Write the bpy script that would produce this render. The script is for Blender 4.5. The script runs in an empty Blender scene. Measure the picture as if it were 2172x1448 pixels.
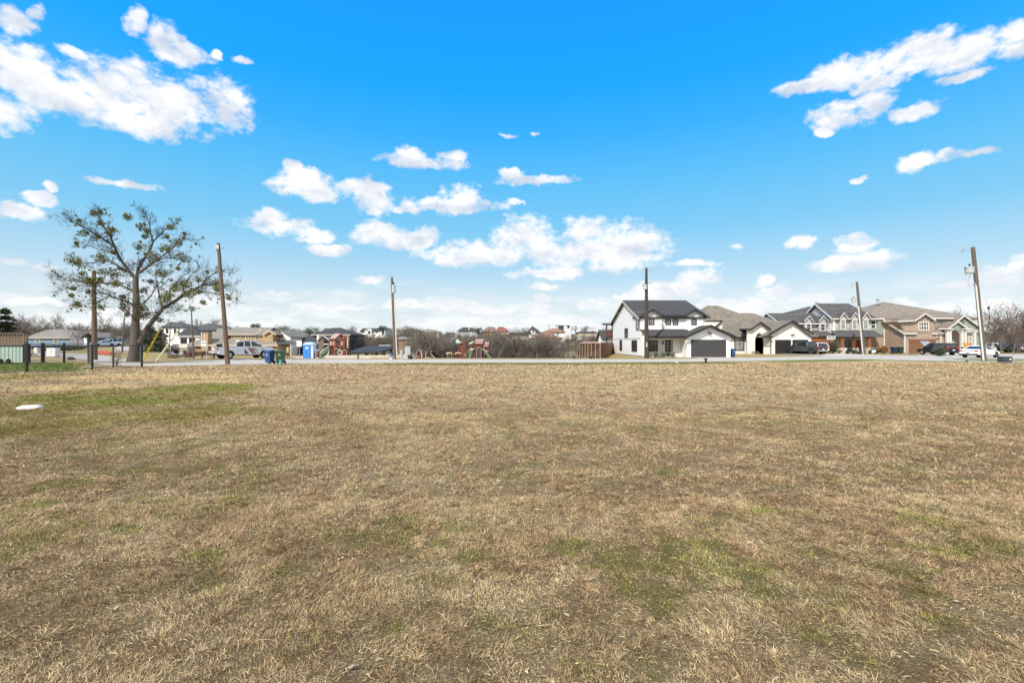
import bpy, math, random
import numpy as np
from mathutils import Vector, Matrix
R=math.radians; PI=math.pi
SC=bpy.context.scene; COL=SC.collection
CAMZ=1.8; HOR=727.0
def X(px,d): return (px-1086.0)*d/1000.0
def Z(py,d): return CAMZ+(HOR-py)*d/1000.0
def gp(px,py):
    d=1800.0/(py-HOR); return (X(px,d),d)
# ---------------------------------------------------------------- noise / terrain
def _h(ix,iy,s):
    n=(ix.astype(np.int64)*374761393+iy.astype(np.int64)*668265263+s*974634777)&0x7fffffff
    n=((n^(n>>13))*1274126177)&0x7fffffff
    return ((n^(n>>16))&0xffff)/65535.0
def vn(x,y,s=0):
    x=np.asarray(x,float); y=np.asarray(y,float)
    ix=np.floor(x); iy=np.floor(y); fx=x-ix; fy=y-iy
    fx=fx*fx*(3-2*fx); fy=fy*fy*(3-2*fy)
    a=_h(ix,iy,s); b=_h(ix+1,iy,s); c=_h(ix,iy+1,s); d=_h(ix+1,iy+1,s)
    return (a*(1-fx)+b*fx)*(1-fy)+(c*(1-fx)+d*fx)*fy
def fbm(x,y,s=0,o=4):
    t=0;a=.5;n=0
    for k in range(o):
        t=t+a*vn(x*2**k+17.3*k,y*2**k-9.1*k,s+k); n+=a; a*=.55
    return t/n
def sm(a,b,t):
    t=np.clip((np.asarray(t,float)-a)/(b-a),0,1); return t*t*(3-2*t)
def G(x,y):
    x=np.asarray(x,float); y=np.asarray(y,float); yy=np.maximum(y,1.0); u=x/yy
    left=(1-sm(-.76,-.70,u))
    mid=sm(-.76,-.70,u)*(1-sm(11,16,x-np.maximum(0,y-100)*.3))
    z=left*1.08*sm(85,120,y)
    z=z-mid*(.6*sm(54,70,y)+.4*sm(75,105,y))
    val=sm(-.21,-.17,u)*(1-sm(11,16,x-np.maximum(0,y-100)*.3))
    z=z-val*3.0*sm(76,92,y)*(1-sm(100,170,y))
    z=z+8.5*sm(135,340,y)+ (fbm(x/60,y/60,5)-.5)*4*sm(150,300,y)
    return z
def Gs(x,y): return float(G(x,y))
def micro(x,y):
    f=(1-sm(30,42,y))
    return f*((fbm(x*.9,y*.9,11)-.5)*.07+(fbm(x*4,y*4,21,3)-.5)*.035)
# ---------------------------------------------------------------- mesh builder
class MB:
    def __init__(s): s.v=[]; s.f=[]
    def add(s,v,f):
        o=len(s.v); s.v+= [tuple(p) for p in v]; s.f+=[tuple(i+o for i in q) for q in f]; return s
    def box(s,x0,x1,y0,y1,z0,z1):
        if x0>x1:x0,x1=x1,x0
        if y0>y1:y0,y1=y1,y0
        if z0>z1:z0,z1=z1,z0
        return s.add([(x0,y0,z0),(x1,y0,z0),(x1,y1,z0),(x0,y1,z0),(x0,y0,z1),(x1,y0,z1),(x1,y1,z1),(x0,y1,z1)],
          [(0,3,2,1),(4,5,6,7),(0,1,5,4),(1,2,6,5),(2,3,7,6),(3,0,4,7)])
    def tube(s,p0,p1,r0,r1=None,n=8,caps=True):
        if r1 is None:r1=r0
        p0=Vector(p0);p1=Vector(p1);d=(p1-p0)
        if d.length<1e-6:return s
        d.normalize(); a=d.orthogonal().normalized(); b=d.cross(a)
        vs=[]
        for p,r in ((p0,r0),(p1,r1)):
            for k in range(n):
                t=2*PI*k/n; vs.append(p+a*(r*math.cos(t))+b*(r*math.sin(t)))
        fs=[(k,(k+1)%n,n+(k+1)%n,n+k) for k in range(n)]
        if caps: fs+=[tuple(range(n-1,-1,-1)),tuple(range(n,2*n))]
        return s.add(vs,fs)
    def path(s,pts,rad,n=8):
        pts=[Vector(p) for p in pts]; vs=[];fs=[]
        a=None
        for i,p in enumerate(pts):
            d=(pts[min(i+1,len(pts)-1)]-pts[max(i-1,0)]).normalized()
            a=d.orthogonal().normalized() if a is None else (a-d*a.dot(d)).normalized()
            b=d.cross(a); r=rad[i] if hasattr(rad,'__len__') else rad
            for k in range(n):
                t=2*PI*k/n; vs.append(p+a*(r*math.cos(t))+b*(r*math.sin(t)))
        for i in range(len(pts)-1):
            for k in range(n): fs.append((i*n+k,i*n+(k+1)%n,(i+1)*n+(k+1)%n,(i+1)*n+k))
        fs.append(tuple(range(n-1,-1,-1))); m=(len(pts)-1)*n; fs.append(tuple(range(m,m+n)))
        return s.add(vs,fs)
    def slab(s,pts,t=.15):
        n=len(pts); v=[tuple(p) for p in pts]+[(p[0],p[1],p[2]-t) for p in pts]
        f=[tuple(range(n)),tuple(range(2*n-1,n-1,-1))]+[(i,n+i,n+(i+1)%n,(i+1)%n) for i in range(n)]
        return s.add(v,f)
    def prism(s,pts,axis,a,b):
        # pts 2D; axis 'x': pts=(y,z); 'y': pts=(x,z); 'z': pts=(x,y)
        def m(p,c): return {'x':(c,p[0],p[1]),'y':(p[0],c,p[1]),'z':(p[0],p[1],c)}[axis]
        n=len(pts); v=[m(p,a) for p in pts]+[m(p,b) for p in pts]
        f=[tuple(range(n)),tuple(range(2*n-1,n-1,-1))]+[(i,n+i,n+(i+1)%n,(i+1)%n) for i in range(n)]
        return s.add(v,f)
    def lathe(s,prof,cx=0,cy=0,n=16,z0=0):
        vs=[];fs=[]
        for r,z in prof:
            for k in range(n):
                t=2*PI*k/n; vs.append((cx+r*math.cos(t),cy+r*math.sin(t),z0+z))
        for i in range(len(prof)-1):
            for k in range(n): fs.append((i*n+k,i*n+(k+1)%n,(i+1)*n+(k+1)%n,(i+1)*n+k))
        fs.append(tuple(range(n-1,-1,-1))); m=(len(prof)-1)*n; fs.append(tuple(range(m,m+n)))
        return s.add(vs,fs)
    def ring(s,plane,c0,c1,a0,a1,z0,z1,w):
        # rectangular frame: plane 'y' -> spans x a0..a1, depth y c0..c1
        def b(p,q,r,t):
            if plane=='y': s.box(p,q,c0,c1,r,t)
            else: s.box(c0,c1,p,q,r,t)
        b(a0,a0+w,z0,z1); b(a1-w,a1,z0,z1); b(a0+w,a1-w,z0,z0+w); b(a0+w,a1-w,z1-w,z1)
        return s
    def blob(s,c,r,seed=0,n=10,m=6,amp=.15,flat=1.0):
        rd=random.Random(seed); vs=[];fs=[]
        for i in range(m+1):
            ph=PI*i/m
            for k in range(n):
                t=2*PI*k/n; q=1+amp*(rd.random()-.5)*2 if 0<i<m else 1
                vs.append((c[0]+r[0]*q*math.sin(ph)*math.cos(t),c[1]+r[1]*q*math.sin(ph)*math.sin(t),c[2]+r[2]*q*math.cos(ph)))
        for i in range(m):
            for k in range(n): fs.append((i*n+k,(i+1)*n+k,(i+1)*n+(k+1)%n,i*n+(k+1)%n))
        return s.add(vs,fs)
def _off(parent):
    p=parent
    while p is not None and p.parent is not None: p=p.parent
    return Vector(p.location) if p is not None else Vector((0,0,0))
def build(name,mb,mat,parent=None,label=None,smooth=False,bevel=0,loc=None):
    off=_off(parent) if parent else (Vector(loc) if loc else Vector((0,0,0)))
    me=bpy.data.meshes.new(name)
    me.from_pydata([(v[0]-off[0],v[1]-off[1],v[2]-off[2]) for v in mb.v],[],mb.f)
    me.validate(); me.update()
    if smooth: me.polygons.foreach_set('use_smooth',[True]*len(me.polygons))
    o=bpy.data.objects.new(name,me); COL.objects.link(o)
    if parent: o.parent=parent
    elif loc: o.location=off
    if mat: me.materials.append(mat)
    if label: o['label']=label
    if bevel:
        b=o.modifiers.new('b','BEVEL'); b.width=bevel; b.segments=2; b.limit_method='ANGLE'; b.angle_limit=R(35)
    return o
def thing(name,label,cat,loc=(0,0,0),group=None):
    o=bpy.data.objects.new(name,None); COL.objects.link(o); o.location=loc
    o.empty_display_size=.3; o['label']=label; o['category']=cat
    if group:o['group']=group
    return o
def single(name,label,cat,mb,mat,group=None,smooth=False,bevel=0,loc=None):
    if loc is None:
        a=np.array(mb.v); loc=(float(a[:,0].mean()),float(a[:,1].mean()),float(a[:,2].min()))
    o=build(name,mb,mat,None,None,smooth,bevel,loc); o['label']=label; o['category']=cat
    if group:o['group']=group
    return o
def struct(name,mb,mat,kind='structure',smooth=False):
    o=build(name,mb,mat,None,None,smooth); o['kind']=kind; return o
def copy_tree(o,parent=None):
    c=o.copy(); COL.objects.link(c); c.parent=parent
    for ch in list(o.children): copy_tree(ch,c)
    return c
def relabel(o,label,group=None,loc=None,rz=None,sc=None):
    o['label']=label
    if group:o['group']=group
    if loc:o.location=loc
    if rz is not None:o.rotation_euler=(0,0,rz)
    if sc:o.scale=(sc,sc,sc) if not hasattr(sc,'__len__') else sc
    return o
# ---------------------------------------------------------------- materials
def newmat(name):
    m=bpy.data.materials.new(name); m.use_nodes=True; nt=m.node_tree
    return m,nt,nt.nodes['Principled BSDF']
def N(nt,t,**k):
    n=nt.nodes.new(t)
    for a,b in k.items(): setattr(n,a,b)
    return n
def mixc(nt,fac,a,b,mode='MIX'):
    n=N(nt,'ShaderNodeMix',data_type='RGBA',blend_type=mode)
    for i,v in ((0,fac),(6,a),(7,b)):
        if hasattr(v,'type') or hasattr(v,'is_linked'): nt.links.new(v,n.inputs[i])
        else: n.inputs[i].default_value=v if i==0 else (*v,1)[:4]
    return n.outputs[2]
def mat(name,c,rough=.7,metal=0,var=.12,scale=3,bump=.0,c2=None,detail=5,spec=.5,stretch=(1,1,1)):
    m,nt,p=newmat(name); L=nt.links.new
    tc=N(nt,'ShaderNodeTexCoord'); mp=N(nt,'ShaderNodeMapping'); mp.inputs['Scale'].default_value=stretch
    L(tc.outputs['Object'],mp.inputs[0])
    nz=N(nt,'ShaderNodeTexNoise'); nz.inputs['Scale'].default_value=scale; nz.inputs['Detail'].default_value=detail; nz.inputs['Roughness'].default_value=.65
    L(mp.outputs[0],nz.inputs['Vector'])
    cr=N(nt,'ShaderNodeValToRGB'); cr.color_ramp.elements[0].position=.3; cr.color_ramp.elements[1].position=.72
    L(nz.outputs[0],cr.inputs[0])
    a=tuple(x*(1-var) for x in c); b=tuple(min(1,x*(1+var)) for x in (c2 or c))
    cr.color_ramp.elements[0].color=(*a,1); cr.color_ramp.elements[1].color=(*b,1)
    L(cr.outputs[0],p.inputs['Base Color'])
    p.inputs['Roughness'].default_value=rough; p.inputs['Metallic'].default_value=metal; p.inputs['Specular IOR Level'].default_value=spec
    if bump:
        bp=N(nt,'ShaderNodeBump'); bp.inputs['Strength'].default_value=bump; bp.inputs['Distance'].default_value=.05
        L(nz.outputs[0],bp.inputs['Height']); L(bp.outputs[0],p.inputs['Normal'])
    return m
def wallcoord(nt):
    L=nt.links.new; tc=N(nt,'ShaderNodeTexCoord'); sp=N(nt,'ShaderNodeSeparateXYZ'); L(tc.outputs['Object'],sp.inputs[0])
    ad=N(nt,'ShaderNodeMath',operation='ADD'); L(sp.outputs[0],ad.inputs[0]); L(sp.outputs[1],ad.inputs[1])
    cb=N(nt,'ShaderNodeCombineXYZ'); L(ad.outputs[0],cb.inputs[0]); L(sp.outputs[2],cb.inputs[1])
    return tc,cb.outputs[0]
def brick(name,c1,c2,mortar,bw=.22,bh=.075,ms=.012,rough=.85,var=.25,nscale=.8,bump=.4):
    m,nt,p=newmat(name); L=nt.links.new; tc,v=wallcoord(nt)
    b=N(nt,'ShaderNodeTexBrick'); L(v,b.inputs['Vector'])
    b.inputs['Color1'].default_value=(*c1,1); b.inputs['Color2'].default_value=(*c2,1); b.inputs['Mortar'].default_value=(*mortar,1)
    b.inputs['Scale'].default_value=1; b.inputs['Mortar Size'].default_value=ms; b.inputs['Brick Width'].default_value=bw; b.inputs['Row Height'].default_value=bh; b.inputs['Bias'].default_value=0
    nz=N(nt,'ShaderNodeTexNoise'); nz.inputs['Scale'].default_value=nscale; nz.inputs['Detail'].default_value=8; nz.inputs['Roughness'].default_value=.7; L(tc.outputs['Object'],nz.inputs['Vector'])
    mr=N(nt,'ShaderNodeMapRange'); mr.inputs[1].default_value=.25; mr.inputs[2].default_value=.75; mr.inputs[3].default_value=1-var; mr.inputs[4].default_value=1+var; L(nz.outputs[0],mr.inputs[0])
    mu=N(nt,'ShaderNodeVectorMath',operation='SCALE'); L(b.outputs[0],mu.inputs[0]); L(mr.outputs[0],mu.inputs['Scale'])
    L(mu.outputs[0],p.inputs['Base Color']); p.inputs['Roughness'].default_value=rough
    bp=N(nt,'ShaderNodeBump'); bp.inputs['Strength'].default_value=bump; bp.inputs['Distance'].default_value=.02; bp.invert=True
    L(b.outputs[1],bp.inputs['Height']); L(bp.outputs[0],p.inputs['Normal'])
    return m
def siding(name,c,pitch=.4,vert=True,line=.06,dark=.82,var=.06):
    m,nt,p=newmat(name); L=nt.links.new; tc,v=wallcoord(nt)
    sp=N(nt,'ShaderNodeSeparateXYZ'); L(v,sp.inputs[0])
    di=N(nt,'ShaderNodeMath',operation='DIVIDE'); L(sp.outputs[0 if vert else 1],di.inputs[0]); di.inputs[1].default_value=pitch
    fr=N(nt,'ShaderNodeMath',operation='FRACT'); L(di.outputs[0],fr.inputs[0])
    lt=N(nt,'ShaderNodeMath',operation='LESS_THAN'); L(fr.outputs[0],lt.inputs[0]); lt.inputs[1].default_value=line/pitch
    nz=N(nt,'ShaderNodeTexNoise'); nz.inputs['Scale'].default_value=1.3; nz.inputs['Detail'].default_value=6; L(tc.outputs['Object'],nz.inputs['Vector'])
    a=mixc(nt,nz.outputs[0],tuple(x*(1-var) for x in c),tuple(min(1,x*(1+var)) for x in c))
    b=mixc(nt,lt.outputs[0],a,tuple(x*dark for x in c))
    L(b,p.inputs['Base Color']); p.inputs['Roughness'].default_value=.6
    bp=N(nt,'ShaderNodeBump'); bp.inputs['Strength'].default_value=.6; bp.inputs['Distance'].default_value=.02; bp.invert=not vert
    L(lt.outputs[0] if vert else fr.outputs[0],bp.inputs['Height']); L(bp.outputs[0],p.inputs['Normal'])
    return m
def shingle(name,c,var=.3):
    return brick(name,tuple(x*(1-var*.7) for x in c),tuple(x*(1+var*.7) for x in c),tuple(x*.6 for x in c),bw=.33,bh=.09,ms=.008,rough=.95,var=var*.8,nscale=1.2,bump=.3)
def glassmat(name,c=(.03,.04,.045),rough=.06):
    m,nt,p=newmat(name); L=nt.links.new
    tc=N(nt,'ShaderNodeTexCoord'); nz=N(nt,'ShaderNodeTexNoise'); nz.inputs['Scale'].default_value=.9; L(tc.outputs['Object'],nz.inputs['Vector'])
    L(mixc(nt,nz.outputs[0],tuple(x*.5 for x in c),tuple(x*1.7 for x in c)),p.inputs['Base Color'])
    p.inputs['Roughness'].default_value=rough; p.inputs['Specular IOR Level'].default_value=.8
    return m
M={}
M['white']=mat('white_paint',(.86,.86,.84),.6,var=.04,scale=1.2)
M['whitesid']=siding('white_board_batten',(.87,.87,.85),.42,True,.04,.86)
M['whitetrim']=mat('white_trim',(.62,.60,.56),.5,var=.04)
M['cream']=mat('cream_trim',(.52,.46,.37),.6,var=.06)
M['black']=mat('black_trim',(.02,.02,.02),.5,var=.2)
M['blackmetal']=mat('black_metal',(.012,.012,.012),.4,var=.2)
M['garage']=siding('charcoal_garage_door',(.045,.046,.048),.53,False,.03,.6)
M['garageblk']=siding('black_garage_door',(.012,.012,.012),.53,False,.03,.6)
M['garagebrn']=siding('brown_garage_door',(.17,.08,.035),.53,False,.03,.7,var=.2)
M['garageorg']=siding('stained_wood_door',(.23,.085,.035),.5,False,.03,.6,var=.2)
M['rooft']=shingle('charcoal_shingle',(.055,.055,.057),.25)
M['roofb']=shingle('brown_shingle',(.20,.175,.14),.38)
M['roofg']=shingle('grey_shingle',(.085,.085,.085),.3)
M['roofw']=shingle('weathered_shingle',(.24,.22,.195),.2)
M['roofbr4']=shingle('taupe_shingle',(.235,.20,.165),.28)
M['roofred']=shingle('red_tile',(.27,.085,.07),.25)
M['roofterra']=shingle('terracotta_tile',(.30,.16,.12),.3)
M['wbrick']=brick('whitewashed_brick',(.68,.66,.62),(.82,.80,.76),(.76,.74,.7),var=.14)
M['brick']=brick('brown_brick',(.23,.13,.09),(.38,.27,.19),(.42,.38,.33),var=.3,nscale=2)
M['brickr']=brick('red_brick',(.22,.09,.06),(.30,.15,.10),(.33,.28,.24),var=.25,nscale=2)
M['tanbrick']=brick('tan_brick',(.36,.21,.12),(.44,.28,.16),(.45,.36,.26),var=.12,nscale=1)
M['stone']=brick('grey_stone',(.30,.28,.26),(.62,.60,.57),(.50,.49,.47),bw=.5,bh=.22,ms=.02,var=.35,nscale=4)
M['stonew']=brick('white_stone',(.50,.49,.47),(.85,.84,.82),(.75,.74,.72),bw=.45,bh=.22,ms=.02,var=.3,nscale=5)
M['tansid']=siding('tan_siding',(.42,.28,.15),.2,False,.02,.8)
M['greysid']=siding('grey_siding',(.40,.41,.43),.2,False,.02,.8)
M['sagesid']=siding('sage_siding',(.30,.34,.29),.2,False,.02,.82)
M['bluesid']=siding('blue_siding',(.17,.25,.36),.2,False,.02,.85)
M['glass']=glassmat('window_glass')
M['glassb']=glassmat('blind_glass',(.22,.24,.24),.2)
M['carglass']=glassmat('car_glass',(.02,.025,.03),.05)
M['concrete']=mat('concrete_base',(.33,.32,.30),.9,var=.15)
M['polewood']=mat('pole_wood',(.14,.10,.07),.9,var=.35,scale=6,bump=.5,stretch=(3,3,.25))
M['poledark']=mat('pole_wood_dark',(.055,.045,.038),.9,var=.35,scale=6,bump=.5,stretch=(3,3,.25))
M['polegrey']=mat('pole_wood_grey',(.125,.105,.085),.9,var=.3,scale=6,bump=.5,stretch=(3,3,.25))
M['steel']=mat('galvanised_steel',(.45,.47,.48),.45,.3,var=.1)
M['greymetal']=mat('grey_enamel',(.42,.44,.45),.5,0,var=.07)
M['conduit']=mat('pale_conduit',(.62,.62,.60),.5,var=.06)
M['bark']=mat('tree_bark',(.115,.095,.078),.95,var=.35,scale=9,bump=1.0,stretch=(1.5,1.5,.4))
M['twig']=mat('twig_bark',(.040,.032,.026),.95,var=.3,scale=2)
M['twigfar']=mat('far_twig_bark',(.11,.093,.078),.95,var=.3,scale=.5,c2=(.15,.12,.095))
M['twigred']=mat('reddish_twig_bark',(.15,.10,.08),.95,var=.3,scale=.5)
M['mistle']=mat('mistletoe_leaf',(.085,.10,.018),.7,var=.5,scale=3,c2=(.15,.15,.03))
M['conifer']=mat('conifer_needles',(.045,.06,.022),.8,var=.5,scale=2)
M['evergreen']=mat('evergreen_leaf',(.05,.065,.03),.75,var=.5,scale=2)
M['sagebush']=mat('sage_leaf',(.20,.22,.16),.8,var=.4,scale=4)
M['drybush']=mat('dry_shrub',(.20,.14,.08),.9,var=.4,scale=4)
M['redbush']=mat('red_shrub',(.14,.06,.05),.9,var=.4,scale=4)
M['fencewood']=mat('fence_wood',(.15,.115,.085),.9,var=.35,scale=4,stretch=(4,4,.5))
M['fencered']=siding('red_brown_boards',(.15,.045,.02),.16,False,.012,.45,var=.3)
M['postwood']=mat('post_wood',(.42,.29,.16),.85,var=.2,scale=5)
M['rubber']=mat('tyre_rubber',(.018,.018,.018),.85,var=.2)
M['rim']=mat('wheel_rim',(.5,.5,.5),.35,.6,var=.1)
M['rimdark']=mat('dark_wheel_rim',(.08,.08,.08),.35,.5,var=.1)
M['carwhite']=mat('white_car_paint',(.80,.80,.80),.25,var=.02)
M['cargrey']=mat('slate_car_paint',(.055,.062,.07),.22,.3,var=.05)
M['carblack']=mat('black_car_paint',(.015,.015,.02),.2,var=.05)
M['redlamp']=mat('red_lens',(.5,.015,.02),.2,var=.1)
M['headlamp']=mat('clear_lens',(.6,.62,.64),.15,var=.05)
M['plastblk']=mat('black_plastic',(.02,.02,.022),.6,var=.15)
M['chrome']=mat('chrome',(.6,.6,.6),.2,.9,var=.03)
M['binblue']=mat('blue_bin_plastic',(.02,.07,.22),.5,var=.1)
M['bingreen']=mat('green_bin_plastic',(.02,.075,.03),.5,var=.12)
M['toilblue']=mat('blue_toilet_plastic',(.04,.20,.72),.45,var=.06)
M['toilpale']=mat('pale_toilet_roof',(.50,.66,.80),.5,var=.05)
M['signwhite']=mat('sign_white',(.75,.77,.80),.5,var=.03)
M['signink']=mat('sign_ink',(.15,.17,.25),.6,var=.1)
M['yellow']=mat('yellow_plastic',(.75,.55,.02),.5,var=.06)
M['yellowpale']=mat('pale_yellow_plastic',(.70,.66,.42),.5,var=.06)
M['teal']=mat('teal_plastic',(.08,.42,.36),.5,var=.06)
M['mint']=mat('mint_sheet',(.36,.46,.42),.6,var=.08,scale=1.5)
M['playred']=mat('red_play_wood',(.24,.05,.04),.6,var=.2)
M['playrust']=mat('rust_play_wood',(.19,.06,.035),.7,var=.25)
M['playtan']=mat('tan_play_wood',(.50,.38,.22),.7,var=.15)
M['playroof']=mat('faded_pink_roof',(.42,.28,.25),.7,var=.2,scale=5)
M['playgreen']=mat('green_slide',(.10,.20,.12),.4,var=.08)
M['playmint']=mat('pale_green_canopy',(.50,.62,.52),.5,var=.08)
M['darkroof']=mat('dark_steel_roof',(.035,.033,.03),.6,var=.2)
M['rust']=mat('rust',(.30,.11,.04),.8,var=.3)
M['skin']=mat('skin',(.45,.28,.2),.6,var=.05)
M['tancloth']=mat('tan_cloth',(.42,.31,.15),.9,var=.15)
M['browncloth']=mat('brown_cloth',(.16,.09,.05),.9,var=.15)
M['hair']=mat('dark_hair',(.02,.015,.012),.9,var=.1)
M['leaflitter']=mat('leaf_litter',(.36,.30,.24),.9,var=.4,scale=8)
M['tarp']=mat('pinkish_plastic',(.62,.54,.52),.5,var=.06,scale=6)
M['orange']=mat('orange_wood',(.62,.25,.04),.6,var=.15)
M['redplastic']=mat('faded_red_plastic',(.5,.10,.07),.6,var=.15)
M['asphalt']=mat('dark_bed',(.05,.04,.03),.95,var=.3)
GD=1.0; SUNE=4.4; SKYS=.13; SKYMIX=.9; BGS=1.0; EXPO=0.18
# ================================================================= setting: ground, road
def pxpatch(px,py,rx,ry):
    c=gp(px,py); d=c[1]; r1=rx*d/1000; y0=gp(px,py+ry)[1]; y1=gp(px,max(py-ry,HOR+3))[1]
    return (c[0],(y0+y1)/2,r1,(y1-y0)/2)
GREEN=[pxpatch(*a) for a in [(1420,1002,45,14),(1520,1210,150,70),(1300,1200,90,50),(1590,1260,90,60),(1400,1270,90,50),(2010,1170,120,22),(1930,1210,70,22),(2130,1160,60,22),
 (1990,1312,60,22),(1960,1260,50,22),(1700,1330,60,30),(1800,1400,60,30),(290,1000,55,11),(60,1075,80,16),(20,1095,50,14),(270,1125,50,12),(390,938,40,10),(520,1060,40,10),
 (430,1180,60,14),(1600,1080,45,14),(1210,1160,60,22),(1360,1420,90,40),(1000,1180,50,18),(830,1330,40,20),(620,1210,60,14),(330,1390,50,22),(120,1030,70,14),(1020,1015,30,8),(1980,1085,40,10),(1130,1300,50,22)]]
OLIVE=[pxpatch(*a) for a in [(200,850,330,32),(420,826,150,12),(90,905,200,34),(380,880,200,26),(120,860,260,40),(30,800,90,10)]]
LUSH=[pxpatch(*a) for a in [(430,822,135,9),(240,852,150,11),(90,846,110,7)]]
STRAW=[pxpatch(*a) for a in [(320,800,240,9),(170,822,180,6),(120,792,120,5),(480,808,100,5)]]
PINK=[pxpatch(*a) for a in [(760,800,330,22),(600,785,300,8)]]
def ell(x,y,P):
    t=np.zeros_like(x)
    for cx,cy,rx,ry in P: t=np.maximum(t,1-((x-cx)/rx)**2-((y-cy)/ry)**2)
    return t
def lerp(a,b,t): return a*(1-t[:,None])+np.array(b)[None,:]*t[:,None]
def lawncol(x,y,blade=False):
    n1=fbm(x*.35,y*.35,31); n2=fbm(x*1.6,y*1.6,41); n3=fbm(x*5,y*5,51,3)
    c=np.tile(np.array([[.49,.392,.238]]),(len(x),1))
    c=lerp(c,(.36,.275,.15),np.clip((n2-.42)*4,0,1)*.6)
    c=lerp(c,(.52,.43,.26),np.clip((n1-.5)*4,0,1)*.45)
    c=lerp(c,(.25,.185,.10),np.clip((n3-.52)*5,0,1)*.45)
    n4=fbm(x*2.6,y*2.6,55,3); c=lerp(c,(.37,.255,.145),np.clip((n4-.55)*6,0,1)*.55*(1-sm(14,22,y)))
    c=lerp(c,(.44,.31,.19),np.clip(ell(x,y,PINK)*1.6+(n2-.5)*1.2,0,1)*.7)
    c=lerp(c,(.60,.46,.25),np.clip(ell(x,y,STRAW)*1.5+(n2-.5)*2,0,1)*.9*(ell(x,y,STRAW)>0))
    o=np.clip(ell(x,y,OLIVE)*1.3+(n2-.5)*1.6+(n3-.5)*.8+.1,0,1)*(ell(x,y,OLIVE)>0)
    c=lerp(c,(.27,.235,.07),o*.85)
    c=lerp(c,(.22,.245,.05),np.clip(ell(x,y,LUSH)*1.3+(n2-.5)*2.,0,1)*(ell(x,y,LUSH)>0)*.8)
    g=np.clip(ell(x,y,GREEN)*1.1+(n3-.5)*3.6+(n2-.5)*2.0,0,1)*(ell(x,y,GREEN)>0)
    # scattered weeds everywhere close to the camera
    g2=np.clip((fbm(x*.9,y*.9,61)-.50)*6,0,1)*np.clip((n3-.44)*6,0,1)*(1-sm(9,16,y))
    g=np.clip(np.maximum(g,g2*.75),0,1)
    if blade:
        r_=np.random.default_rng(len(x)).random(len(x)); g=(g*.62>r_)*1.0; c=lerp(c,(.22,.26,.04),g*.9)
    else: c=lerp(c,(.22,.225,.06),g*.5)
    return c,g
# far side: verge, yards
def groundcol(x,y,blade=False):
    c,g=lawncol(x,y,blade)
    u=x/np.maximum(y,1)
    n2=fbm(x*.5,y*.5,77); n3=fbm(x*2,y*2,78)
    near=near_edge(x)
    # green verge in front of the road
    ve=sm(0,.9,y-(near-4.6-3.2*(n2-.5)))*sm(-14,-8,x)
    ve=ve*(1-.8*sm(19,22,x)*(1-sm(24,26,x)))*(y<near+1)*(1-sm(52,56,x))
    c=lerp(c,(.16,.19,.04),np.clip(ve*(.95+(n3-.5)*1.6),0,1))
    # dark bright green lawn behind the chain link fence
    lw=sm(29,30.5,y+(n3-.5)*2)*(1-sm(42,44,y))*(1-sm(-.95*1.0,-.87,u+(n3-.5)*.04))
    c=lerp(c,(.10,.19,.022),lw*.85)
    br=sm(26.5,27.5,y+(n3-.5)*2)*(1-sm(29.5,31,y+(n3-.5)*2))*(1-sm(-.95,-.80,u))
    c=lerp(c,(.22,.185,.12),br*.6)
    # beyond the road
    far=sm(-.5,.5,y-far_edge(x))
    yard=np.tile(np.array([[.40,.31,.15]]),(len(x),1))
    yard=lerp(yard,(.22,.21,.07),np.clip((n2-.45)*4,0,1)*.7)
    cen=sm(-32,-28,x)*(1-sm(-8,-4,x))
    yard=lerp(yard,(.44,.34,.21),cen)
    cr=sm(-.20,-.17,u)*(1-sm(10,13,x-np.maximum(0,y-100)*.3))*sm(56,62,y)
    yard=lerp(yard,(.12,.095,.065),cr)
    yard=lerp(yard,(.13,.115,.07),sm(100,140,y))
    c=c*(1-far[:,None])+yard*far[:,None]
    return c
NEARP=[gp(*p) for p in [(-120,752),(60,752.5),(140,757),(188,765),(215,775),(300,777),(450,774.3),(640,771),(900,769.4),(1200,769),(1500,767),(1600,765.3),(1820,761.4),(2000,761.5),(2060,765),(2160,770),(2330,776)]]
FARP=[gp(*p) for p in [(-120,748),(60,748.5),(190,751),(240,757),(290,762),(400,762.5),(640,763.2),(900,763),(1200,762.9),(1400,762.5),(1600,758.7),(1820,754.6),(2000,753),(2150,751),(2330,750)]]
NX=np.array([p[0] for p in NEARP]); NY=np.array([p[1] for p in NEARP]); o_=np.argsort(NX)
FX=np.array([p[0] for p in FARP]); FY=np.array([p[1] for p in FARP]); q_=np.argsort(FX)
def near_edge(x): return np.interp(x,NX[o_],NY[o_])
def far_edge(x): return np.interp(x,FX[q_],FY[q_])
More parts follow.
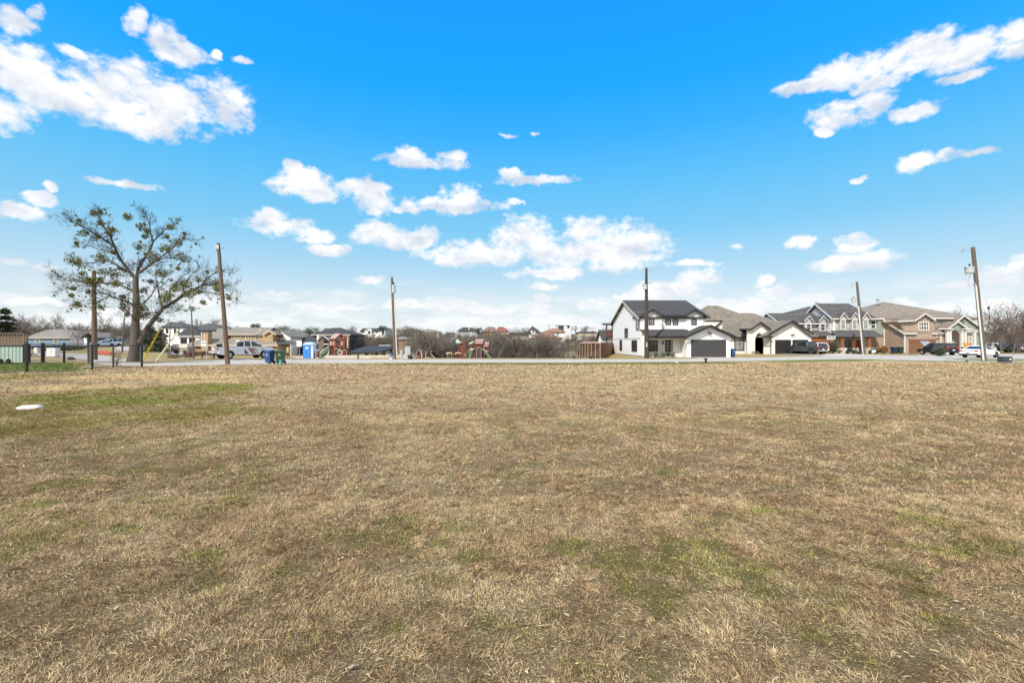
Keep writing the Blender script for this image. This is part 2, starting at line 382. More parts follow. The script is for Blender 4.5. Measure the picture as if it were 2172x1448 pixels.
def vcolmat(name,blade=False):
    m,nt,p=newmat(name); L=nt.links.new
    at=N(nt,'ShaderNodeAttribute',attribute_name='col')
    if blade:
        ge=N(nt,'ShaderNodeNewGeometry')
        cr=N(nt,'ShaderNodeValToRGB'); L(ge.outputs['Random Per Island'],cr.inputs[0])
        e=cr.color_ramp.elements; e[0].color=(.24,.20,.15,1); e[1].color=(1.9,1.9,1.85,1)
        a=e.new(.35); a.color=(.85,.78,.72,1); b=e.new(.75); b.color=(1.15,1.1,1.05,1)
        L(mixc(nt,1.0,at.outputs['Color'],cr.outputs[0],'MULTIPLY'),p.inputs['Base Color'])
        p.inputs['Roughness'].default_value=.75; p.inputs['Specular IOR Level'].default_value=.25
        return m
    tc=N(nt,'ShaderNodeTexCoord')
    def noise(sc,det,ro=.65,st=None):
        n=N(nt,'ShaderNodeTexNoise'); n.inputs['Scale'].default_value=sc; n.inputs['Detail'].default_value=det; n.inputs['Roughness'].default_value=ro
        L(tc.outputs['Object'],n.inputs['Vector']); return n
    n1=noise(28,8,.75); n2=noise(3.2,8,.7)
    def mr(n,a,b,lo=.3,hi=.7):
        r=N(nt,'ShaderNodeMapRange'); r.inputs[1].default_value=lo; r.inputs[2].default_value=hi; r.inputs[3].default_value=a; r.inputs[4].default_value=b; L(n.outputs[0],r.inputs[0]); return r
    r1=mr(n1,.55,1.35); r2=mr(n2,.78,1.2)
    mu=N(nt,'ShaderNodeMath',operation='MULTIPLY'); L(r1.outputs[0],mu.inputs[0]); L(r2.outputs[0],mu.inputs[1])
    sc=N(nt,'ShaderNodeVectorMath',operation='SCALE'); L(at.outputs['Color'],sc.inputs[0]); L(mu.outputs[0],sc.inputs['Scale'])
    L(sc.outputs[0],p.inputs['Base Color']); p.inputs['Roughness'].default_value=1; p.inputs['Specular IOR Level'].default_value=.1
    bp=N(nt,'ShaderNodeBump'); bp.inputs['Strength'].default_value=.9; bp.inputs['Distance'].default_value=.06; L(n1.outputs[0],bp.inputs['Height'])
    bp2=N(nt,'ShaderNodeBump'); bp2.inputs['Strength'].default_value=.6; bp2.inputs['Distance'].default_value=.25; L(n2.outputs[0],bp2.inputs['Height']); L(bp.outputs[0],bp2.inputs['Normal'])
    L(bp2.outputs[0],p.inputs['Normal'])
    return m
def axis(core,step,grow,lim):
    a=[0.0]; s=step
    while a[-1]<lim:
        if a[-1]>core: s*=grow
        a.append(a[-1]+s)
    return np.array(a)
def make_ground():
    xs=axis(7,.12,1.035,1500); xs=np.concatenate([-xs[:0:-1],xs])
    ys=1.2+axis(9,.10,1.02,60); y2=ys[-1]+axis(60,1.3,1.04,1900)[1:]
    yb=np.array([-200,-60,-20,-5,-1,.5]); ys=np.concatenate([yb,ys,y2])
    gx,gy=np.meshgrid(xs,ys); x=gx.ravel(); y=gy.ravel()
    z=G(x,y)+micro(x,np.maximum(y,0))
    # the ground is pressed slightly under the road surface
    nx=len(xs); ny=len(ys)
    me=bpy.data.meshes.new('ground'); me.vertices.add(nx*ny)
    me.vertices.foreach_set('co',np.stack([x,y,z],1).astype(np.float32).ravel())
    i,j=np.meshgrid(np.arange(nx-1),np.arange(ny-1)); a=(j*nx+i).ravel()
    q=np.stack([a,a+1,a+1+nx,a+nx],1).astype(np.int32)
    me.loops.add(q.size); me.loops.foreach_set('vertex_index',q.ravel())
    me.polygons.add(len(q)); me.polygons.foreach_set('loop_start',np.arange(0,q.size,4,dtype=np.int32)); me.polygons.foreach_set('loop_total',np.full(len(q),4,dtype=np.int32))
    me.update(); me.polygons.foreach_set('use_smooth',np.ones(len(q),bool))
    at=me.color_attributes.new('col','FLOAT_COLOR','POINT')
    c=groundcol(x,y); 
    # near thatch: brown litter, darkened more to put shade in the gaps between tufts
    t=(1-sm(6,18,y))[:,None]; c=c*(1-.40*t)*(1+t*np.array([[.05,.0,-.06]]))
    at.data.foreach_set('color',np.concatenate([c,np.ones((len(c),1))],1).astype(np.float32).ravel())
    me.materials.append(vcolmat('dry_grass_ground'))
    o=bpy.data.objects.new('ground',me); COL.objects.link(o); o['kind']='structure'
make_ground()
def blades(name,rng,n,y0,y1,pw,lmin,lmax,w,flat,keepfn=None,tuft=0):
    # random points in the wedge the photograph could see (plus a margin)
    t=rng.random(n); y=(y0**pw+t*(y1**pw-y0**pw))**(1/pw)
    x=(rng.random(n)*2-1)*(1.25*y+1.5)
    ta=None
    if tuft:
        x=np.repeat(x,tuft); y=np.repeat(y,tuft); n=len(x); rr=np.repeat(.02+.035*rng.random(n//tuft),tuft); ta=rng.random(n)*2*PI; rq=np.abs(rng.normal(0,1,n))*rr; x=x+np.cos(ta)*rq; y=y+np.sin(ta)*rq; tc_=np.repeat(rng.random((n//tuft,1)),tuft,0)
    if keepfn is not None:
        k=keepfn(x,y,rng); x=x[k]; y=y[k]
        if tuft: ta=ta[k]; tc_=tc_[k]
    n=len(x)
    clump=fbm(x*3.2,y*3.2,91,3)*.4+fbm(x*11,y*11,93,2)*.6
    keep=rng.random(n)<np.clip(.42+(clump-.42)*3.2,.28,1)
    if tuft: keep[:]=True
    x=x[keep];y=y[keep];clump=clump[keep]; n=len(x)
    g=lawncol(x,y)[1]; c=groundcol(x,y,True)
    if tuft: c=c*(1-.5*(tc_>.45))+np.array([[.36,.235,.14]])*.5*(tc_>.45); c=c*(.6+.6*((tc_*7)%1))
    z=G(x,y)+micro(x,y)
    ln=(lmin+(lmax-lmin)*rng.random(n)**1.6)*(.35+clump*1.4)
    ln=ln*(1-.45*g)
    # lay direction swirls with noise
    az=fbm(x*.7,y*.7,95)*PI*5+rng.normal(0,1.0,n)
    el=np.abs(rng.normal(flat,.33,n))*(.1+1.8*clump); el=np.clip(el,.03,1.35)
    if tuft: az=ta+rng.normal(0,.5,n); el=np.clip(rng.normal(.75,.3,n),.1,1.4)
    dx=np.cos(az)*np.cos(el); dy=np.sin(az)*np.cos(el); dz=np.sin(el)
    # width vector: horizontal perpendicular
    wa=az+PI/2+rng.normal(0,.5,n); ww=w*(.6+.8*rng.random(n))*(1+y*.10)
    wx=np.cos(wa)*ww*.5; wy=np.sin(wa)*ww*.5
    base=np.stack([x,y,z-.004+.02*rng.random(n)],1)
    d=np.stack([dx,dy,dz],1)*ln[:,None]; W=np.stack([wx,wy,rng.normal(0,.3,n)*ww],1)
    droop=np.stack([rng.normal(0,.25,n)*ln,rng.normal(0,.25,n)*ln,-.30*ln*(el<.9)*rng.random(n)],1)
    mid=base+d*.55; tip=base+d+droop; 
    tip[:,2]=np.maximum(tip[:,2],z+.004)
    v=np.stack([base-W,base+W,mid+W*.8,mid-W*.8,tip],1).reshape(-1,3)
    k=np.arange(n,dtype=np.int32)*5
    loops=np.stack([k,k+1,k+2,k+3,k+3,k+2,k+4],1)
    starts=(np.arange(n)[:,None]*7+np.array([[0,4]])).astype(np.int32).ravel()
    tot=np.tile(np.array([4,3],dtype=np.int32),n)
    cc=np.repeat(np.concatenate([c*(1+.0*g[:,None]),np.ones((n,1))],1),5,0)
    return v,loops.ravel(),starts,tot,cc
def meshraw(name,parts,mat_):
    vo=0;lo=0;V=[];LL=[];S=[];T=[];C=[]
    for v,l,s,t,c in parts:
        V.append(v);LL.append(l+vo);S.append(s+lo);T.append(t);C.append(c); vo+=len(v); lo+=len(l)
    V=np.concatenate(V);LL=np.concatenate(LL);S=np.concatenate(S);T=np.concatenate(T);C=np.concatenate(C)
    me=bpy.data.meshes.new(name); me.vertices.add(len(V)); me.vertices.foreach_set('co',V.astype(np.float32).ravel())
    me.loops.add(len(LL)); me.loops.foreach_set('vertex_index',LL.astype(np.int32)); me.polygons.add(len(S))
    me.polygons.foreach_set('loop_start',S.astype(np.int32)); me.polygons.foreach_set('loop_total',T.astype(np.int32)); me.update()
    at=me.color_attributes.new('col','FLOAT_COLOR','POINT'); at.data.foreach_set('color',C.astype(np.float32).ravel())
    me.materials.append(mat_); o=bpy.data.objects.new(name,me); COL.objects.link(o); return o
rng=np.random.default_rng(7)
lawnkeep=lambda x,y,r: y<near_edge(x)-.35+(vn(x*.7,y*0,5)-.5)*.9+(vn(x*3,y*0,6)-.5)*.5
P_=[blades('a',rng,int(1000000*GD),1.5,5.5,2,.010,.048,.0018,.5),
    blades('b',rng,int(800000*GD),5.0,12,2,.015,.052,.0022,.5),
    blades('c',rng,int(480000*GD),11,24,2,.02,.06,.0036,.5),
    blades('d',rng,int(200000*GD),22,43,2,.03,.09,.007,.45,lawnkeep),
    blades('t1',rng,int(1500*GD),1.5,6.5,2,.03,.075,.0020,.6,tuft=70),
    blades('t2',rng,int(3500*GD),6,17,2,.03,.075,.0032,.6,tuft=34),
    blades('t3',rng,int(5200*GD),15,41,1.6,.04,.09,.0050,.6,lawnkeep,tuft=20),
    blades('long',rng,int(3200*GD),1.5,9,2,.10,.26,.0022,.12)]
g_=meshraw('grass',P_,vcolmat('dry_grass_blade',True)); g_['kind']='stuff'; g_['label']='dry tan winter grass matted over the open field'
# fallen leaves and pale litter
mb=MB(); rl=random.Random(3)
for i in range(70):
    y=1.7+rl.random()**1.6*14; x=(rl.random()*2-1)*(1.15*y+.5); z=Gs(x,y)+float(micro(x,y))+.02; a=rl.random()*6.28; l=.012+rl.random()*.02; w=l*(.3+rl.random()*.4)
    ca,sa=math.cos(a),math.sin(a); pts=[(-l,0,0),(-l*.3,w,.008),(l*.5,w*.8,.004),(l,0,.012),(l*.4,-w,.002),(-l*.4,-w*.8,.01)]
    mb.add([(x+p[0]*ca-p[1]*sa,y+p[0]*sa+p[1]*ca,z+p[2]) for p in pts],[(0,1,2,3,4,5)])
o=build('fallen_leaves',mb,M['leaflitter']); o['kind']='stuff'; o['label']='small pale dead leaves scattered on the grass'
# ---- road
def strip(A,B,lift,nu=4,seg=2.0,thick=0):
    # A,B polylines of equal parameter; resample
    def res(Pl,n):
        P=np.array(Pl); s=np.concatenate([[0],np.cumsum(np.hypot(*np.diff(P,axis=0).T))]); t=np.linspace(0,s[-1],n)
        return np.stack([np.interp(t,s,P[:,0]),np.interp(t,s,P[:,1])],1)
    L_=np.hypot(*(np.array(A[-1])-np.array(A[0]))); n=max(2,int(L_/seg)); a=res(A,n); b=res(B,n); mb=MB(); v=[];f=[]
    for i in range(n):
        for k in range(nu+1):
            p=a[i]*(1-k/nu)+b[i]*k/nu; v.append((p[0],p[1],Gs(p[0],p[1])+lift))
    for i in range(n-1):
        for k in range(nu):
            q=i*(nu+1)+k; f.append((q,q+1,q+nu+2,q+nu+1))
    return mb.add(v,f)
def xstrip(x0,x1,fa,fb,lift,seg=1.5,nu=4):
    mb=MB(); v=[];f=[]; xs=np.arange(x0,x1+seg,seg); n=len(xs)
    A=fa(xs);B=fb(xs)
    for i in range(n):
        for k in range(nu+1):
            y=A[i]*(1-k/nu)+B[i]*k/nu; v.append((xs[i],y,Gs(xs[i],y)+lift))
    for i in range(n-1):
        for k in range(nu):
            q=i*(nu+1)+k; f.append((q,q+nu+1,q+nu+2,q+1))
    return mb.add(v,f)
def roadmat(name,c,crack=True):
    m=mat(name,c,.9,var=.13,scale=1.1,bump=.15,detail=9); return m
M['road']=roadmat('concrete_road',(.44,.41,.37)); M['road2']=roadmat('concrete_walk',(.52,.50,.46)); M['drive']=roadmat('driveway_concrete',(.50,.47,.42))
struct('road',xstrip(-31,96,near_edge,far_edge,.03),M['road'])
left_near=[gp(*p) for p in [(300,777),(252,776.5),(215,774),(188,765),(140,757.5),(60,752.5),(-120,751)]]
left_far=[gp(*p) for p in [(300,762.5),(290,762),(262,760.5),(240,757),(190,751),(60,748.6),(-120,748)]]
struct('side_street',strip(left_near,left_far,.034),M['road'])
ks=lambda f,d0:(lambda x:f(x)+d0)
def kerb(x0,x1,f,d0,d1,h,name,m):
    mb=xstrip(x0,x1,ks(f,d0),ks(f,d1),h,nu=1); n=len(mb.v)//2
    for i in range(n-1):
        for k in (0,1):
            a=mb.v[2*i+k]; b=mb.v[2*(i+1)+k]; mb.add([a,b,(b[0],b[1],b[2]-h-.1),(a[0],a[1],a[2]-h-.1)],[(0,1,2,3)])
    struct(name,mb,m)
kerb(-30,92,far_edge,.004,.20,.07,'far_kerb',M['concrete'])
kerb(-30,55,near_edge,-.16,-.004,.045,'near_kerb',M['concrete'])
# verge between the two strips at the left and a pale kerb stub
va=[gp(*p) for p in [(205,769),(300,769.5),(380,769.8),(455,769)]]; vb=[gp(*p) for p in [(205,767.4),(300,768.2),(380,768.6),(455,768.7)]]
struct('verge',strip(va,vb,.05,nu=1),mat('verge_grass',(.19,.17,.07),.95,var=.35,scale=2))
va=[gp(*p) for p in [(172,782.5),(190,779.5),(215,778),(250,777)]]; vb=[gp(*p) for p in [(172,781.3),(190,778.6),(215,777),(250,776.2)]]
struct('kerb_end',strip(va,vb,.08,nu=1,seg=.8),M['road2'])
# distant side street on the left and its grass
def flat(name,pts,m,lift=.04):
    mb=MB(); 
    # subdivide quad
    A=[np.array(pts[0]),np.array(pts[1])]; B=[np.array(pts[3]),np.array(pts[2])]
    struct(name,strip([A[0],A[1]],[B[0],B[1]],lift,nu=4,seg=3),m)
flat('back_street',[gp(235,747.5),gp(405,747.5),gp(405,741.5),gp(255,741.5)],M['road'],.05)
# driveways and walks on the right
flat('driveway',[(21.6,51.2),(26.8,51.4),(26.8,58.3),(21.6,58.3)],M['drive'],.04)
flat('driveway',[(42.0,61.2),(53.0,64.2),(53.0,76.5),(42.0,76.5)],M['drive'],.05)
flat('driveway',[(66.5,68.3),(75.5,69.5),(75.0,80.5),(67.2,80.5)],M['drive'],.045)
flat('sidewalk',[(27.5,56.0),(66,67.6),(66,68.8),(27.5,57.2)],M['road2'],.045)
# ================================================================= houses
def win(par,plane,c,a0,a1,z0,z1,fm,gm,mx=0,mz=1,fw=.09,out=.07,label=None,sign=-1,mw=.05):
    """window standing proud of a wall at plane=c, facing -axis (sign=-1)"""
    f=MB(); f.ring(plane,c+sign*out,c-sign*.02,a0,a1,z0,z1,fw)
    for k in range(1,mx+1):
        a=a0+(a1-a0)*k/(mx+1)
        if plane=='y': f.box(a-mw/2,a+mw/2,c+sign*(out-.012),c,z0+fw,z1-fw)
        else: f.box(c+sign*(out-.012),c,a-mw/2,a+mw/2,z0+fw,z1-fw)
    for k in range(1,mz+1):
        z=z0+(z1-z0)*k/(mz+1)
        if plane=='y': f.box(a0+fw,a1-fw,c+sign*(out-.018),c,z-mw/2,z+mw/2)
        else: f.box(c+sign*(out-.018),c,a0+fw,a1-fw,z-mw/2,z+mw/2)
    fr=build('window',f,fm,par,label)
    g=MB()
    if plane=='y': g.box(a0+fw*.6,a1-fw*.6,c+sign*.025,c+.01,z0+fw*.6,z1-fw*.6)
    else: g.box(c+sign*.025,c+.01,a0+fw*.6,a1-fw*.6,z0+fw*.6,z1-fw*.6)
    build('pane',g,gm,fr)
    return fr
def wx(par,px0,px1,py0,py1,d,fm,gm,**k):  # front-facing window given by photo pixels
    return win(par,'y',d,X(px0,d),X(px1,d),Z(py1,d),Z(py0,d),fm,gm,**k)
def gable_x(mb,x0,x1,y0,y1,ze,zr,t=.2,ov=0):   # ridge along x
    ym=(y0+y1)/2; s=(zr-ze)/(ym-y0)
    mb.slab([(x0,y0-ov,ze-s*ov),(x1,y0-ov,ze-s*ov),(x1,ym,zr),(x0,ym,zr)],t)
    mb.slab([(x0,ym,zr),(x1,ym,zr),(x1,y1+ov,ze-s*ov),(x0,y1+ov,ze-s*ov)],t); return mb
def gable_y(mb,x0,x1,y0,y1,ze,zr,t=.2,ov=0,xm=None):   # ridge along y, gable faces camera
    xm=(x0+x1)/2 if xm is None else xm; s=(zr-ze)/(xm-x0); s2=(zr-ze)/(x1-xm)
    mb.slab([(x0-ov,y0,ze-s*ov),(xm,y0,zr),(xm,y1,zr),(x0-ov,y1,ze-s*ov)],t)
    mb.slab([(xm,y0,zr),(x1+ov,y0,ze-s2*ov),(x1+ov,y1,ze-s2*ov),(xm,y1,zr)],t); return mb
def rake_y(mb,x0,x1,y,ze,zr,ov=0,w=.24,t=.08,xm=None):   # dark trim boards along a camera-facing gable
    xm=(x0+x1)/2 if xm is None else xm
    for a,s in ((x0,-1),(x1,1)):
        sl=(zr-ze)/abs(xm-a); e=(a+s*ov,ze-sl*ov)
        mb.prism([(e[0],e[1]+.03),(e[0],e[1]-w),(xm,zr-w),(xm,zr+.03)],'y',y-t,y)
    return mb
def hip(mb,x0,x1,y0,y1,ze,zr,r0,r1,ym=None,t=.2):
    ym=(y0+y1)/2 if ym is None else ym
    v=[(x0,y0,ze),(x1,y0,ze),(x1,y1,ze),(x0,y1,ze),(r0,ym,zr),(r1,ym,zr),(x0,y0,ze-t),(x1,y0,ze-t),(x1,y1,ze-t),(x0,y1,ze-t)]
    return mb.add(v,[(0,1,5,4),(1,2,5),(2,3,4,5),(3,0,4),(6,7,1,0),(7,8,2,1),(8,9,3,2),(9,6,0,3),(9,8,7,6)])
def leafbush(name,label,cat,c,r,n,m,seed,size=.07,group=None,flatb=True):
    rd=random.Random(seed); mb=MB()
    for i in range(n):
        while True:
            p=Vector((rd.uniform(-1,1),rd.uniform(-1,1),rd.uniform(-1,1)))
            if p.length<1: break
        p=p*(.55+.45*rd.random())/max(.35,p.length)*p.length**.4
        q=(c[0]+p.x*r[0],c[1]+p.y*r[1],max(c[2]+.02,c[2]+r[2]*(1+p.z*.98)))
        a=Vector((rd.gauss(0,1),rd.gauss(0,1),rd.gauss(0,1))).normalized()*size*(.6+rd.random()); b=a.orthogonal().normalized()*size*.5
        mb.add([Vector(q)-a-b*.2,Vector(q)-b,Vector(q)+a,Vector(q)+b],[(0,1,2,3)])
    for i in range(5):
        t=Vector((rd.uniform(-.5,.5)*r[0],rd.uniform(-.5,.5)*r[1],r[2]*1.3)); mb.tube((c[0],c[1],c[2]-.05),Vector(c)+t,.02,.008,4)
    return single(name,label,cat,mb,m,group,loc=(c[0],c[1],c[2]))
# ---------------------------------------------------------------- house 1: white farmhouse
def house_white():
    t=thing('farmhouse','white two-storey farmhouse with charcoal roof and black trim behind the black pole','house',(21,66,0))
    xl,xr=16.6,25.1; yf,yb=61.0,77.6; ze,zr=5.2,7.95; ym=69.3
    w=MB(); w.prism([(yf,-.4),(yb,-.6),(yb,ze),(ym,zr-.12),(yf,ze)],'x',xl,xr)
    # two front dormer projections
    for a,b,p in ((1359,1403.5,1384),(1453,1491,1473.5)):
        x0,x1,xp=X(a,60.9),X(b,60.9),X(p,60.9)
        w.prism([(x0,2.9),(x1,2.9),(x1,Z(670,60.9)),(xp,Z(657,60.9)),(x0,Z(670,60.9))],'y',60.75,62.5)
    build('upper_wall',w,M['whitesid'],t)
    w=MB(); w.box(xl-.03,17.15,59.4,61.2,-.3,2.75); w.box(xl-.035,xl,yf,yb,-.5,2.35)      # lower side wall band and corner pier
    w.box(17.15,21.6,60.85,61.02,-.3,3.0)
    build('lower_wall',w,M['white'],t)
    w=MB(); w.box(xl-.06,xl-.035,59.4,yb,-.6,.18); w.box(xl-.05,17.15,59.36,59.4,-.4,.12); build('foundation',w,M['concrete'],t)
    b=MB(); b.box(xl-.07,xl-.036,yf-.2,yb,2.35,2.5); b.box(xl-.07,xl-.02,yf+.0,yf+.14,2.5,ze-.1); build('trim_band',b,M['whitetrim'],t)
    # roof
    r=MB(); gable_x(r,xl-.35,xr+.45,yf-.0,yb,ze+.05,zr+.1,.16,.45)
    for a,bb,p in ((1357,1407,1384),(1450,1498,1473.5)):
        x0,x1,xp=X(a,60.6),X(bb,60.6),X(p,60.6); zE,zP=Z(670,60.6),Z(655.8,60.6)
        gable_y(r,x0,x1,60.35,64.6,zE,zP,.12,xm=xp)
    rf=build('roof',r,M['rooft'],t)
    f=MB()
    for a,bb,p in ((1357,1407,1384),(1450,1498,1473.5)):
        x0,x1,xp=X(a,60.6),X(bb,60.6),X(p,60.6); rake_y(f,x0,x1,60.35,Z(670,60.6),Z(655.8,60.6),w=.22,xm=xp)
    f.box(X(1407,60.5),X(1451,60.5),60.42,60.54,Z(670.5,60.5)-.12,Z(669,60.5)+.06)
    build('black_fascia',f,M['black'],t)
    f=MB(); s=(zr-ze)/(ym-yf)
    for ya,za,sg in ((yf-.45,ze-s*.45,1),(yb+.45,ze-s*.45,-1)):
        f.prism([(ya,za-.02),(ya,za-.28),(ym,zr-.22),(ym,zr+.04)],'x',xl-.41,xl-.352)
    build('rake_board',f,M['cream'],t)
    g=MB(); g.path([(xl-.3,yb+.1,4.95),(xl-.18,yb-.05,4.6),(xl-.12,yb-.1,.1)],.06,8); build('downspout',g,M['black'],t)
    # porch roof + garage
    r=MB(); r.slab([(X(1357,61),60.9,Z(698.5,61)+.05),(X(1376,58.6),58.3,Z(714,58.3)),(22.6,58.3,Z(714,58.3)),(22.6,60.9,Z(698.5,61)+.05)],.16)
    gx0,gx1,gxm=X(1457,58),X(1549.5,58),X(1507,57.4); ge,gr=Z(712,57.4),Z(689,57.4)
    gable_y(r,gx0-.2,gx1+.25,57.3,64.5,ge,gr,.17,xm=gxm)
    build('porch_roof',r,M['rooft'],t)
    f=MB(); rake_y(f,gx0-.2,gx1+.25,57.3,ge,gr,.12,.24,xm=gxm); f.box(X(1375,58.3),gx0-.3,58.2,58.3,Z(715.5,58.3)-.1,Z(713,58.3)+.05); f.box(gx0-.75,gx0-.2,57.36,57.5,ge-.38,ge-.14)
    f.path([(17.25,58.5,2.5),(17.25,58.9,2.3),(17.2,59.3,1.95)],.05,6)
    build('porch_fascia',f,M['black'],t)
    f=MB(); f.box(17.15,gx0,58.5,60.85,2.42,2.5); f.box(17.12,gx0,58.45,58.6,2.2,2.5); build('porch_ceiling',f,M['cream'],t)
    w=MB(); w.prism([(gx0,-.3),(gx1,-.3),(gx1,ge-.1),(gxm,gr-.2),(gx0,ge-.1)],'y',58.0,64.5)
    w.box(gx0-1.0,gx0,60.0,60.85,-.3,2.42)
    build('garage_wall',w,M['white'],t)
    g=MB(); dx0,dx1=X(1467,58),X(1538,58); g.box(dx0,dx1,57.94,58.0,.02,Z(722,58)); gd=build('garage_door',g,M['garage'],t)
    f=MB(); f.box(dx0-.08,dx0,57.92,58.0,.02,Z(722,58)+.1); f.box(dx1,dx1+.08,57.92,58.0,.02,Z(722,58)+.1); f.box(dx0,dx1,57.92,58.0,Z(722,58),Z(722,58)+.1); build('door_frame',f,M['black'],gd)
    l=MB(); lx=X(1504,58); l.box(lx-.12,lx-.02,57.8,58,Z(707,58),Z(704.5,58)); l.tube((lx-.07,57.8,Z(705.5,58)),(lx-.2,57.6,Z(704.5,58)),.07,.1,8); l.tube((lx-.03,57.8,Z(706.5,58)),(lx+.18,57.6,Z(708,58)),.07,.1,8); build('security_light',l,M['blackmetal'],t)
    # windows
    for p0,p1 in ((1376,1388),(1411.5,1423),(1426.5,1438.5),(1466,1477.5)):
        d=60.75 if p0 in(1376,1466) else 61.0
        wx(t,p0,p1,676.5,689,d,M['black'],M['glassb'],mx=1,mz=1,fw=.12)
    def sw(p0,p1,py0,py1,mx=0,gm='glass'):
        d0=xl/((p1-1086)/1000); d1=xl/((p0-1086)/1000); dm=(d0+d1)/2
        win(t,'x',xl-.04,d0,d1,Z(py1,dm),Z(py0,dm),M['black'],M[gm],mx=mx,mz=1,fw=.07)
    sw(1350,1357,677,699,gm='glassb'); sw(1326,1332,696,716); sw(1315.5,1320,721,743); sw(1341,1352,721,745,1)
    wx(t,1376,1395,722,745.5,60.85,M['black'],M['glass'],mx=1,mz=1,fw=.1)
    d=MB(); a,b=X(1411,60.85),X(1422,60.85); d.box(a,b,60.78,60.85,.12,Z(721.5,60.85)); dr=build('front_door',d,M['black'],t)
    g=MB()
    for k in range(4): z=.45+k*.42; g.box(a+.13,b-.13,60.765,60.79,z,z+.24)
    build('door_pane',g,M['glassb'],dr)
    g=MB(); g.box(X(1406,60.8)-.06,X(1406,60.8)+.06,60.7,60.85,1.62,1.95); g.box(X(1406,60.8)-.09,X(1406,60.8)+.09,60.68,60.85,1.93,1.98); build('wall_lantern',g,M['blackmetal'],t)
    s=MB(); s.box(a-.5,b+.5,59.9,60.78,-.1,.12); build('porch_step',s,M['concrete'],t)
    # rear balcony
    f=MB(); f.slab([(16.1,77.6,4.75),(21,77.6,4.75),(21,84.8,5.35),(16.1,84.8,5.35)],.12)
    f.slab([(xl-.4,77.9,5.05),(xl+3,77.9,5.05),(xl+3,84.6,5.1),(xl-.4,84.6,5.1)],.14); build('balcony_roof',f,M['roofg'],t)
    f=MB(); f.box(16.5,16.68,82.6,82.8,-1.0,5.2); f.box(16.5,16.65,77.9,78.0,2.2,5); f.box(16.5,21,77.7,82.7,2.6,2.8); build('balcony_post',f,M['black'],t)
    f=MB(); f.box(16.45,16.52,78.1,82.6,2.8,4.0); f.box(16.5,21,82.6,82.68,2.8,4.0); build('balcony_rail',f,M['fencered'],t)
    f=MB(); f.box(16.9,21,77.7,82.2,-1.2,2.6); f.prism([(16.9,1.0),(21,1.0),(21,4.4),(18.5,3.6)],'y',84.0,84.3); build('rear_wall',f,M['white'],t)
house_white()
for i,(px,h) in enumerate(((1388,.62),(1408,.62),(1427,.62))):
    leafbush('round_shrub',['silver-green rounded shrub under the black porch window','silver-green rounded shrub just left of the black front door','silver-green rounded shrub just right of the black front door'][i],'shrub',(X(px,58.9),58.9,0),(.42,.4,.40),650,M['sagebush'],i,.05,'silver-green shrubs along the white porch')
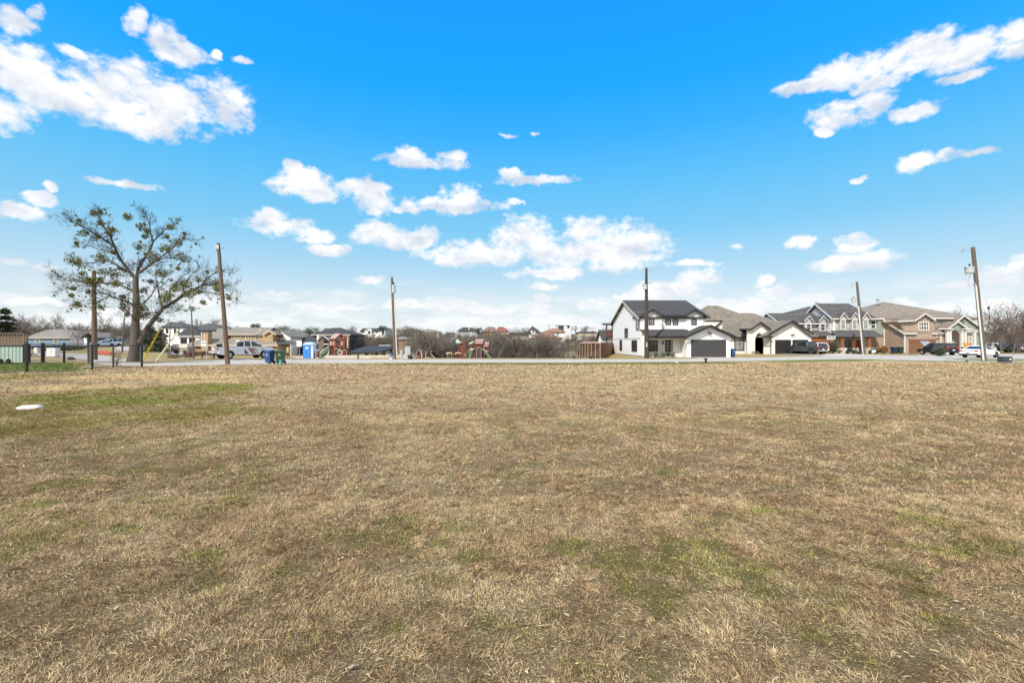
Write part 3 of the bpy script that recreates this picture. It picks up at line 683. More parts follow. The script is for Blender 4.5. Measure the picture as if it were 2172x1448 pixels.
# ---------------------------------------------------------------- house 2
def house_brickwhite():
    t=thing('brick_house','white brick single-storey house with brown hip roofs and two black garage doors','house',(42,84,0))
    r=MB(); z0=2.95
    hip(r,29.5,48.5,79,99,z0,Z(648,89),36.9,38.9); hip(r,37.5,51.5,79.2,94,z0+.04,Z(664,86.6),40.9,44.2)
    # front hip left of the entry (descends to the window wall)
    hip(r,X(1545,78),X(1588,78),76.6,92,Z(714.5,76.6),6.6,X(1545,78)+3,X(1545,78)+3.1,ym=86)
    ex0,ex1,exm=X(1568,75.5),X(1633,75.5),X(1612.5,75.5); ze,zp=Z(697,75.5),Z(682,75.5)
    r.slab([(ex0,75.4,ze),(X(1594,75.5),75.4,ze),(X(1612,80),82,Z(672,82)),(X(1590,80),82,Z(672,82))],.18)
    gable_y(r,X(1592,75.5),ex1,75.3,82,ze,zp,.16,xm=exm)
    gx0,gx1,gxm=X(1616,74.6),X(1724.5,74.6),X(1680.6,74.6); ge,gr=Z(713,74.6),Z(679,74.6)
    s=(gr-ge)/(gxm-gx0)
    r.slab([(gx0,74.5,ge),(gxm,74.5,gr),(gxm,86,gr),(gx0,86,ge)],.2); r.slab([(gxm,74.5,gr),(gx1,74.5,ge),(gx1,86,ge),(gxm,86,gr)],.2)
    rf=build('roof',r,M['roofb'],t)
    v=MB(); 
    f=MB(); rake_y(f,X(1592,75.5),ex1,75.3,ze,zp,.1,.24,xm=exm); rake_y(f,gx0+(X(1636,74.6)-gx0)*.8,gx1,74.5,ge+ (gr-ge)*.18,gr,.0,.3,xm=gxm)
    f.box(ex0,X(1592,75.5),75.28,75.4,ze-.24,ze+.02); f.box(X(1545,76.6),X(1587,76.6),76.48,76.6,Z(716,76.6)-.12,Z(714,76.6)); f.box(gx0,X(1638,74.6),74.4,74.5,ge-.22,ge+.02)
    f.tube((X(1635,75),75.0,ge-.1),(X(1635,75),75.0,.1),.07,.07,8); f.tube((X(1585.5,76),76.3,4),(X(1585.5,76),76.3,.1),.08,.08,8)
    build('black_fascia',f,M['black'],t)
    w=MB(); w.box(X(1545,77),X(1590,77),77,92,-.3,2.8)
    w.prism([(X(1584,76),-.3),(X(1600,76),-.3),(X(1600,76),2.0),(X(1601,76),2.6),(X(1604.5,76),3.15),(X(1609.5,76),3.4),(X(1614.5,76),3.15),(X(1618,76),2.6),(X(1619,76),2.0),(X(1619,76),-.3),(X(1630,76),-.3),(X(1630,76),Z(698,76)),(exm,Z(684,76)),(X(1595,76),Z(698,76)),(X(1588,76),Z(700,76)),(X(1584,76),Z(700,76))],'y',75.8,76.1)
    w.box(X(1619,76),X(1621,76),76.1,80,-.3,3.3); w.box(X(1584,77.5),X(1625,77.5),79.9,80.2,-.3,3.6); w.box(X(1619,76),X(1640,76),76.0,80,-.3,2.7)
    w.prism([(X(1636,75.1),-.3),(X(1721,75.1),-.3),(X(1721,75.1),ge+.1),(gxm,gr-.25),(X(1636,75.1),ge+(gr-ge)*.22)],'y',75.1,86)
    w.box(31,49,80,97,-.3,2.9)
    build('brick_wall',w,M['wbrick'],t)
    g=MB(); g.prism([(X(1594,76),0),(X(1600,76),0),(X(1600,76),.01)],'y',75.7,75.75)
    for a,b in ((1644,1677),(1681,1713.5)):
        g=MB(); g.box(X(a,75.1),X(b,75.1),75.0,75.1,.1,Z(720.5,75.1)); gd=build('garage_door',g,M['garageblk'],t)
    l=MB(); l.box(X(1680,75)-.15,X(1680,75)+.15,74.9,75.1,3.0,3.12); l.tube((X(1680,75)+.1,75,3.05),(X(1680,75)+.25,74.7,3.15),.07,.09,6); build('garage_light',l,M['blackmetal'],t)
    n=MB(); n.box(X(1678.3,75.1),X(1679.6,75.1),75.07,75.1,Z(698,75.1),Z(694.5,75.1)); build('gable_vent',n,M['greymetal'],t)
    wx(t,1557.5,1578.5,716,743.5,77.0,M['black'],M['glassb'],mx=1,mz=1,fw=.12)
    # small upper dormers seen against the roof by the farmhouse
    w=MB(); x0=X(1491,79); w.prism([(X(1480,78.6),2.9),(X(1529,78.6),2.9),(X(1533,78.6),Z(679,78.6)),(X(1480,78.6),Z(681,78.6))],'y',78.5,79.0); build('upper_wall',w,M['wbrick'],t)
    f=MB(); f.prism([(X(1529,78.3),Z(688,78.3)+.2),(X(1534,78.3),Z(679,78.3)),(X(1514,78.3),Z(694,78.3)),(X(1516,78.3),Z(697,78.3))],'y',78.2,78.45); f.box(X(1478,78.2),X(1534,78.2),78.3,78.45,Z(680.6,78.2),Z(678.9,78.2)); build('dormer_trim',f,M['black'],t)
    for (px,py,w_) in ((1484,658,9),):
        s_=MB(); s_.slab([(X(px-4,83),83,Z(py+3,83)),(X(px+3,83),83,Z(py,83)),(X(px+6,83.8),83.8,Z(py-1,83)),(X(px-1,83.8),83.8,Z(py+2,83))],.1); build('skylight',s_,M['greymetal'],t)
    leafb=None
house_brickwhite()
leafbush('low_shrub','small dry brown shrub at the foot of the white brick arch','shrub',(X(1602,75),75,.05),(.8,.4,.22),500,M['drybush'],12,.05)
# ---------------------------------------------------------------- house 3
def house_grey():
    t=thing('stone_house','grey two-storey house with stone front, dark roof, gabled dormers and orange porch posts','house',(56,88,0))
    d=84.0; xl=57.3; ze,zr=Z(675,84),Z(643.5,88.5)
    w=MB(); xr=X(1845,84.6); ym=88.5; yb=93
    w.prism([(84.2,-.3),(yb,-.3),(yb,ze),(ym,zr-.15),(84.2,ze)],'x',xl,xl+.3); build('side_wall',w,M['greysid'],t)
    w=MB(); w.box(xl-.02,X(1771,84),83.95,84.6,-.3,ze-.1); w.prism([(84.0,2.0),(87.6,2.0),(84.0,ze)],'x',xl-.06,xl-.01); build('stone_pier',w,M['stonew'],t)
    w=MB(); w.box(X(1771,84.2),xr,84.2,92.8,-.3,ze-.05); build('stone_wall',w,M['stone'],t)
    r=MB()
    rl,rr=xl-.45,X(1799.7,88.5); e=.5
    v=[(rl,83.7,ze),(xr+.8,83.7,ze),(xr+.8,93.3,ze),(rl,93.3,ze),(rl,88.5,zr),(rr,88.5,zr)]
    r.slab([v[0],v[1],v[5],v[4]],.2); r.slab([v[1],v[2],v[5]],.2); r.slab([v[2],v[3],v[4],v[5]],.2)
    # rear mass roof left of the tall gable
    hip(r,50.5,60,90,100,6.4,Z(650,95),X(1716,95),X(1730,95))
    # wing
    wz,we=Z(664,90),Z(683,86); gable_x(r,48.6,57.6,86,94,we,wz,.18,.3)
    r.slab([(X(1690,86),86.2,Z(700,86)),(X(1762,86),86.2,Z(700,86)),(X(1770,83),83.0,Z(711.5,83)),(X(1692,83),83.0,Z(711.5,83))],.16)
    r.slab([(X(1763,84),84.1,Z(700.5,84)),(xr+.3,84.1,Z(700.5,84)),(xr+.3,81.8,Z(713,81.8)),(X(1772,81.8),81.8,Z(713,81.8))],.16)
    rf=build('roof',r,M['roofg'],t)
    v_=MB(); v_.box(X(1732,90)-.3,X(1732,90)+.3,89.5,90,zr-.3,zr+.35); build('roof_vent',v_,M['greymetal'],rf); v_=MB(); v_.box(X(1684,96),X(1684,96)+.8,95,95.6,7.0,8.3); build('chimney',v_,M['greymetal'],rf)
    f=MB(); s=(zr-ze)/(ym-83.7)
    for a in (83.7,93.3): f.prism([(a,ze+.02),(a,ze-.28),(ym,zr-.26),(ym,zr+.05)],'x',rl-.06,rl)
    build('rake_trim',f,M['whitetrim'],t); f=MB(); s=(wz-we)/4
    for a in (85.7,94.3): f.prism([(a,we-.3*s+.02),(a,we-.3*s-.2),(90,wz-.18),(90,wz+.04)],'x',48.54,48.6)
    build('rake_trim',f,M['whitetrim'],t)
    f=MB(); f.box(xl-.4,xr+.8,83.6,83.7,ze-.24,ze-.02); build('eave_trim',f,M['whitetrim'],t)
    f=MB(); f.box(X(1690,85.6),57.2,85.55,85.65,we-.42,we-.2); build('eave_trim',f,M['whitetrim'],t)
    w=MB(); w.box(49,57.3,86.2,94,-.3,we-.25); w.prism([(86.2,we-.3),(93.8,we-.3),(90,wz-.2)],'x',49,49.2); build('wing_wall',w,M['greysid'],t)
    w=MB(); w.box(X(1692,83.6),X(1772,83.6),83.5,84.2,-.3,2.95); build('brick_wall',w,M['brickr'],t)
    g=MB(); g.box(X(1722,83.5),X(1757.5,83.5),83.4,83.5,.05,Z(716.5,83.5)); build('garage_door',g,M['garageorg'],t)
    # dormers of wing and main front
    def dormer(px0,px1,pxm,pye,pyp,d,pyb,wy0,wy1,mat_,gm):
        x0,x1,xm=X(px0,d),X(px1,d),X(pxm,d); b=MB(); m=.22
        b.prism([(x0+m,Z(pyb,d)),(x1-m,Z(pyb,d)),(x1-m,Z(pye,d)),(xm,Z(pyp+2,d)),(x0+m,Z(pye,d))],'y',d,d+2.0)
        db=build('dormer',b,mat_,t)
        r_=MB(); gable_y(r_,x0,x1,d-.25,d+3.2,Z(pye,d),Z(pyp,d),.1,xm=xm); build('dormer_roof',r_,M['roofg'],db)
        f_=MB(); rake_y(f_,x0,x1,d-.25,Z(pye,d),Z(pyp,d),0,.17,.06,xm=xm); build('dormer_trim',f_,M['whitetrim'],db)
        c=MB(); w0,w1=X(pxm-5.4,d),X(pxm+5.4,d)
        win(t,'y',d,w0,w1,Z(wy1,d),Z(wy0,d),M['whitetrim'],M[gm],mz=1,fw=.13,out=.06)
    dormer(1704,1724,1715,681,669.5,85.6,706,685,702,M['greysid'],'glass'); dormer(1735,1755,1745,681,669.5,85.6,706,685,702,M['greysid'],'glass')
    for p in (1788,1812.5,1836): dormer(p-9,p+9,p,675.5,662.5,83.7,701,677.5,698.5,M['greysid'],'glassb')
    # porch
    pd=82.2
    for p in (1785.5,1811,1842.5):
        b=MB(); x=X(p,pd); b.box(x-.24,x+.24,pd-.2,pd+.2,.9,Z(714,pd)); build('porch_post',b,M['garageorg'],t)
        b=MB(); b.box(x-.6,x+.6,pd-.45,pd+.45,-.2,.95); build('post_base',b,M['stone'],t)
    b=MB(); b.box(X(1776,82),X(1845,82),82.0,82.2,Z(716,82),Z(713,82)); build('porch_beam',b,M['darkroof'],t)
    wx(t,1794,1806,722,742,84.15,M['black'],M['glass'],mx=1,mz=1); b=MB(); b.box(X(1817,84),X(1828,84),84.1,84.2,.05,2.3); dr=build('front_door',b,mat('red_door',(.20,.03,.03),.5),t)
house_grey()
# ---------------------------------------------------------------- house 4
def house_taupe():
    t=thing('brick_house','brown brick house with taupe roof, brown garage door and pale green gabled porch','house',(73,86,0))
    w=MB(); xa=66.6
    w.box(X(1841,84.4),xa,84.4,96,-.3,Z(709,84.4)); w.prism([(80,-.3),(96,-.3),(96,Z(675,84.4)),(84.4,Z(675,84.4)),(80,Z(706,80))],'x',xa,xa+.3)
    gx0,gx1=xa,X(2005,80)
    w.box(gx0+.3,gx1,80,84,-.3,Z(706.5,80)-.05)
    pk=Z(665,80.4); w.prism([(X(1921,80.4),Z(706,80.4)),(X(1983,80.4),Z(706,80.4)),(X(1983,80.4),Z(678,80.4)),(X(1962,80.4),pk),(X(1940,80.4),Z(680,80.4)),(X(1905,80.4),Z(682,80.4))],'y',80.4,85)
    w.box(X(1984,80),X(2000,80),79.9,80.2,-.3,3.3)
    build('brick_wall',w,M['brick'],t)
    w=MB(); w.box(X(1841,84.3),xa-.02,84.3,96,Z(709,84.3),Z(675,84.3)); build('siding_wall',w,M['sagesid'],t); w=MB(); w.box(X(1984,82),X(2020,82),82,90,2.4,Z(674,82)); 
    w.prism([(X(2003,81.5),-.2),(X(2085,81.5),-.2),(X(2085,81.5),Z(703,81.5)),(X(2046.6,81.5),Z(671,81.5)),(X(2006,81.5),Z(703,81.5))],'y',81.5,90)
    build('gable_wall',w,M['sagesid'],t); w=MB()
    w.prism([(X(2013,79.4),Z(696.5,79.4)),(X(2052,79.4),Z(696.5,79.4)),(X(2032,79.4),Z(683,79.4))],'y',79.4,81.6)
    # arched header over the entry
    pts=[(X(2006,79.5),Z(697,79.5)),(X(2052,79.5),Z(697,79.5)),(X(2052,79.5),Z(704,79.5)),(X(2040,79.5),Z(704,79.5))]
    for k in range(1,6):
        a=PI*k/6; pts.append((X(2027+11*math.cos(a),79.5),Z(704-4.5*math.sin(a),79.5)))
    pts+= [(X(2014,79.5),Z(704,79.5)),(X(2006,79.5),Z(704,79.5))]
    w.prism(pts,'y',79.45,79.7)
    build('porch_gable',w,M['sagesid'],t)
    r=MB()
    A=(X(1873.6,92),92,Z(640,92)); e=Z(675,84.4)
    q=[(X(1832,84),84.1,e),(84,84.1,e),(90,100,e),(62,100,e)]
    for i in range(4): r.slab([q[i],q[(i+1)%4],A],.2)
    B=(X(1980,89),89,Z(657,89)); e2=Z(677,82); q=[(69.5,81.8,e2),(X(2018,82),81.8,e2),(86.5,97,e2-.3),(72,97,e2-.3)]
    for i in range(4): r.slab([q[i],q[(i+1)%4],B],.18)
    # sloping garage roof left + catslide
    r.slab([(66.2,84.6,e+.02),(72,84.6,e+.02),(X(1946,79.7),79.7,Z(706,79.7)),(66.2,79.7,Z(706,79.7))],.18)
    r.slab([(X(1978,79.8),79.8,Z(706,79.8)),(X(2005,79.8),79.8,Z(706,79.8)),(X(2024,84),84,Z(676,84)),(X(1990,84),84,Z(690,84))],.16)
    # dormer roof over the brick gable
    r.slab([(X(1904.5,80),79.9,Z(681,80)),(X(1940,80),79.9,Z(679.5,80)),(X(1956,85),86.5,Z(664,85)),(X(1925,85),86.5,Z(666,85))],.14)
    gable_y(r,X(1940,80),X(1984,80),79.9,87,Z(679,80),Z(664,80),.14,xm=X(1961.8,80))
    r.slab([(X(1980,81.6),81.5,Z(674,81.6)),(X(2023,81.6),81.5,Z(674,81.6)),(X(2023,84),84.5,Z(671,84)),(X(1980,84),84.5,Z(671,84))],.14)
    gable_y(r,X(2003,81),X(2095,81),81.1,90,Z(703,81),Z(668.5,81),.15,xm=X(2046.6,81))
    gable_y(r,X(2010,79),X(2054,79),79.0,81.6,Z(697,79),Z(681,79),.12,xm=X(2032,79))
    rf=build('roof',r,M['roofbr4'],t)
    v=MB(); v.tube((X(1863,90),90,9.3),(X(1863,90),90,10.1),.25,.25,10); v.box(X(1863,90)-.35,X(1863,90)+.35,89.7,90.3,10.02,10.15); build('roof_vent',v,M['greymetal'],rf)
    f=MB(); f.prism([(80-.35,Z(708,80)),(80-.35,Z(706,80)+.02),(84.6,e+.05),(84.6,e-.25)],'x',66.1,66.2); build('rake_trim',f,M['whitetrim'],t)
    f=MB(); f.box(X(1841,84),66.4,83.98,84.1,e-.24,e+.0); build('eave_trim',f,M['whitetrim'],t)
    f=MB(); f.box(66.1,X(1946,79.6),79.58,79.7,Z(706,79.7)-.22,Z(706,79.7)+.0); build('eave_trim',f,M['whitetrim'],t)
    f=MB(); f.box(X(1978,79.7),X(2005,79.7),79.68,79.8,Z(706,79.8)-.24,Z(706,79.8)-.0); build('eave_trim',f,M['whitetrim'],t)
    f=MB(); rake_y(f,X(1940,80),X(1984,80),79.9,Z(679,80),Z(664,80),0,.2,.07,xm=X(1961.8,80)); build('rake_trim',f,M['whitetrim'],t)
    f=MB(); f.prism([(X(1904.5,79.8),Z(683.2,80)),(X(1904.5,79.8),Z(680.8,80)),(X(1940,79.8),Z(679,80)),(X(1940,79.8),Z(681.4,80))],'y',79.8,79.9); build('rake_trim',f,M['whitetrim'],t)
    f=MB(); f.box(X(1980,81.4),X(2023,81.4),81.38,81.5,Z(674,81.5)-.2,Z(674,81.5)+.02); build('eave_trim',f,M['whitetrim'],t)
    f=MB(); rake_y(f,X(2003,81),X(2095,81),81.1,Z(703,81),Z(668.5,81),0,.22,.07,xm=X(2046.6,81)); build('rake_trim',f,M['whitetrim'],t)
    f=MB(); rake_y(f,X(2010,79),X(2054,79),79.0,Z(697,79),Z(681,79),0,.2,.07,xm=X(2032,79)); build('rake_trim',f,M['whitetrim'],t)
    f=MB(); f.box(X(1991,78.9),X(2022,78.9),78.8,78.95,Z(698.6,78.9),Z(696.6,78.9)); build('eave_trim',f,M['whitetrim'],t)
    f=MB(); f.box(X(2041,78.9),X(2062,78.9),78.8,78.95,Z(698.6,78.9),Z(696.6,78.9)); build('eave_trim',f,M['whitetrim'],t)
    f=MB(); f.box(X(2048,81),X(2096,81),80.9,81.05,Z(703,81),Z(700.5,81)); build('eave_trim',f,M['whitetrim'],t)
    f=MB(); f.box(xa-.12,xa+.05,79.86,80.0,.1,Z(707,80)); build('downspout',f,M['whitetrim'],t)
    f=MB(); f.box(xa-.16,xa-.0,84.2,84.36,.1,e-.3); build('downspout',f,M['whitetrim'],t)
    f=MB(); f.box(X(1995,79.8),X(1996.5,79.8),79.75,79.88,.1,3.2); build('downspout',f,M['whitetrim'],t)
    for p in (2009,2014.2,2039.5,2046,2066.5):
        b=MB(); x=X(p,79.3); b.box(x-.17,x+.17,79.1,79.45,-.1,Z(702,79.3)); b.box(x-.23,x+.23,79.04,79.5,-.1,.25); b.box(x-.23,x+.23,79.04,79.5,Z(702,79.3)-.1,Z(702,79.3)); build('porch_column',b,M['whitetrim'],t)
    g=MB(); g.box(X(1928,80),X(1990,80),79.93,80,.08,Z(720,80)); build('garage_door',g,M['garagebrn'],t)
    g=MB(); g.box(X(1926.5,80),X(1991.5,80),79.9,79.96,Z(720,80),Z(718,80)); build('door_lintel',g,M['brickr'],t)
    wx(t,1947.5,1970,682,700.5,80.4,M['whitetrim'],M['glass'],mx=3,mz=1,fw=.16,mw=.12); wx(t,1845,1857.5,679,697.5,84.3,M['whitetrim'],M['glass'],mz=1,fw=.16,mw=.12)
    wx(t,2053.5,2062,713,733,81.5,M['whitetrim'],M['glassb'],mz=1,fw=.2,mw=.12)
    b=MB(); b.box(X(2040,81.45),X(2045,81.45),81.4,81.5,Z(686,81.4),Z(676,81.4)); build('gable_vent',b,mat('dark_sage',(.14,.15,.11),.8),t)
    b=MB(); b.box(X(2016,81.4),X(2036,81.4),81.35,81.5,-.1,Z(703,81.4)); en=build('entry_wall',b,M['brick'],t)
    d_=MB(); d_.box(X(2018,81.3),X(2023,81.3),81.28,81.36,.0,2.4); build('front_door',d_,M['whitetrim'],t)
house_taupe()
# ---------------------------------------------------------------- distant houses (generic maker with explicit shapes)
def simple_house(name,label,px0,px1,pyeave,pyroof,pybase,d,wallm,roofm,depth=9,style='hip',ridge=None,wins=(),extra=None,trim=None,cat='house',ov=.4,pre=3.0):
    x0,x1=X(px0,d),X(px1,d); zb=Z(pybase,d); ze=Z(pyeave,d); zr=Z(pyroof,d+depth/2)
    t=thing(name,label,cat,((x0+x1)/2,d+depth/2,zb))
    w=MB()
    if style=='gabley': w.prism([(x0,zb-pre),(x1,zb-pre),(x1,ze),((x0+x1)/2,zr-.15),(x0,ze)],'y',d,d+depth)
    elif style=='gablex': w.prism([(d,zb-pre),(d+depth,zb-pre),(d+depth,ze),(d+depth/2,zr-.15),(d,ze)],'x',x0,x1)
    else: w.box(x0,x1,d,d+depth,zb-pre,ze)
    build('wall',w,wallm,t)
    r=MB()
    if style=='hip':
        a,b=ridge if ridge else (px0+(px1-px0)*.3,px0+(px1-px0)*.7)
        hip(r,x0-ov,x1+ov,d-ov,d+depth+ov,ze,zr,X(a,d+depth/2),X(b,d+depth/2))
    elif style=='gablex': gable_x(r,x0-ov,x1+ov,d,d+depth,ze+.05,zr+.05,.2,ov)
    elif style=='gabley': 
        zr=Z(pyroof,d); gable_y(r,x0,x1,d-ov,d+depth,ze,zr+.1,.2,ov)
    elif style=='flat': r.box(x0-ov,x1+ov,d-ov,d+depth+ov,ze,zr if zr>ze+.3 else ze+.35)
    build('roof',r,roofm,t)
    if trim:
        f=MB()
        if style=='gabley': rake_y(f,x0,x1,d-ov,ze,zr+.1,ov,.3,.06)
        else: f.box(x0-ov,x1+ov,d-ov-.06,d-ov,ze-.25,ze-.02)
        build('trim',f,trim,t)
    for (a,b,c,e) in wins[:]:
        wx(t,a,b,c,e,d,M['whitetrim'] if wallm is not M['white'] else M['black'],M['glass'],mz=1 if (e-c)>5 else 0,fw=.14,mw=.1)
    if extra: extra(t,d)
    return t
def ex_blue(t,d):
    b=MB(); b.prism([(X(172,d),0),(X(204,d),0),(X(204,d),Z(716,d)),(X(190,d),Z(706,d)),(X(172,d),Z(716,d))],'y',d-3,d); build('porch_wall',b,mat('grey_blue_siding',(.20,.21,.25),.7),t)
    r=MB(); gable_y(r,X(170,d-3),X(207,d-3),d-3.3,d+4,Z(716,d),Z(704.5,d),.18); build('porch_roof',r,M['roofw'],t)
    b=MB(); b.box(X(179,d-3),X(185,d-3),d-3.1,d-3,1.2,Z(717,d-3)); build('front_door',b,M['signwhite'],t)
simple_house('bungalow','low blue bungalow with pale grey hip roof behind the chain-link fence',60,186,715.5,699,733,120,M['bluesid'],M['roofw'],depth=11,ridge=(98,150),wins=((75,84.5,717,727),(114,124,717,727.5),(149,158.5,717,727)),extra=ex_blue,trim=M['cream'])
def ex_mod(t,d):
    for (a,b,c,e) in ((369,374,690,701),(377,381,690,700),(421,429,703,712),(432,436,703,712),(440,447,699,705)): wx(t,a,b,c,e,d-.0,M['black'],M['glass'],mz=0,fw=.1)
simple_house('modern_house','white two-storey house with dark flat-hipped roofs behind the conifers',346,388,693,683,728,150,M['white'],M['roofg'],depth=14,ridge=(362,376),wins=((369,374,697,708),(377,381,697,707),(352,357,697,707)),trim=M['black'])
simple_house('modern_house','wide white house with black hip roof rising behind the tan house',414,474,700,686,726,142,M['white'],M['roofg'],depth=14,ridge=(438,452),wins=((421,429,702,712),(441,444,700,706),(445.5,448.5,700,706)),trim=M['black'])
simple_house('garage_building','white garage block with steep black roof and two dark doors',379,424,712,694,729,128,M['white'],M['rooft'],depth=10,ridge=(398,410),wins=(),extra=lambda t,d:[build('garage_door',MB().box(X(a,d),X(b,d),d-.1,d,Z(728.5,d),Z(716.5,d)),M['garageblk'],t) for a,b in ((383,396.5),(401,414))],trim=M['whitetrim'])
# tan house
def tan_house():
    d=104; t=thing('tan_house','tan two-storey house with grey roofs and brick base behind the white pickup','house',(X(500,d),d+6,-1))
    w=MB(); w.box(X(400,d),X(590,d),d,d+12,-3,Z(731,d)); build('brick_wall',w,M['tanbrick'],t)
    w=MB(); w.box(X(478,d),X(560,d+2),d+2,d+11,1,Z(709,d+2)); w.prism([(X(558,d+1),1),(X(579,d+1),1),(X(579,d+1),Z(708,d+1)),(X(569,d+1),Z(700,d+1)),(X(558,d+1),Z(708,d+1))],'y',d+1,d+10); build('upper_wall',w,M['tansid'],t)
    r=MB()
    z1=Z(731,d)
    P0=(X(396,d),d-.5,z1);P1=(X(592,d),d-.5,z1);Q0=(X(396,d)+1,d+12,z1);
    r.slab([P0,P1,(X(575,d+2),d+3.4,Z(716,d+2)),(X(452,d+4),d+4.2,Z(716,d+4)+1.0)],.2)
    r.slab([P0,(X(452,d+4),d+4.2,Z(716,d+4)+1.0),(X(478,d+6),d+6.5,Z(697,d+6)),(X(455,d+6),d+10,Z(700,d+8)),Q0],.2)
    r.slab([(X(440,d),d+1.5,Z(722,d)),(X(482,d),d+1.5,Z(722,d)),(X(482,d+6),d+6.5,Z(695.5,d+6)),(X(458,d+6),d+6.5,Z(697,d+6))],.2)
    gable_x(r,X(470,d+2),X(560,d+2),d+2,d+11,Z(709,d+2),Z(694.5,d+6.5),.2,.4)
    gable_y(r,X(555,d),X(582,d),d+.6,d+9,Z(708.5,d),Z(700,d),.2)
    build('roof',r,M['roofw'],t)
    f=MB(); f.box(X(396,d),X(592,d),d-.62,d-.5,z1-.3,z1-.02); f.box(X(482,d+1.6),X(541,d+1.6),d+1.45,d+1.6,Z(710.5,d+2),Z(708.5,d+2)); f.box(X(519.5,d+1.9),X(522.5,d+1.9),d+1.9,d+2,Z(722,d+2),Z(709,d+2)); rake_y(f,X(555,d),X(582,d),d+.6,Z(708.5,d),Z(700,d),0,.3,.06)
    f.prism([(X(541,d+1.5),Z(710.5,d)),(X(541,d+1.5),Z(708.5,d)),(X(555,d+1.5),Z(697,d)),(X(556.5,d+1.5),Z(698.5,d))],'y',d+1.3,d+1.45); build('cream_trim',f,M['cream'],t)
    wx(t,497.5,512,709.5,718,d+2,M['cream'],M['glassb'],mx=1,mz=0,fw=.2); wx(t,526,534,710.5,718,d+2,M['cream'],M['glassb'],mz=0,fw=.16); wx(t,542,549,711,721,d+2,M['cream'],M['glass'],fw=.16); wx(t,572.5,577,711,721,d+1,M['cream'],M['glass'],fw=.12)
    c=MB(); c.box(X(426.5,d-.6),X(441,d-.6),d-.6,d+.9,0,Z(706.5,d)); ch=build('chimney',c,M['tansid'],t)
    c=MB(); c.box(X(426.3,d-.65),X(428.3,d-.65),d-.68,d-.6,1,Z(706.5,d)); c.box(X(433,d-.65),X(435.5,d-.65),d-.68,d-.6,1,Z(706.5,d)); c.box(X(426,d-.65),X(441.5,d-.65),d-.72,d+1.0,Z(706.6,d),Z(705.5,d)); build('corner_board',c,M['cream'],ch)
    c=MB(); c.tube((X(433,d),d,Z(706,d)),(X(433,d),d,Z(702.5,d)),.35,.35,8); build('chimney_cap',c,M['blackmetal'],ch)
    w=MB(); w.box(X(412.5,d-.1),X(415,d-.1),d-.1,d,Z(748,d),Z(733.5,d)); build('corner_trim',w,M['cream'],t)
    w=MB(); w.box(X(486,d),X(503,d),d-.1,d,Z(748,d),Z(734.5,d)); build('garage_door',w,M['cream'],t)
tan_house()
def ex_wg(t,d):
    for a in (587.5,592,596.5): wx(t,a,a+2.6,710,717.5,d,M['black'],M['glass'],mz=0,fw=.1)
    r=MB(); r.slab([(X(590,d),d,Z(721,d)),(X(614,d),d,Z(721,d)),(X(629,d-3),d-3,Z(728,d-3)),(X(586,d-3),d-3,Z(728,d-3))],.2); build('porch_roof',r,M['roofg'],t)
    p=MB(); p.box(X(616,d-3),X(617.6,d-3),d-3,d-2.8,-2,Z(728,d-3)); build('porch_post',p,M['whitetrim'],t)
    p=MB(); p.box(X(589,d),X(613,d),d-.15,d-.05,-2.5,Z(729,d)); p.box(X(599,d-.2),X(602,d-.2),d-.2,d-.1,-2,Z(731,d)); build('porch_shade_wall',p,M['brick'],t)
simple_house('gable_house','small white gabled house with three tiny windows and grey porch roof',574,616,712,700,755,108,M['white'],M['roofw'],depth=9,style='gabley',extra=ex_wg)
def ex_long(t,d):
    b=MB(); b.box(X(672.5,d-.4),X(676.5,d-.4),d-.5,d+9,Z(727,d),Z(711,d)); build('white_party_wall',b,M['signwhite'],t)
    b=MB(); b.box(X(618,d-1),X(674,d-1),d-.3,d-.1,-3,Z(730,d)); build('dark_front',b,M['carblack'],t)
simple_house('rowhouse','long low house with plain charcoal roof behind the blue portable toilet',618,674,726,711,758,112,M['roofg'],M['rooft'],depth=11,style='gablex',extra=ex_long,ov=.2)
def ex_barn(t,d):
    b=MB(); b.prism([(X(687,d-.1),Z(757,d)),(X(697.5,d-.1),Z(757,d)),(X(697.5,d-.1),Z(720,d)),(X(687,d-.1),Z(711.5,d))],'y',d-.15,d); build('dark_opening',b,M['carblack'],t)
    b=MB(); b.prism([(X(686,d-.2),Z(713,d)),(X(686,d-.2),Z(711,d)),(X(699,d-.2),Z(720.5,d)),(X(699,d-.2),Z(723,d))],'y',d-.25,d-.15); b.box(X(686,d-.2),X(697.5,d-.2),d-.25,d-.15,Z(730.5,d),Z(728.8,d)); build('white_rake',b,M['whitetrim'],t)
simple_house('barn_house','brown-sided gabled house beside the long charcoal roof',675,700,721,711.5,758,104,mat('umber_siding',(.16,.12,.095),.8,var=.15),M['roofg'],depth=9,style='gabley',extra=ex_barn,ov=.2)
def ex_big(t,d):
    for a,b in ((730,734.5),(736,740)):
        q=MB(); q.box(X(a,d-.2),X(b,d-.2),d-.25,d,Z(738,d),Z(709,d)); build('cream_panel',q,M['cream'],t)
simple_house('dark_roof_house','large house with steep charcoal hip roof and narrow cream panels',664,741,709,695,758,116,mat('charcoal_wall',(.04,.04,.042),.7),M['rooft'],depth=12,ridge=(707,722),extra=ex_big,trim=M['cream'])
simple_house('stucco_house','white stucco gabled house peeking over charcoal roofs',676,706,708,696,725,150,M['white'],M['roofw'],depth=9,style='gabley')
simple_house('modern_house','distant white flat-roofed modern house above the long charcoal roof',617,642,703.5,702,718,190,M['white'],M['roofw'],depth=9,style='flat',wins=((621,628,706,709),))
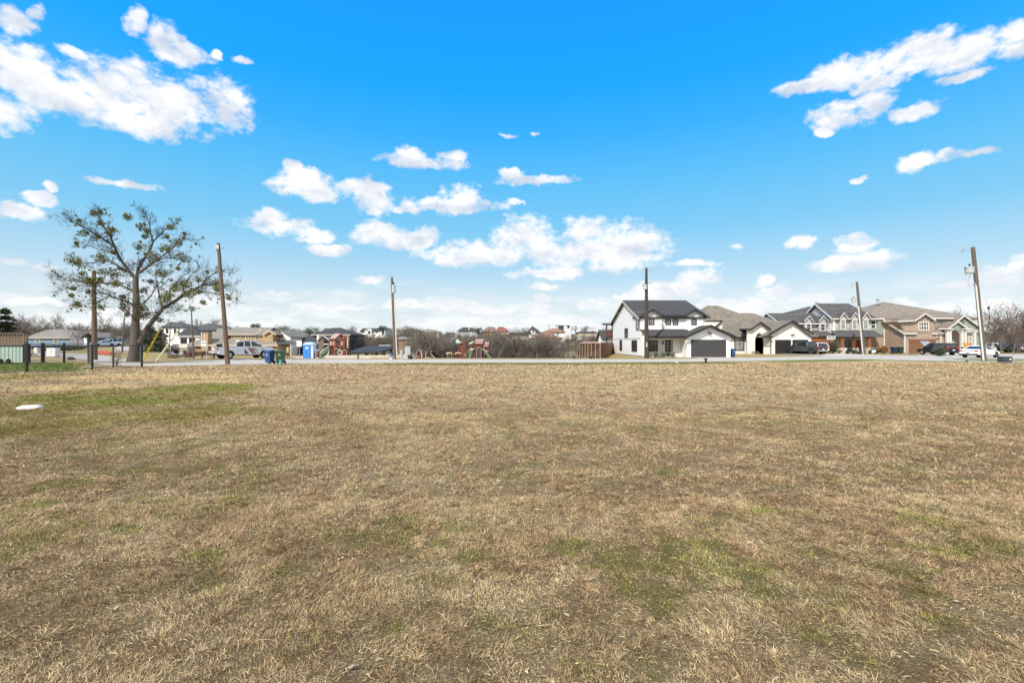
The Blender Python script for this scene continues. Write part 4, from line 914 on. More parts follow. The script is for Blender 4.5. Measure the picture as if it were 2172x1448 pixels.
def ex_hill(t,d):
    for a,b,m in ((776,790,783),(806,819,812.5)):
        w=MB(); w.prism([(X(a,d),Z(716,d)),(X(b,d),Z(716,d)),(X(b,d),Z(701,d)),(X(m,d),Z(697,d)),(X(a,d),Z(701,d))],'y',d-1.5,d); wb=build('gable_bay',w,M['white'],t)
        r=MB(); gable_y(r,X(a,d),X(b,d),d-1.8,d+3,Z(702,d),Z(696.6,d),.25); build('bay_roof',r,M['whitetrim'],wb)
        wx(t,m-2.6,m+2.6,702,708,d-1.5,M['black'],M['glass'],mz=0,fw=.2)
    wx(t,769,772,703,706,d,M['black'],M['glass'],mz=0); wx(t,798,801,703,706,d,M['black'],M['glass'],mz=0)
    w=MB(); w.box(X(771,d-2),X(777,d-2),d-2,d,Z(716.5,d),Z(707,d)); build('bay_window',w,M['white'],t)
simple_house('hillside_house','white hillside house with black roof and twin front gables',765,818,702,696,708,200,M['white'],M['rooft'],depth=9,style='gablex',extra=ex_hill,pre=2)
simple_house('hillside_house','cream hillside house with grey hip roof right of the conduit pole',863,889,702,697,710,215,M['cream'],M['roofg'],depth=9,ridge=(869,880),wins=((867,870,703,707),(876,879,703,707)))
simple_house('hillside_house','pale roofed low house half hidden among creek trees',845,868,719,713.5,726,150,M['brickr'],M['roofw'],depth=8,ridge=(848,862))
simple_house('hillside_house','pale hipped house on the ridge left of the white chimney house',903,932,705,699,712,260,M['cream'],M['roofw'],depth=10)
def ex_ch(t,d):
    c=MB(); c.box(X(966,d),X(972,d),d-1,d+1,Z(722,d),Z(700,d)); build('chimney',c,M['whitetrim'],t)
simple_house('hillside_house','grey hillside house with tall white chimney behind the playground',940,972,712,705,722,185,M['greysid'],M['roofg'],depth=9,ridge=(948,962),extra=ex_ch,wins=((948,951,714,718),))
def ex_g2(t,d):
    w=MB(); w.prism([(X(996,d),Z(716,d)),(X(1004.5,d),Z(716,d)),(X(1004.5,d),Z(710,d)),(X(1000,d),Z(703.5,d)),(X(996,d),Z(710,d))],'y',d-1,d); build('gable_bay',w,M['white'],t)
    c=MB(); c.box(X(993,d),X(995.5,d),d+2,d+3,Z(702,d),Z(694,d)); build('chimney',c,M['whitetrim'],t)
simple_house('hillside_house','slate-roofed hillside house with narrow white gable above the playground',970,1012,702,694,716,235,M['greysid'],M['rooft'],depth=12,ridge=(982,999),extra=ex_g2,wins=((981,984,705,709),(988,991,705,709)))
simple_house('hillside_house','brown-roofed house touching the red roof on the ridge',1024,1054,704,693,716,250,M['tansid'],mat('brown_tile',(.20,.13,.10),.85,var=.25),depth=12,ridge=(1034,1048))
simple_house('hillside_house','white house with bright red hip roof on the ridge',1052,1079,703,693,712,262,M['white'],M['roofred'],depth=12,ridge=(1057,1068),wins=((1058,1061,705,708),(1068,1071,705,708)))
def ex_flat(t,d):
    r=MB(); r.box(X(1054,d-1.5),X(1080,d-1.5),d-1.5,d+5,Z(708,d),Z(706.3,d)); build('upper_canopy',r,M['whitetrim'],t)
    for k in range(6):
        a=1097+k*4; wx(t,a,a+2.4,710.5,715.5,d,M['whitetrim'],M['glass'],mz=0,fw=.1)
    w=MB(); w.box(X(1058,d-1),X(1070,d-1),d-1,d,Z(735,d),Z(711,d)); build('entry_bay',w,M['white'],t)
simple_house('modern_house','long pale modern house with flat dark roofs and white entry bay',1056,1122,708.5,705.5,735,190,M['cream'],M['roofg'],depth=10,style='flat',extra=ex_flat,ov=1.0)
def ex_dg(t,d):
    for a,b,m,e in ((1124,1131,1127.5,704),(1131,1138,1133,706)):
        w=MB(); w.prism([(X(a,d),Z(709,d)),(X(b,d),Z(709,d)),(X(m,d),Z(e-5,d))],'y',d-1,d+2); build('white_gable',w,M['white'],t)
simple_house('hillside_house','dark gabled house beside the terracotta roofs on the ridge',1118,1147,706,692,716,240,M['white'],M['rooft'],depth=9,ridge=(1128,1131),extra=ex_dg)
simple_house('villa','upper terracotta-roofed white villa in front of the white frame building',1152,1198,704,696,716,205,M['white'],M['roofterra'],depth=12,ridge=(1172,1181),trim=M['fencered'],wins=((1182,1185,706,711),))
simple_house('villa','lower terracotta-roofed villa half hidden by bare trees',1127,1192,717,704.5,738,180,M['white'],M['roofterra'],depth=12,ridge=(1155,1164),trim=M['fencered'],wins=((1150,1153,720,726),(1163,1166,720,726),(1176,1179,720,726)))
def frame_building():
    d=230; t=thing('modern_building','white cubic modern building with an open roof frame behind the terracotta villas','building',(X(1188,d),d,5))
    w=MB(); w.box(X(1166,d),X(1211,d),d,d+10,Z(690,d),Z(687.6,d)); w.box(X(1166,d),X(1179,d),d,d+10,Z(720,d),Z(690,d)); w.box(X(1196,d),X(1199,d),d,d+10,Z(720,d),Z(690,d)); w.box(X(1208.5,d),X(1211,d),d,d+10,Z(720,d),Z(690,d)); w.box(X(1199,d),X(1208.5,d),d,d+10,Z(720,d),Z(696,d)); w.box(X(1179,d),X(1196,d),d+1,d+10,Z(720,d),Z(698,d))
    build('frame_wall',w,M['greymetal'] if False else mat('pale_grey_render',(.60,.63,.64),.6,var=.05),t)
    g=MB(); g.box(X(1185,d),X(1196,d),d+.9,d+1,Z(704,d),Z(691,d)); build('recess_glass',g,M['glass'],t)
frame_building()
simple_house('hillside_house','grey hip-roofed house on the far right ridge beside the farmhouse',1226,1266,705,700.5,709,230,M['cream'],M['roofg'],depth=10,ridge=(1238,1256),extra=lambda t,d:build('cupola',MB().prism([(X(1247,d),Z(703,d)),(X(1255,d),Z(703,d)),(X(1255,d),Z(700,d)),(X(1251,d),Z(697.5,d)),(X(1247,d),Z(700,d))],'y',d,d+3),M['whitetrim'],t))
simple_house('shed','low shed with faded pink roof above the slatted fence',1240,1266,727,723,735,96,M['playred'],M['playroof'],depth=5,ridge=(1243,1262))
simple_house('outbuilding','white outbuilding with dark sloping roof behind the farmhouse balcony',1279,1300,716,700,757,92,M['white'],M['rooft'],depth=5,style='gablex',pre=1)
simple_house('low_house','low pale-roofed house behind the dark hedge at left',222,262,709,704,720,175,M['cream'],M['roofw'],depth=9)
simple_house('low_house','white low house between the bare trees far left',18,58,708,702,716,190,M['white'],M['roofw'],depth=9)
simple_house('low_house','small pale gabled house far behind the tall left pole',183,206,703,697,712,200,M['white'],M['roofw'],depth=8,style='gabley')
# ================================================================= utility poles
def pole(label,pxb,pyb,pxt,pyt,d,r0,r1,m,group='wooden utility poles'):
    b=Vector((X(pxb,d),d,Z(pyb,d))); tpt=Vector((X(pxt,d),d,Z(pyt,d)))
    t=thing('utility_pole',label,'utility pole',tuple(b),group)
    mb=MB(); n=6; pts=[b+(tpt-b)*(k/n) for k in range(n+1)]; pts[0]=pts[0]-Vector((0,0,.3))
    mb.path(pts,[r0+(r1-r0)*k/n for k in range(n+1)],12); build('shaft',mb,m,t,smooth=False)
    return t,b,tpt
def lerpv(b,t,f): return b+(t-b)*f
def transformer(t,c,r,h,m='greymetal'):
    mb=MB(); mb.lathe([(r*.9,0),(r,.05),(r,h-.08),(r*1.05,h-.06),(r*1.05,h),(r*.6,h+.05)],c[0],c[1],16,c[2]); tr=build('transformer',mb,M[m],t)
    i=MB(); i.lathe([(.05,0),(.08,.05),(.05,.1),(.08,.15),(.05,.2),(.07,.25),(.02,.32)],c[0],c[1],8,c[2]+h+.02); i.lathe([(.03,0),(.05,.04),(.03,.12)],c[0]-r-.06,c[1],6,c[2]+h*.75); i.tube((c[0]-r-.15,c[1],c[2]+h*.8),(c[0]-r,c[1],c[2]+h*.8),.03,.03,6)
    build('bushing',i,M['blackmetal'],tr); return tr
def conduit(t,b,tp,f0,f1,dx,r=.055):
    mb=MB(); mb.tube(lerpv(b,tp,f0)+Vector((dx,-.12,0)),lerpv(b,tp,f1)+Vector((dx,-.12,0)),r,r,8); build('conduit',mb,M['conduit'],t)
def arm(t,p,dx,dz,name='insulator_bracket'):
    q=p+Vector((dx,-.05,dz)); mb=MB(); mb.tube(p,q,.03,.025,6)
    mb.lathe([(.03,-.08),(.08,-.05),(.04,0),(.08,.05),(.03,.12),(.05,.18)],q[0],q[1],8,q[2]); mb.path([q+Vector((0,0,.1)),q+Vector((-.18,0,.2)),q+Vector((-.3,0,.02)),q+Vector((-.15,0,-.18)),q+Vector((.0,0,-.32))],.025,5)
    build(name,mb,M['steel'],t)
# 1 left tall leaning brown pole
t,b1,t1=pole('tall brown leaning utility pole at the field edge in front of the white pickup',483.5,773,463,516,39,.19,.13,M['polewood'])
mb=MB(); mb.box(t1.x-.22,t1.x-.12,t1.y-.1,t1.y+.1,t1.z-.55,t1.z-.2); mb.tube(t1+Vector((-.35,0,-.35)),t1+Vector((.42,0,-.42)),.03,.03,6); mb.lathe([(.04,0),(.08,.05),(.03,.15)],t1.x+.40,t1.y,8,t1.z-.42); build('crossbolt',mb,M['steel'],t)
mb=MB(); mb.box(t1.x-.13,t1.x+.13,t1.y-.15,t1.y-.12,t1.z-.5,t1.z-.15); build('metal_band',mb,M['steel'],t)
# 2 pole behind the big tree
t,b2,t2=pole('dark brown utility pole left of the mistletoe tree',201,764.5,199,574,49,.25,.17,M['polewood'])
# 3 thin pole mid-left
t,b3,t3=pole('thin weathered utility pole with a leafy clump on top, left of the tall leaning pole',411,759,406,662,58,.10,.07,M['polewood'])
# 4 thin pale pole
t,b4,t4=pole('thin pale utility pole standing beyond the side street',259,745,264,672,88,.16,.10,M['polegrey'])
t,b5,t5=pole('slim grey post nearest the conifers at the back street',345,741,345,690,95,.10,.08,M['polegrey'])
t,b6,t6=pole('slim dark street post in front of the white modern house',358.5,751,361.5,682,78,.09,.07,M['polegrey'])
# 7 pole with conduit
t,b7,t7=pole('utility pole with grey transformer and long pale conduit beside the dark pavilion',839,763,831,588,51,.19,.115,M['polewood'])
conduit(t,b7,t7,.02,.72,.2,.06); transformer(t,(X(834.5,51)+.1,50.7,Z(622,51)),.2,.85)
mb=MB(); tp=t7; mb.tube(tp,tp+Vector((0,0,.35)),.05,.04,6); mb.tube(tp+Vector((-.12,0,-.1)),tp+Vector((-.12,0,.25)),.015,.015,5); mb.tube(tp+Vector((.14,0,-.1)),tp+Vector((.14,0,.3)),.015,.015,5); build('insulator_bracket',mb,M['steel'],t)
q=lerpv(b7,t7,.78); mb=MB(); mb.path([q,q+Vector((-.5,0,.12)),q+Vector((-.95,0,.25))],.02,5); mb.lathe([(.03,-.05),(.07,0),(.03,.1)],q.x-1.05,q.y,6,q.z+.22); mb.box(q.x+.08,q.x+.24,q.y-.1,q.y+.1,q.z-.45,q.z-.25); build('service_bracket',mb,M['steel'],t)
# 8 black pole
t,b8,t8=pole('black utility pole with pale transformer standing in front of the white farmhouse',1371.5,760,1371,568,55,.29,.13,M['poledark'])
transformer(t,(X(1367.5,55),54.75,Z(614.5,55)),.22,.55)
mb=MB(); mb.path([t8+Vector((-.75,0,-.32)),t8+Vector((-.3,0,-.28)),t8+Vector((0,0,-.15)),t8+Vector((.3,0,-.30)),t8+Vector((.8,0,-.5))],.02,5); mb.tube(t8,t8+Vector((0,0,.22)),.06,.03,8); mb.lathe([(.03,0),(.07,.06),(.03,.16)],t8.x-.35,t8.y,6,t8.z-.1); mb.box(t8.x+.12,t8.x+.45,t8.y-.05,t8.y+.05,Z(600,55)-.05,Z(600,55)+.02); mb.lathe([(.03,0),(.07,.06),(.03,.2)],t8.x+.4,t8.y,6,Z(600,55)); mb.path([(t8.x-.5,t8.y,Z(620,55)),(t8.x-.62,t8.y,Z(626,55)),(t8.x-.5,t8.y,Z(633,55))],.015,5); build('insulator_bracket',mb,M['steel'],t)
mb=MB()
for k,(dz) in enumerate((0,.17,.34)): mb.box(b8.x-.13,b8.x+.0,b8.y-.30,b8.y-.27,Z(735,55)+dz,Z(735,55)+dz+.11)
build('number_plate',mb,M['signwhite'],t)
# 9 pole by house 4
t,b9,t9=pole('grey leaning utility pole with pale conduit in front of the stone house',1832,751,1817.5,597.5,75,.24,.17,M['polegrey'])
conduit(t,b9,t9,.0,.66,-.22,.095); arm(t,t9+Vector((0,0,-.5)),-.75,-.05); c=lerpv(b9,t9,.74); transformer(t,(c.x-.85,c.y-.1,c.z-.3),.3,.65)
mb=MB(); mb.tube(c+Vector((-.5,0,.1)),c,.04,.04,6); mb.path([(c.x-.8,c.y,c.z-.35),(c.x-.8,c.y,c.z-1.0),(c.x-.95,c.y,c.z-1.3)],.02,5); q=lerpv(b9,t9,.70); mb.path([q,q+Vector((.6,0,-.05)),q+Vector((1.1,0,-.02))],.03,5); mb.path([q+Vector((1.1,0,-.02)),q+Vector((1.5,0,.1))],.05,5); build('service_bracket',mb,M['steel'],t)
# 10 right leaning pole
t,b10,t10=pole('tall leaning utility pole with hanging transformer beside the white sedan',2088,766.5,2063.5,524,45.6,.20,.16,M['polegrey'])
conduit(t,b10,t10,.01,.66,-.2,.075); arm(t,t10+Vector((0,0,-.3)),-1.0,.02); c=lerpv(b10,t10,.795); transformer(t,(c.x-.65,c.y-.1,c.z-.3),.36,.62)
mb=MB(); mb.tube(c+Vector((-.3,0,.2)),c,.035,.035,6); mb.tube(c+Vector((-.3,0,-.1)),c+Vector((0,0,-.1)),.035,.035,6); q=lerpv(b10,t10,.67)
mb.path([(c.x-.85,c.y,c.z-.35),(c.x-1.0,c.y,c.z-.75),(c.x-.85,c.y,c.z-1.2),(q.x-.6,q.y,q.z-.2),(q.x-.4,q.y,q.z-.0),q],.018,5); mb.path([(c.x-.45,c.y,c.z-.35),(c.x-.65,c.y,c.z-.9),(q.x-.62,q.y,q.z-.15)],.018,5); mb.box(q.x-.3,q.x-.1,q.y-.1,q.y+.1,q.z-.05,q.z+.12); build('service_bracket',mb,M['steel'],t)
# wires
def wire(name,label,a,b,sag,r=.012,n=24):
    a=Vector(a);b=Vector(b); pts=[a+(b-a)*(k/n)-Vector((0,0,sag*4*(k/n)*(1-k/n))) for k in range(n+1)]
    mb=MB(); mb.path(pts,r,4); return single(name,label,'wire',mb,M['steel'])
wire('power_wire','thin sagging wire from the conduit pole to the black pole',lerpv(b7,t7,.58),lerpv(b8,t8,.52),.6)
wire('power_wire','thin wire from the black pole up to the pole before the stone house',lerpv(b8,t8,.42),lerpv(b9,t9,.69),.8)
def guy(label,pxb,pyb,pxe,pye,d,top,m):
    a=Vector((X(pxb,d),d,Z(pyb,d))); e=Vector((X(pxe,d),d-.2,Z(pye,d)))
    t=thing('guy_wire',label,'guy wire',tuple(a)); mb=MB(); mb.tube(a+(e-a)*.0,e,.065,.065,8); build('guy_guard',mb,m,t)
    mb=MB(); mb.path([a-Vector((0,0,.1)),a,e,top],[.03,.012,.008,.008],5); build('strand',mb,M['steel'],t)
guy('bright yellow guy wire guard slanting beside the mistletoe tree trunk',305,761,343,698,46,t1+Vector((0,0,-.4)),M['yellow'])
guy('pale yellow guy wire guard slanting right of the bright yellow one',331,766,382.5,699,44,lerpv(b1,t1,.75),M['yellowpale'])
# ================================================================= trees
class TB:  # fast tree tube collector
    def __init__(s): s.v=[]; s.f=[]
    def seg(s,pts,rad,n):
        o=len(s.v); a=None
        for i,p in enumerate(pts):
            d=(pts[min(i+1,len(pts)-1)]-pts[max(i-1,0)])
            if d.length<1e-6: d=Vector((0,0,1))
            d.normalize(); a=d.orthogonal().normalized() if a is None else (a-d*a.dot(d)); 
            if a.length<1e-6: a=d.orthogonal()
            a.normalize(); b=d.cross(a)
            for k in range(n):
                t=2*PI*k/n; s.v.append(p+a*(rad[i]*math.cos(t))+b*(rad[i]*math.sin(t)))
        for i in range(len(pts)-1):
            for k in range(n): s.f.append((o+i*n+k,o+i*n+(k+1)%n,o+(i+1)*n+(k+1)%n,o+(i+1)*n+k))
MINR=.006
def grow(rd,big,small,p,d,L,r,lvl,maxl,spread=.75,up=.12,kids=(3,5),wob=.22,tips=None,rsplit=.05,shr=.62):
    n=5 if lvl<2 else (4 if lvl<maxl else 3); pts=[p.copy()]; rad=[r]; q=p.copy(); dd=d.copy()
    for i in range(n):
        dd=(dd+Vector((rd.gauss(0,wob),rd.gauss(0,wob),rd.gauss(0,wob)+up*.5))).normalized(); q=q+dd*(L/n); pts.append(q.copy()); rad.append(max(MINR,r*(1-.62*(i+1)/n)))
    tgt=big if r>rsplit else small
    tgt.seg(pts,rad,7 if r>.12 else (5 if r>.04 else 3))
    if lvl>=maxl:
        if tips is not None: tips.append(q)
        return
    k=rd.randint(*kids)
    for j in range(k):
        f=rd.uniform(.35,1.0) if j else 1.0; i=min(n,int(f*n)); b=pts[i]
        dl=(pts[min(i+1,n)]-pts[max(i-1,0)]).normalized(); ax=Vector((rd.gauss(0,1),rd.gauss(0,1),rd.gauss(0,1))).normalized()
        s=spread*(.5 if j==0 else 1)*rd.uniform(.6,1.25); nd=(dl+ax.cross(dl).normalized()*math.tan(min(1.2,s))*.9+Vector((0,0,up))).normalized()
        grow(rd,big,small,b,nd,L*shr*rd.uniform(.8,1.2),max(MINR*1.1,rad[i]*.68),lvl+1,maxl,spread,up,kids,wob,tips,rsplit,shr)
def tb2mb(tb): m=MB(); m.v=[tuple(v) for v in tb.v]; m.f=tb.f; return m
def clump(mb,c,r,n,rd,size):
    for i in range(n):
        p=Vector((rd.gauss(0,1),rd.gauss(0,1),rd.gauss(0,1))).normalized()*(r*rd.random()**.45); p.z*=.85
        a=Vector((rd.gauss(0,1),rd.gauss(0,1),rd.gauss(0,1))).normalized()*size*(.6+rd.random()); b=a.orthogonal().normalized()*size*.45
        q=c+p; mb.add([q-a,q-b,q+a,q+b],[(0,1,2,3)])
# ---- the mistletoe tree
def big_tree():
    D=44.0; rd=random.Random(5)
    base=Vector((X(284,D),D,Z(768,D)))
    t=thing('mistletoe_tree','large bare tree hung with olive mistletoe clumps behind the chain-link fence','tree',tuple(base))
    def W(zx,zy,dy=0): px=80+zx/4.023; py=430+zy/4.023; dd=D+dy; return Vector((X(px,dd),dd,Z(py,dd)))
    big=TB(); small=TB()
    trunk=[W(812,1375),W(818,1330),W(826,1260),W(832,1180),W(832,1080),W(838,960),(W(842,850)),W(838,760),W(835,690),W(840,630)]
    big.seg(trunk,[.62,.50,.43,.39,.34,.29,.27,.25,.24,.20],14)
    rad0={}
    limbs=[ # points (zx,zy,dy), start radius,end radius
     ([(838,650,0),(790,590,-.2),(735,520,-.5),(690,450,-.8),(650,370,-1.0),(610,280,-1.2),(560,200,-1.3),(520,120,-1.5),(490,85,-1.5)],.17,.03),
     ([(800,600,-.1),(730,570,.4),(640,505,.9),(560,495,1.3),(480,515,1.7),(380,520,2.0),(260,470,2.3)],.11,.02),
     ([(650,370,-1),(590,320,-1.6),(510,280,-2.2),(430,230,-2.6),(350,190,-3),(280,160,-3.2),(210,105,-3.4)],.09,.02),
     ([(690,450,-.8),(620,420,.2),(520,400,.8),(440,370,1.2),(360,330,1.5)],.07,.02),
     ([(840,640,0),(860,560,.3),(900,490,.6),(950,420,.9),(985,330,1.2),(960,240,1.4),(955,170,1.6),(920,110,1.7),(880,55,1.8)],.14,.025),
     ([(985,330,1.2),(1030,280,1.6),(1085,235,2.),(1140,200,2.3),(1190,170,2.5)],.07,.02),
     ([(860,600,0),(900,570,-.5),(960,530,-1),(1040,470,-1.6),(1110,420,-2),(1170,370,-2.4),(1240,310,-2.8),(1320,330,-3)],.11,.02),
     ([(960,530,-1),(1050,480,-.6),(1150,470,-.2),(1250,490,.3),(1330,520,.5)],.06,.015),
     ([(832,770,0),(780,740,.5),(700,700,1),(620,690,1.4),(500,680,1.8),(400,668,2),(300,650,2.1),(230,635,2.2),(130,600,2.3)],.13,.012),
     ([(500,680,1.8),(420,690,1.2),(320,665,.9),(220,662,.6),(110,655,.5)],.06,.012),
     ([(838,885,0),(770,850,-.5),(700,825,-.9),(620,790,-1.3),(540,765,-1.7),(450,715,-2),(380,700,-2.3),(270,735,-2.6),(180,745,-2.9)],.10,.012),
     ([(620,790,-1.3),(560,820,-1.6),(480,850,-1.9),(400,870,-2.1),(300,880,-2.3)],.05,.012),
     ([(860,1200,0),(900,1130,.3),(960,1040,.6),(1010,960,.9),(1065,905,1.1),(1130,860,1.3),(1200,825,1.5),(1260,790,1.6),(1320,750,1.7),(1400,705,1.8),(1480,700,1.9),(1560,720,2.0),(1620,705,2.0),(1690,725,2.1)],.27,.02),
     ([(1065,905,1.1),(1045,840,.7),(1035,780,.4),(1020,700,.2),(1010,620,0),(1040,560,-.2)],.09,.015),
     ([(1400,705,1.8),(1430,660,1.5),(1480,620,1.2),(1540,590,1),(1620,600,.8),(1700,605,.6)],.08,.012),
     ([(1320,750,1.7),(1400,760,2.2),(1500,770,2.6),(1600,800,3),(1680,830,3.2)],.07,.012),
     ([(1130,860,1.3),(1120,800,1.9),(1130,730,2.3),(1180,680,2.6),(1250,620,2.8),(1290,590,3)],.07,.015),
     ([(1260,790,1.6),(1240,730,1.0),(1270,670,.6),(1330,600,.3),(1400,550,0)],.07,.015),
     ([(845,900,0),(900,860,-.8),(960,800,-1.2),(1010,720,-1.6),(1080,640,-2),(1140,600,-2.3)],.08,.015),
     ([(850,1000,0),(900,960,-1),(960,940,-1.5),(1040,930,-2.2),(1150,940,-2.8),(1260,900,-3.3)],.08,.012),
     ([(838,1010,0),(790,950,-1.2),(740,900,-2),(700,870,-2.6)],.07,.015),
    ]
    tips=[]
    for pts,r0,r1 in limbs:
        P=[W(*p) for p in pts]; n=len(P); big.seg([p+Vector((rd.gauss(0,.03),0,rd.gauss(0,.03))) if 0<i<n-1 else p for i,p in enumerate(P)],[r0+(r1-r0)*(i/(n-1))**.8 for i in range(n)],8)
        for i in range(1,n):
            r=r0+(r1-r0)*(i/(n-1))**.8; dl=(P[i]-P[i-1]).normalized()
            for k in range(5 if i<n-1 else 6):
                f=rd.random(); b=P[i-1].lerp(P[i],f); ax=Vector((rd.gauss(0,1),rd.gauss(0,1),rd.gauss(0,1))).normalized()
                nd=(dl*.8+ax*.75+Vector((0,0,.22))).normalized()
                grow(rd,big,small,b,nd,rd.uniform(.42,.92),min(.035,r*.45),2,4,.75,.06,(3,5),.28,tips,.03)
    build('trunk',tb2mb(big),M['bark'],t,smooth=True)
    cr=build('crown',tb2mb(small),M['twig'],t)
    cl=[(480,90,30),(540,80,25),(345,155,25),(540,170,30),(770,120,38),(630,230,35),(400,260,35),(490,300,40),(330,345,20),(300,490,60),(350,510,40),(550,480,50),(870,370,50),(910,290,25),(880,200,35),(930,240,30),(1135,210,35),(1100,290,20),(1190,340,45),(1100,390,55),(1220,460,50),(980,450,60),(1060,600,45),(560,590,45),(650,610,50),(390,605,30),(430,660,35),(530,660,30),(480,690,30),(670,690,35),(300,730,25),(285,790,22),(440,760,30),(330,870,40),(540,890,35),(740,890,45),(720,800,25),(900,750,35),(880,910,55),(900,960,50),(1180,720,55),(1260,690,50),(1290,780,48),(1100,790,40),(1080,830,38),(1510,690,35),(1530,730,35),(1635,810,25),(1410,850,22),(1350,350,12),(1250,265,15),(1450,590,15),(650,420,25),(610,270,30),(960,670,25),(1370,665,15),(1040,1000,25),(760,950,20),(1200,560,20),(1380,760,25),(700,560,22)]
    m=MB()
    for x,y,r in cl:
        dy=rd.uniform(-2,2); c=W(x,y,dy); clump(m,c,r/4.023*.044*1.05,int(16+r*3.6),rd,.078)
        for k in range(4): c2=c+Vector((rd.gauss(0,.38),rd.gauss(0,.3),rd.gauss(0,.35))); clump(m,c2,rd.uniform(.1,.26),int(r*.6),rd,.065)
    for k in range(150):
        q=tips[rd.randrange(len(tips))]; clump(m,q,rd.uniform(.08,.2),16,rd,.06)
    build('mistletoe',m,M['mistle'],t)
big_tree()
m=MB(); rd=random.Random(2); c=Vector((t3.x+.1,t3.y,t3.z+.45)); clump(m,c,.42,170,rd,.07); clump(m,c+Vector((-.75,0,-.25)),.25,40,rd,.07)
for k in range(7): m.tube(c-Vector((.1,0,.6)),c+Vector((rd.gauss(0,.4),rd.gauss(0,.2),rd.gauss(.1,.25))),.015,.006,4)
single('leafy_clump','dark leafy mistletoe clump perched on top of the thin pole','plant',m,M['mistle'])
# ---- bare tree prototypes
def proto(seed,H,R0,maxl,spread,up,kids,bm,tm,stems=1,shr=.62,name='bare_tree',wob=.2,tf=.28):
    rd=random.Random(seed); big=TB(); small=TB()
    for s in range(stems):
        lean=Vector((rd.gauss(0,.08 if stems==1 else .35),rd.gauss(0,.08 if stems==1 else .35),1)).normalized()
        p=Vector((rd.gauss(0,.3),rd.gauss(0,.3),0)) if stems>1 else Vector((0,0,0)); L=H*tf; q=p-Vector((0,0,.8)); big.seg([q,p+lean*L*.5,p+lean*L],[R0*1.25,R0,R0*.85],7)
        for k in range(rd.randint(*kids)+1):
            a=rd.random()*6.28; sp=spread*rd.uniform(.4,1.1); nd=(lean+Vector((math.cos(a),math.sin(a),0))*sp).normalized()
            grow(rd,big,small,p+lean*L*rd.uniform(.7,1),nd,H*.33*rd.uniform(.8,1.15),R0*.6,1,maxl,spread,up,kids,wob,None,.045,shr)
    t=thing(name,'bare tree','tree',(0,0,0)); 
    build('trunk',tb2mb(big),bm,t); build('crown',tb2mb(small),tm,t); return t
def norm(t):
    h=max(v.co.z for ch in t.children for v in ch.data.vertices); w=max(math.hypot(v.co.x,v.co.y) for ch in t.children for v in ch.data.vertices)
    for ch in t.children:
        for v in ch.data.vertices: v.co*= 10.0/h if v.co.z>-9 else 1
    return t
BK=mat('far_bark',(.13,.11,.095),.95,var=.3,scale=1)
MINR=.0135
PR=[proto(11,10,.16,5,.75,.10,(3,4),BK,M['twigfar']),proto(12,10,.14,5,.85,.06,(3,4),BK,M['twigfar']),proto(13,10,.13,5,.65,.16,(3,4),BK,M['twigred']),
    proto(14,10,.10,5,.6,.2,(3,4),BK,M['twigfar'],stems=3),proto(15,10,.15,5,.95,.02,(3,4),BK,M['twigfar'],tf=.2)]
for p_ in PR: norm(p_)
used=set()
def bt(px,d,pytop,label,k,group=None,zb=None,wide=1.0,pybase=None):
    u_=(px-1086)/1000
    if .085<u_<.2 and d<200: d=max(d,11.85/u_+4)
    x=X(px,d); z=Gs(x,d) if pybase is None else Z(pybase,d); H=Z(pytop,d)-z
    pr=PR[k%5]; o=pr if k%5 not in used else copy_tree(pr); used.add(k%5)
    s=H/9.7; relabel(o,label,group,(x,d,z-.1),random.Random(int(px*7)).random()*6.28,(s*wide,s*wide,s)); return o
TG='bare trees around the creek and houses'
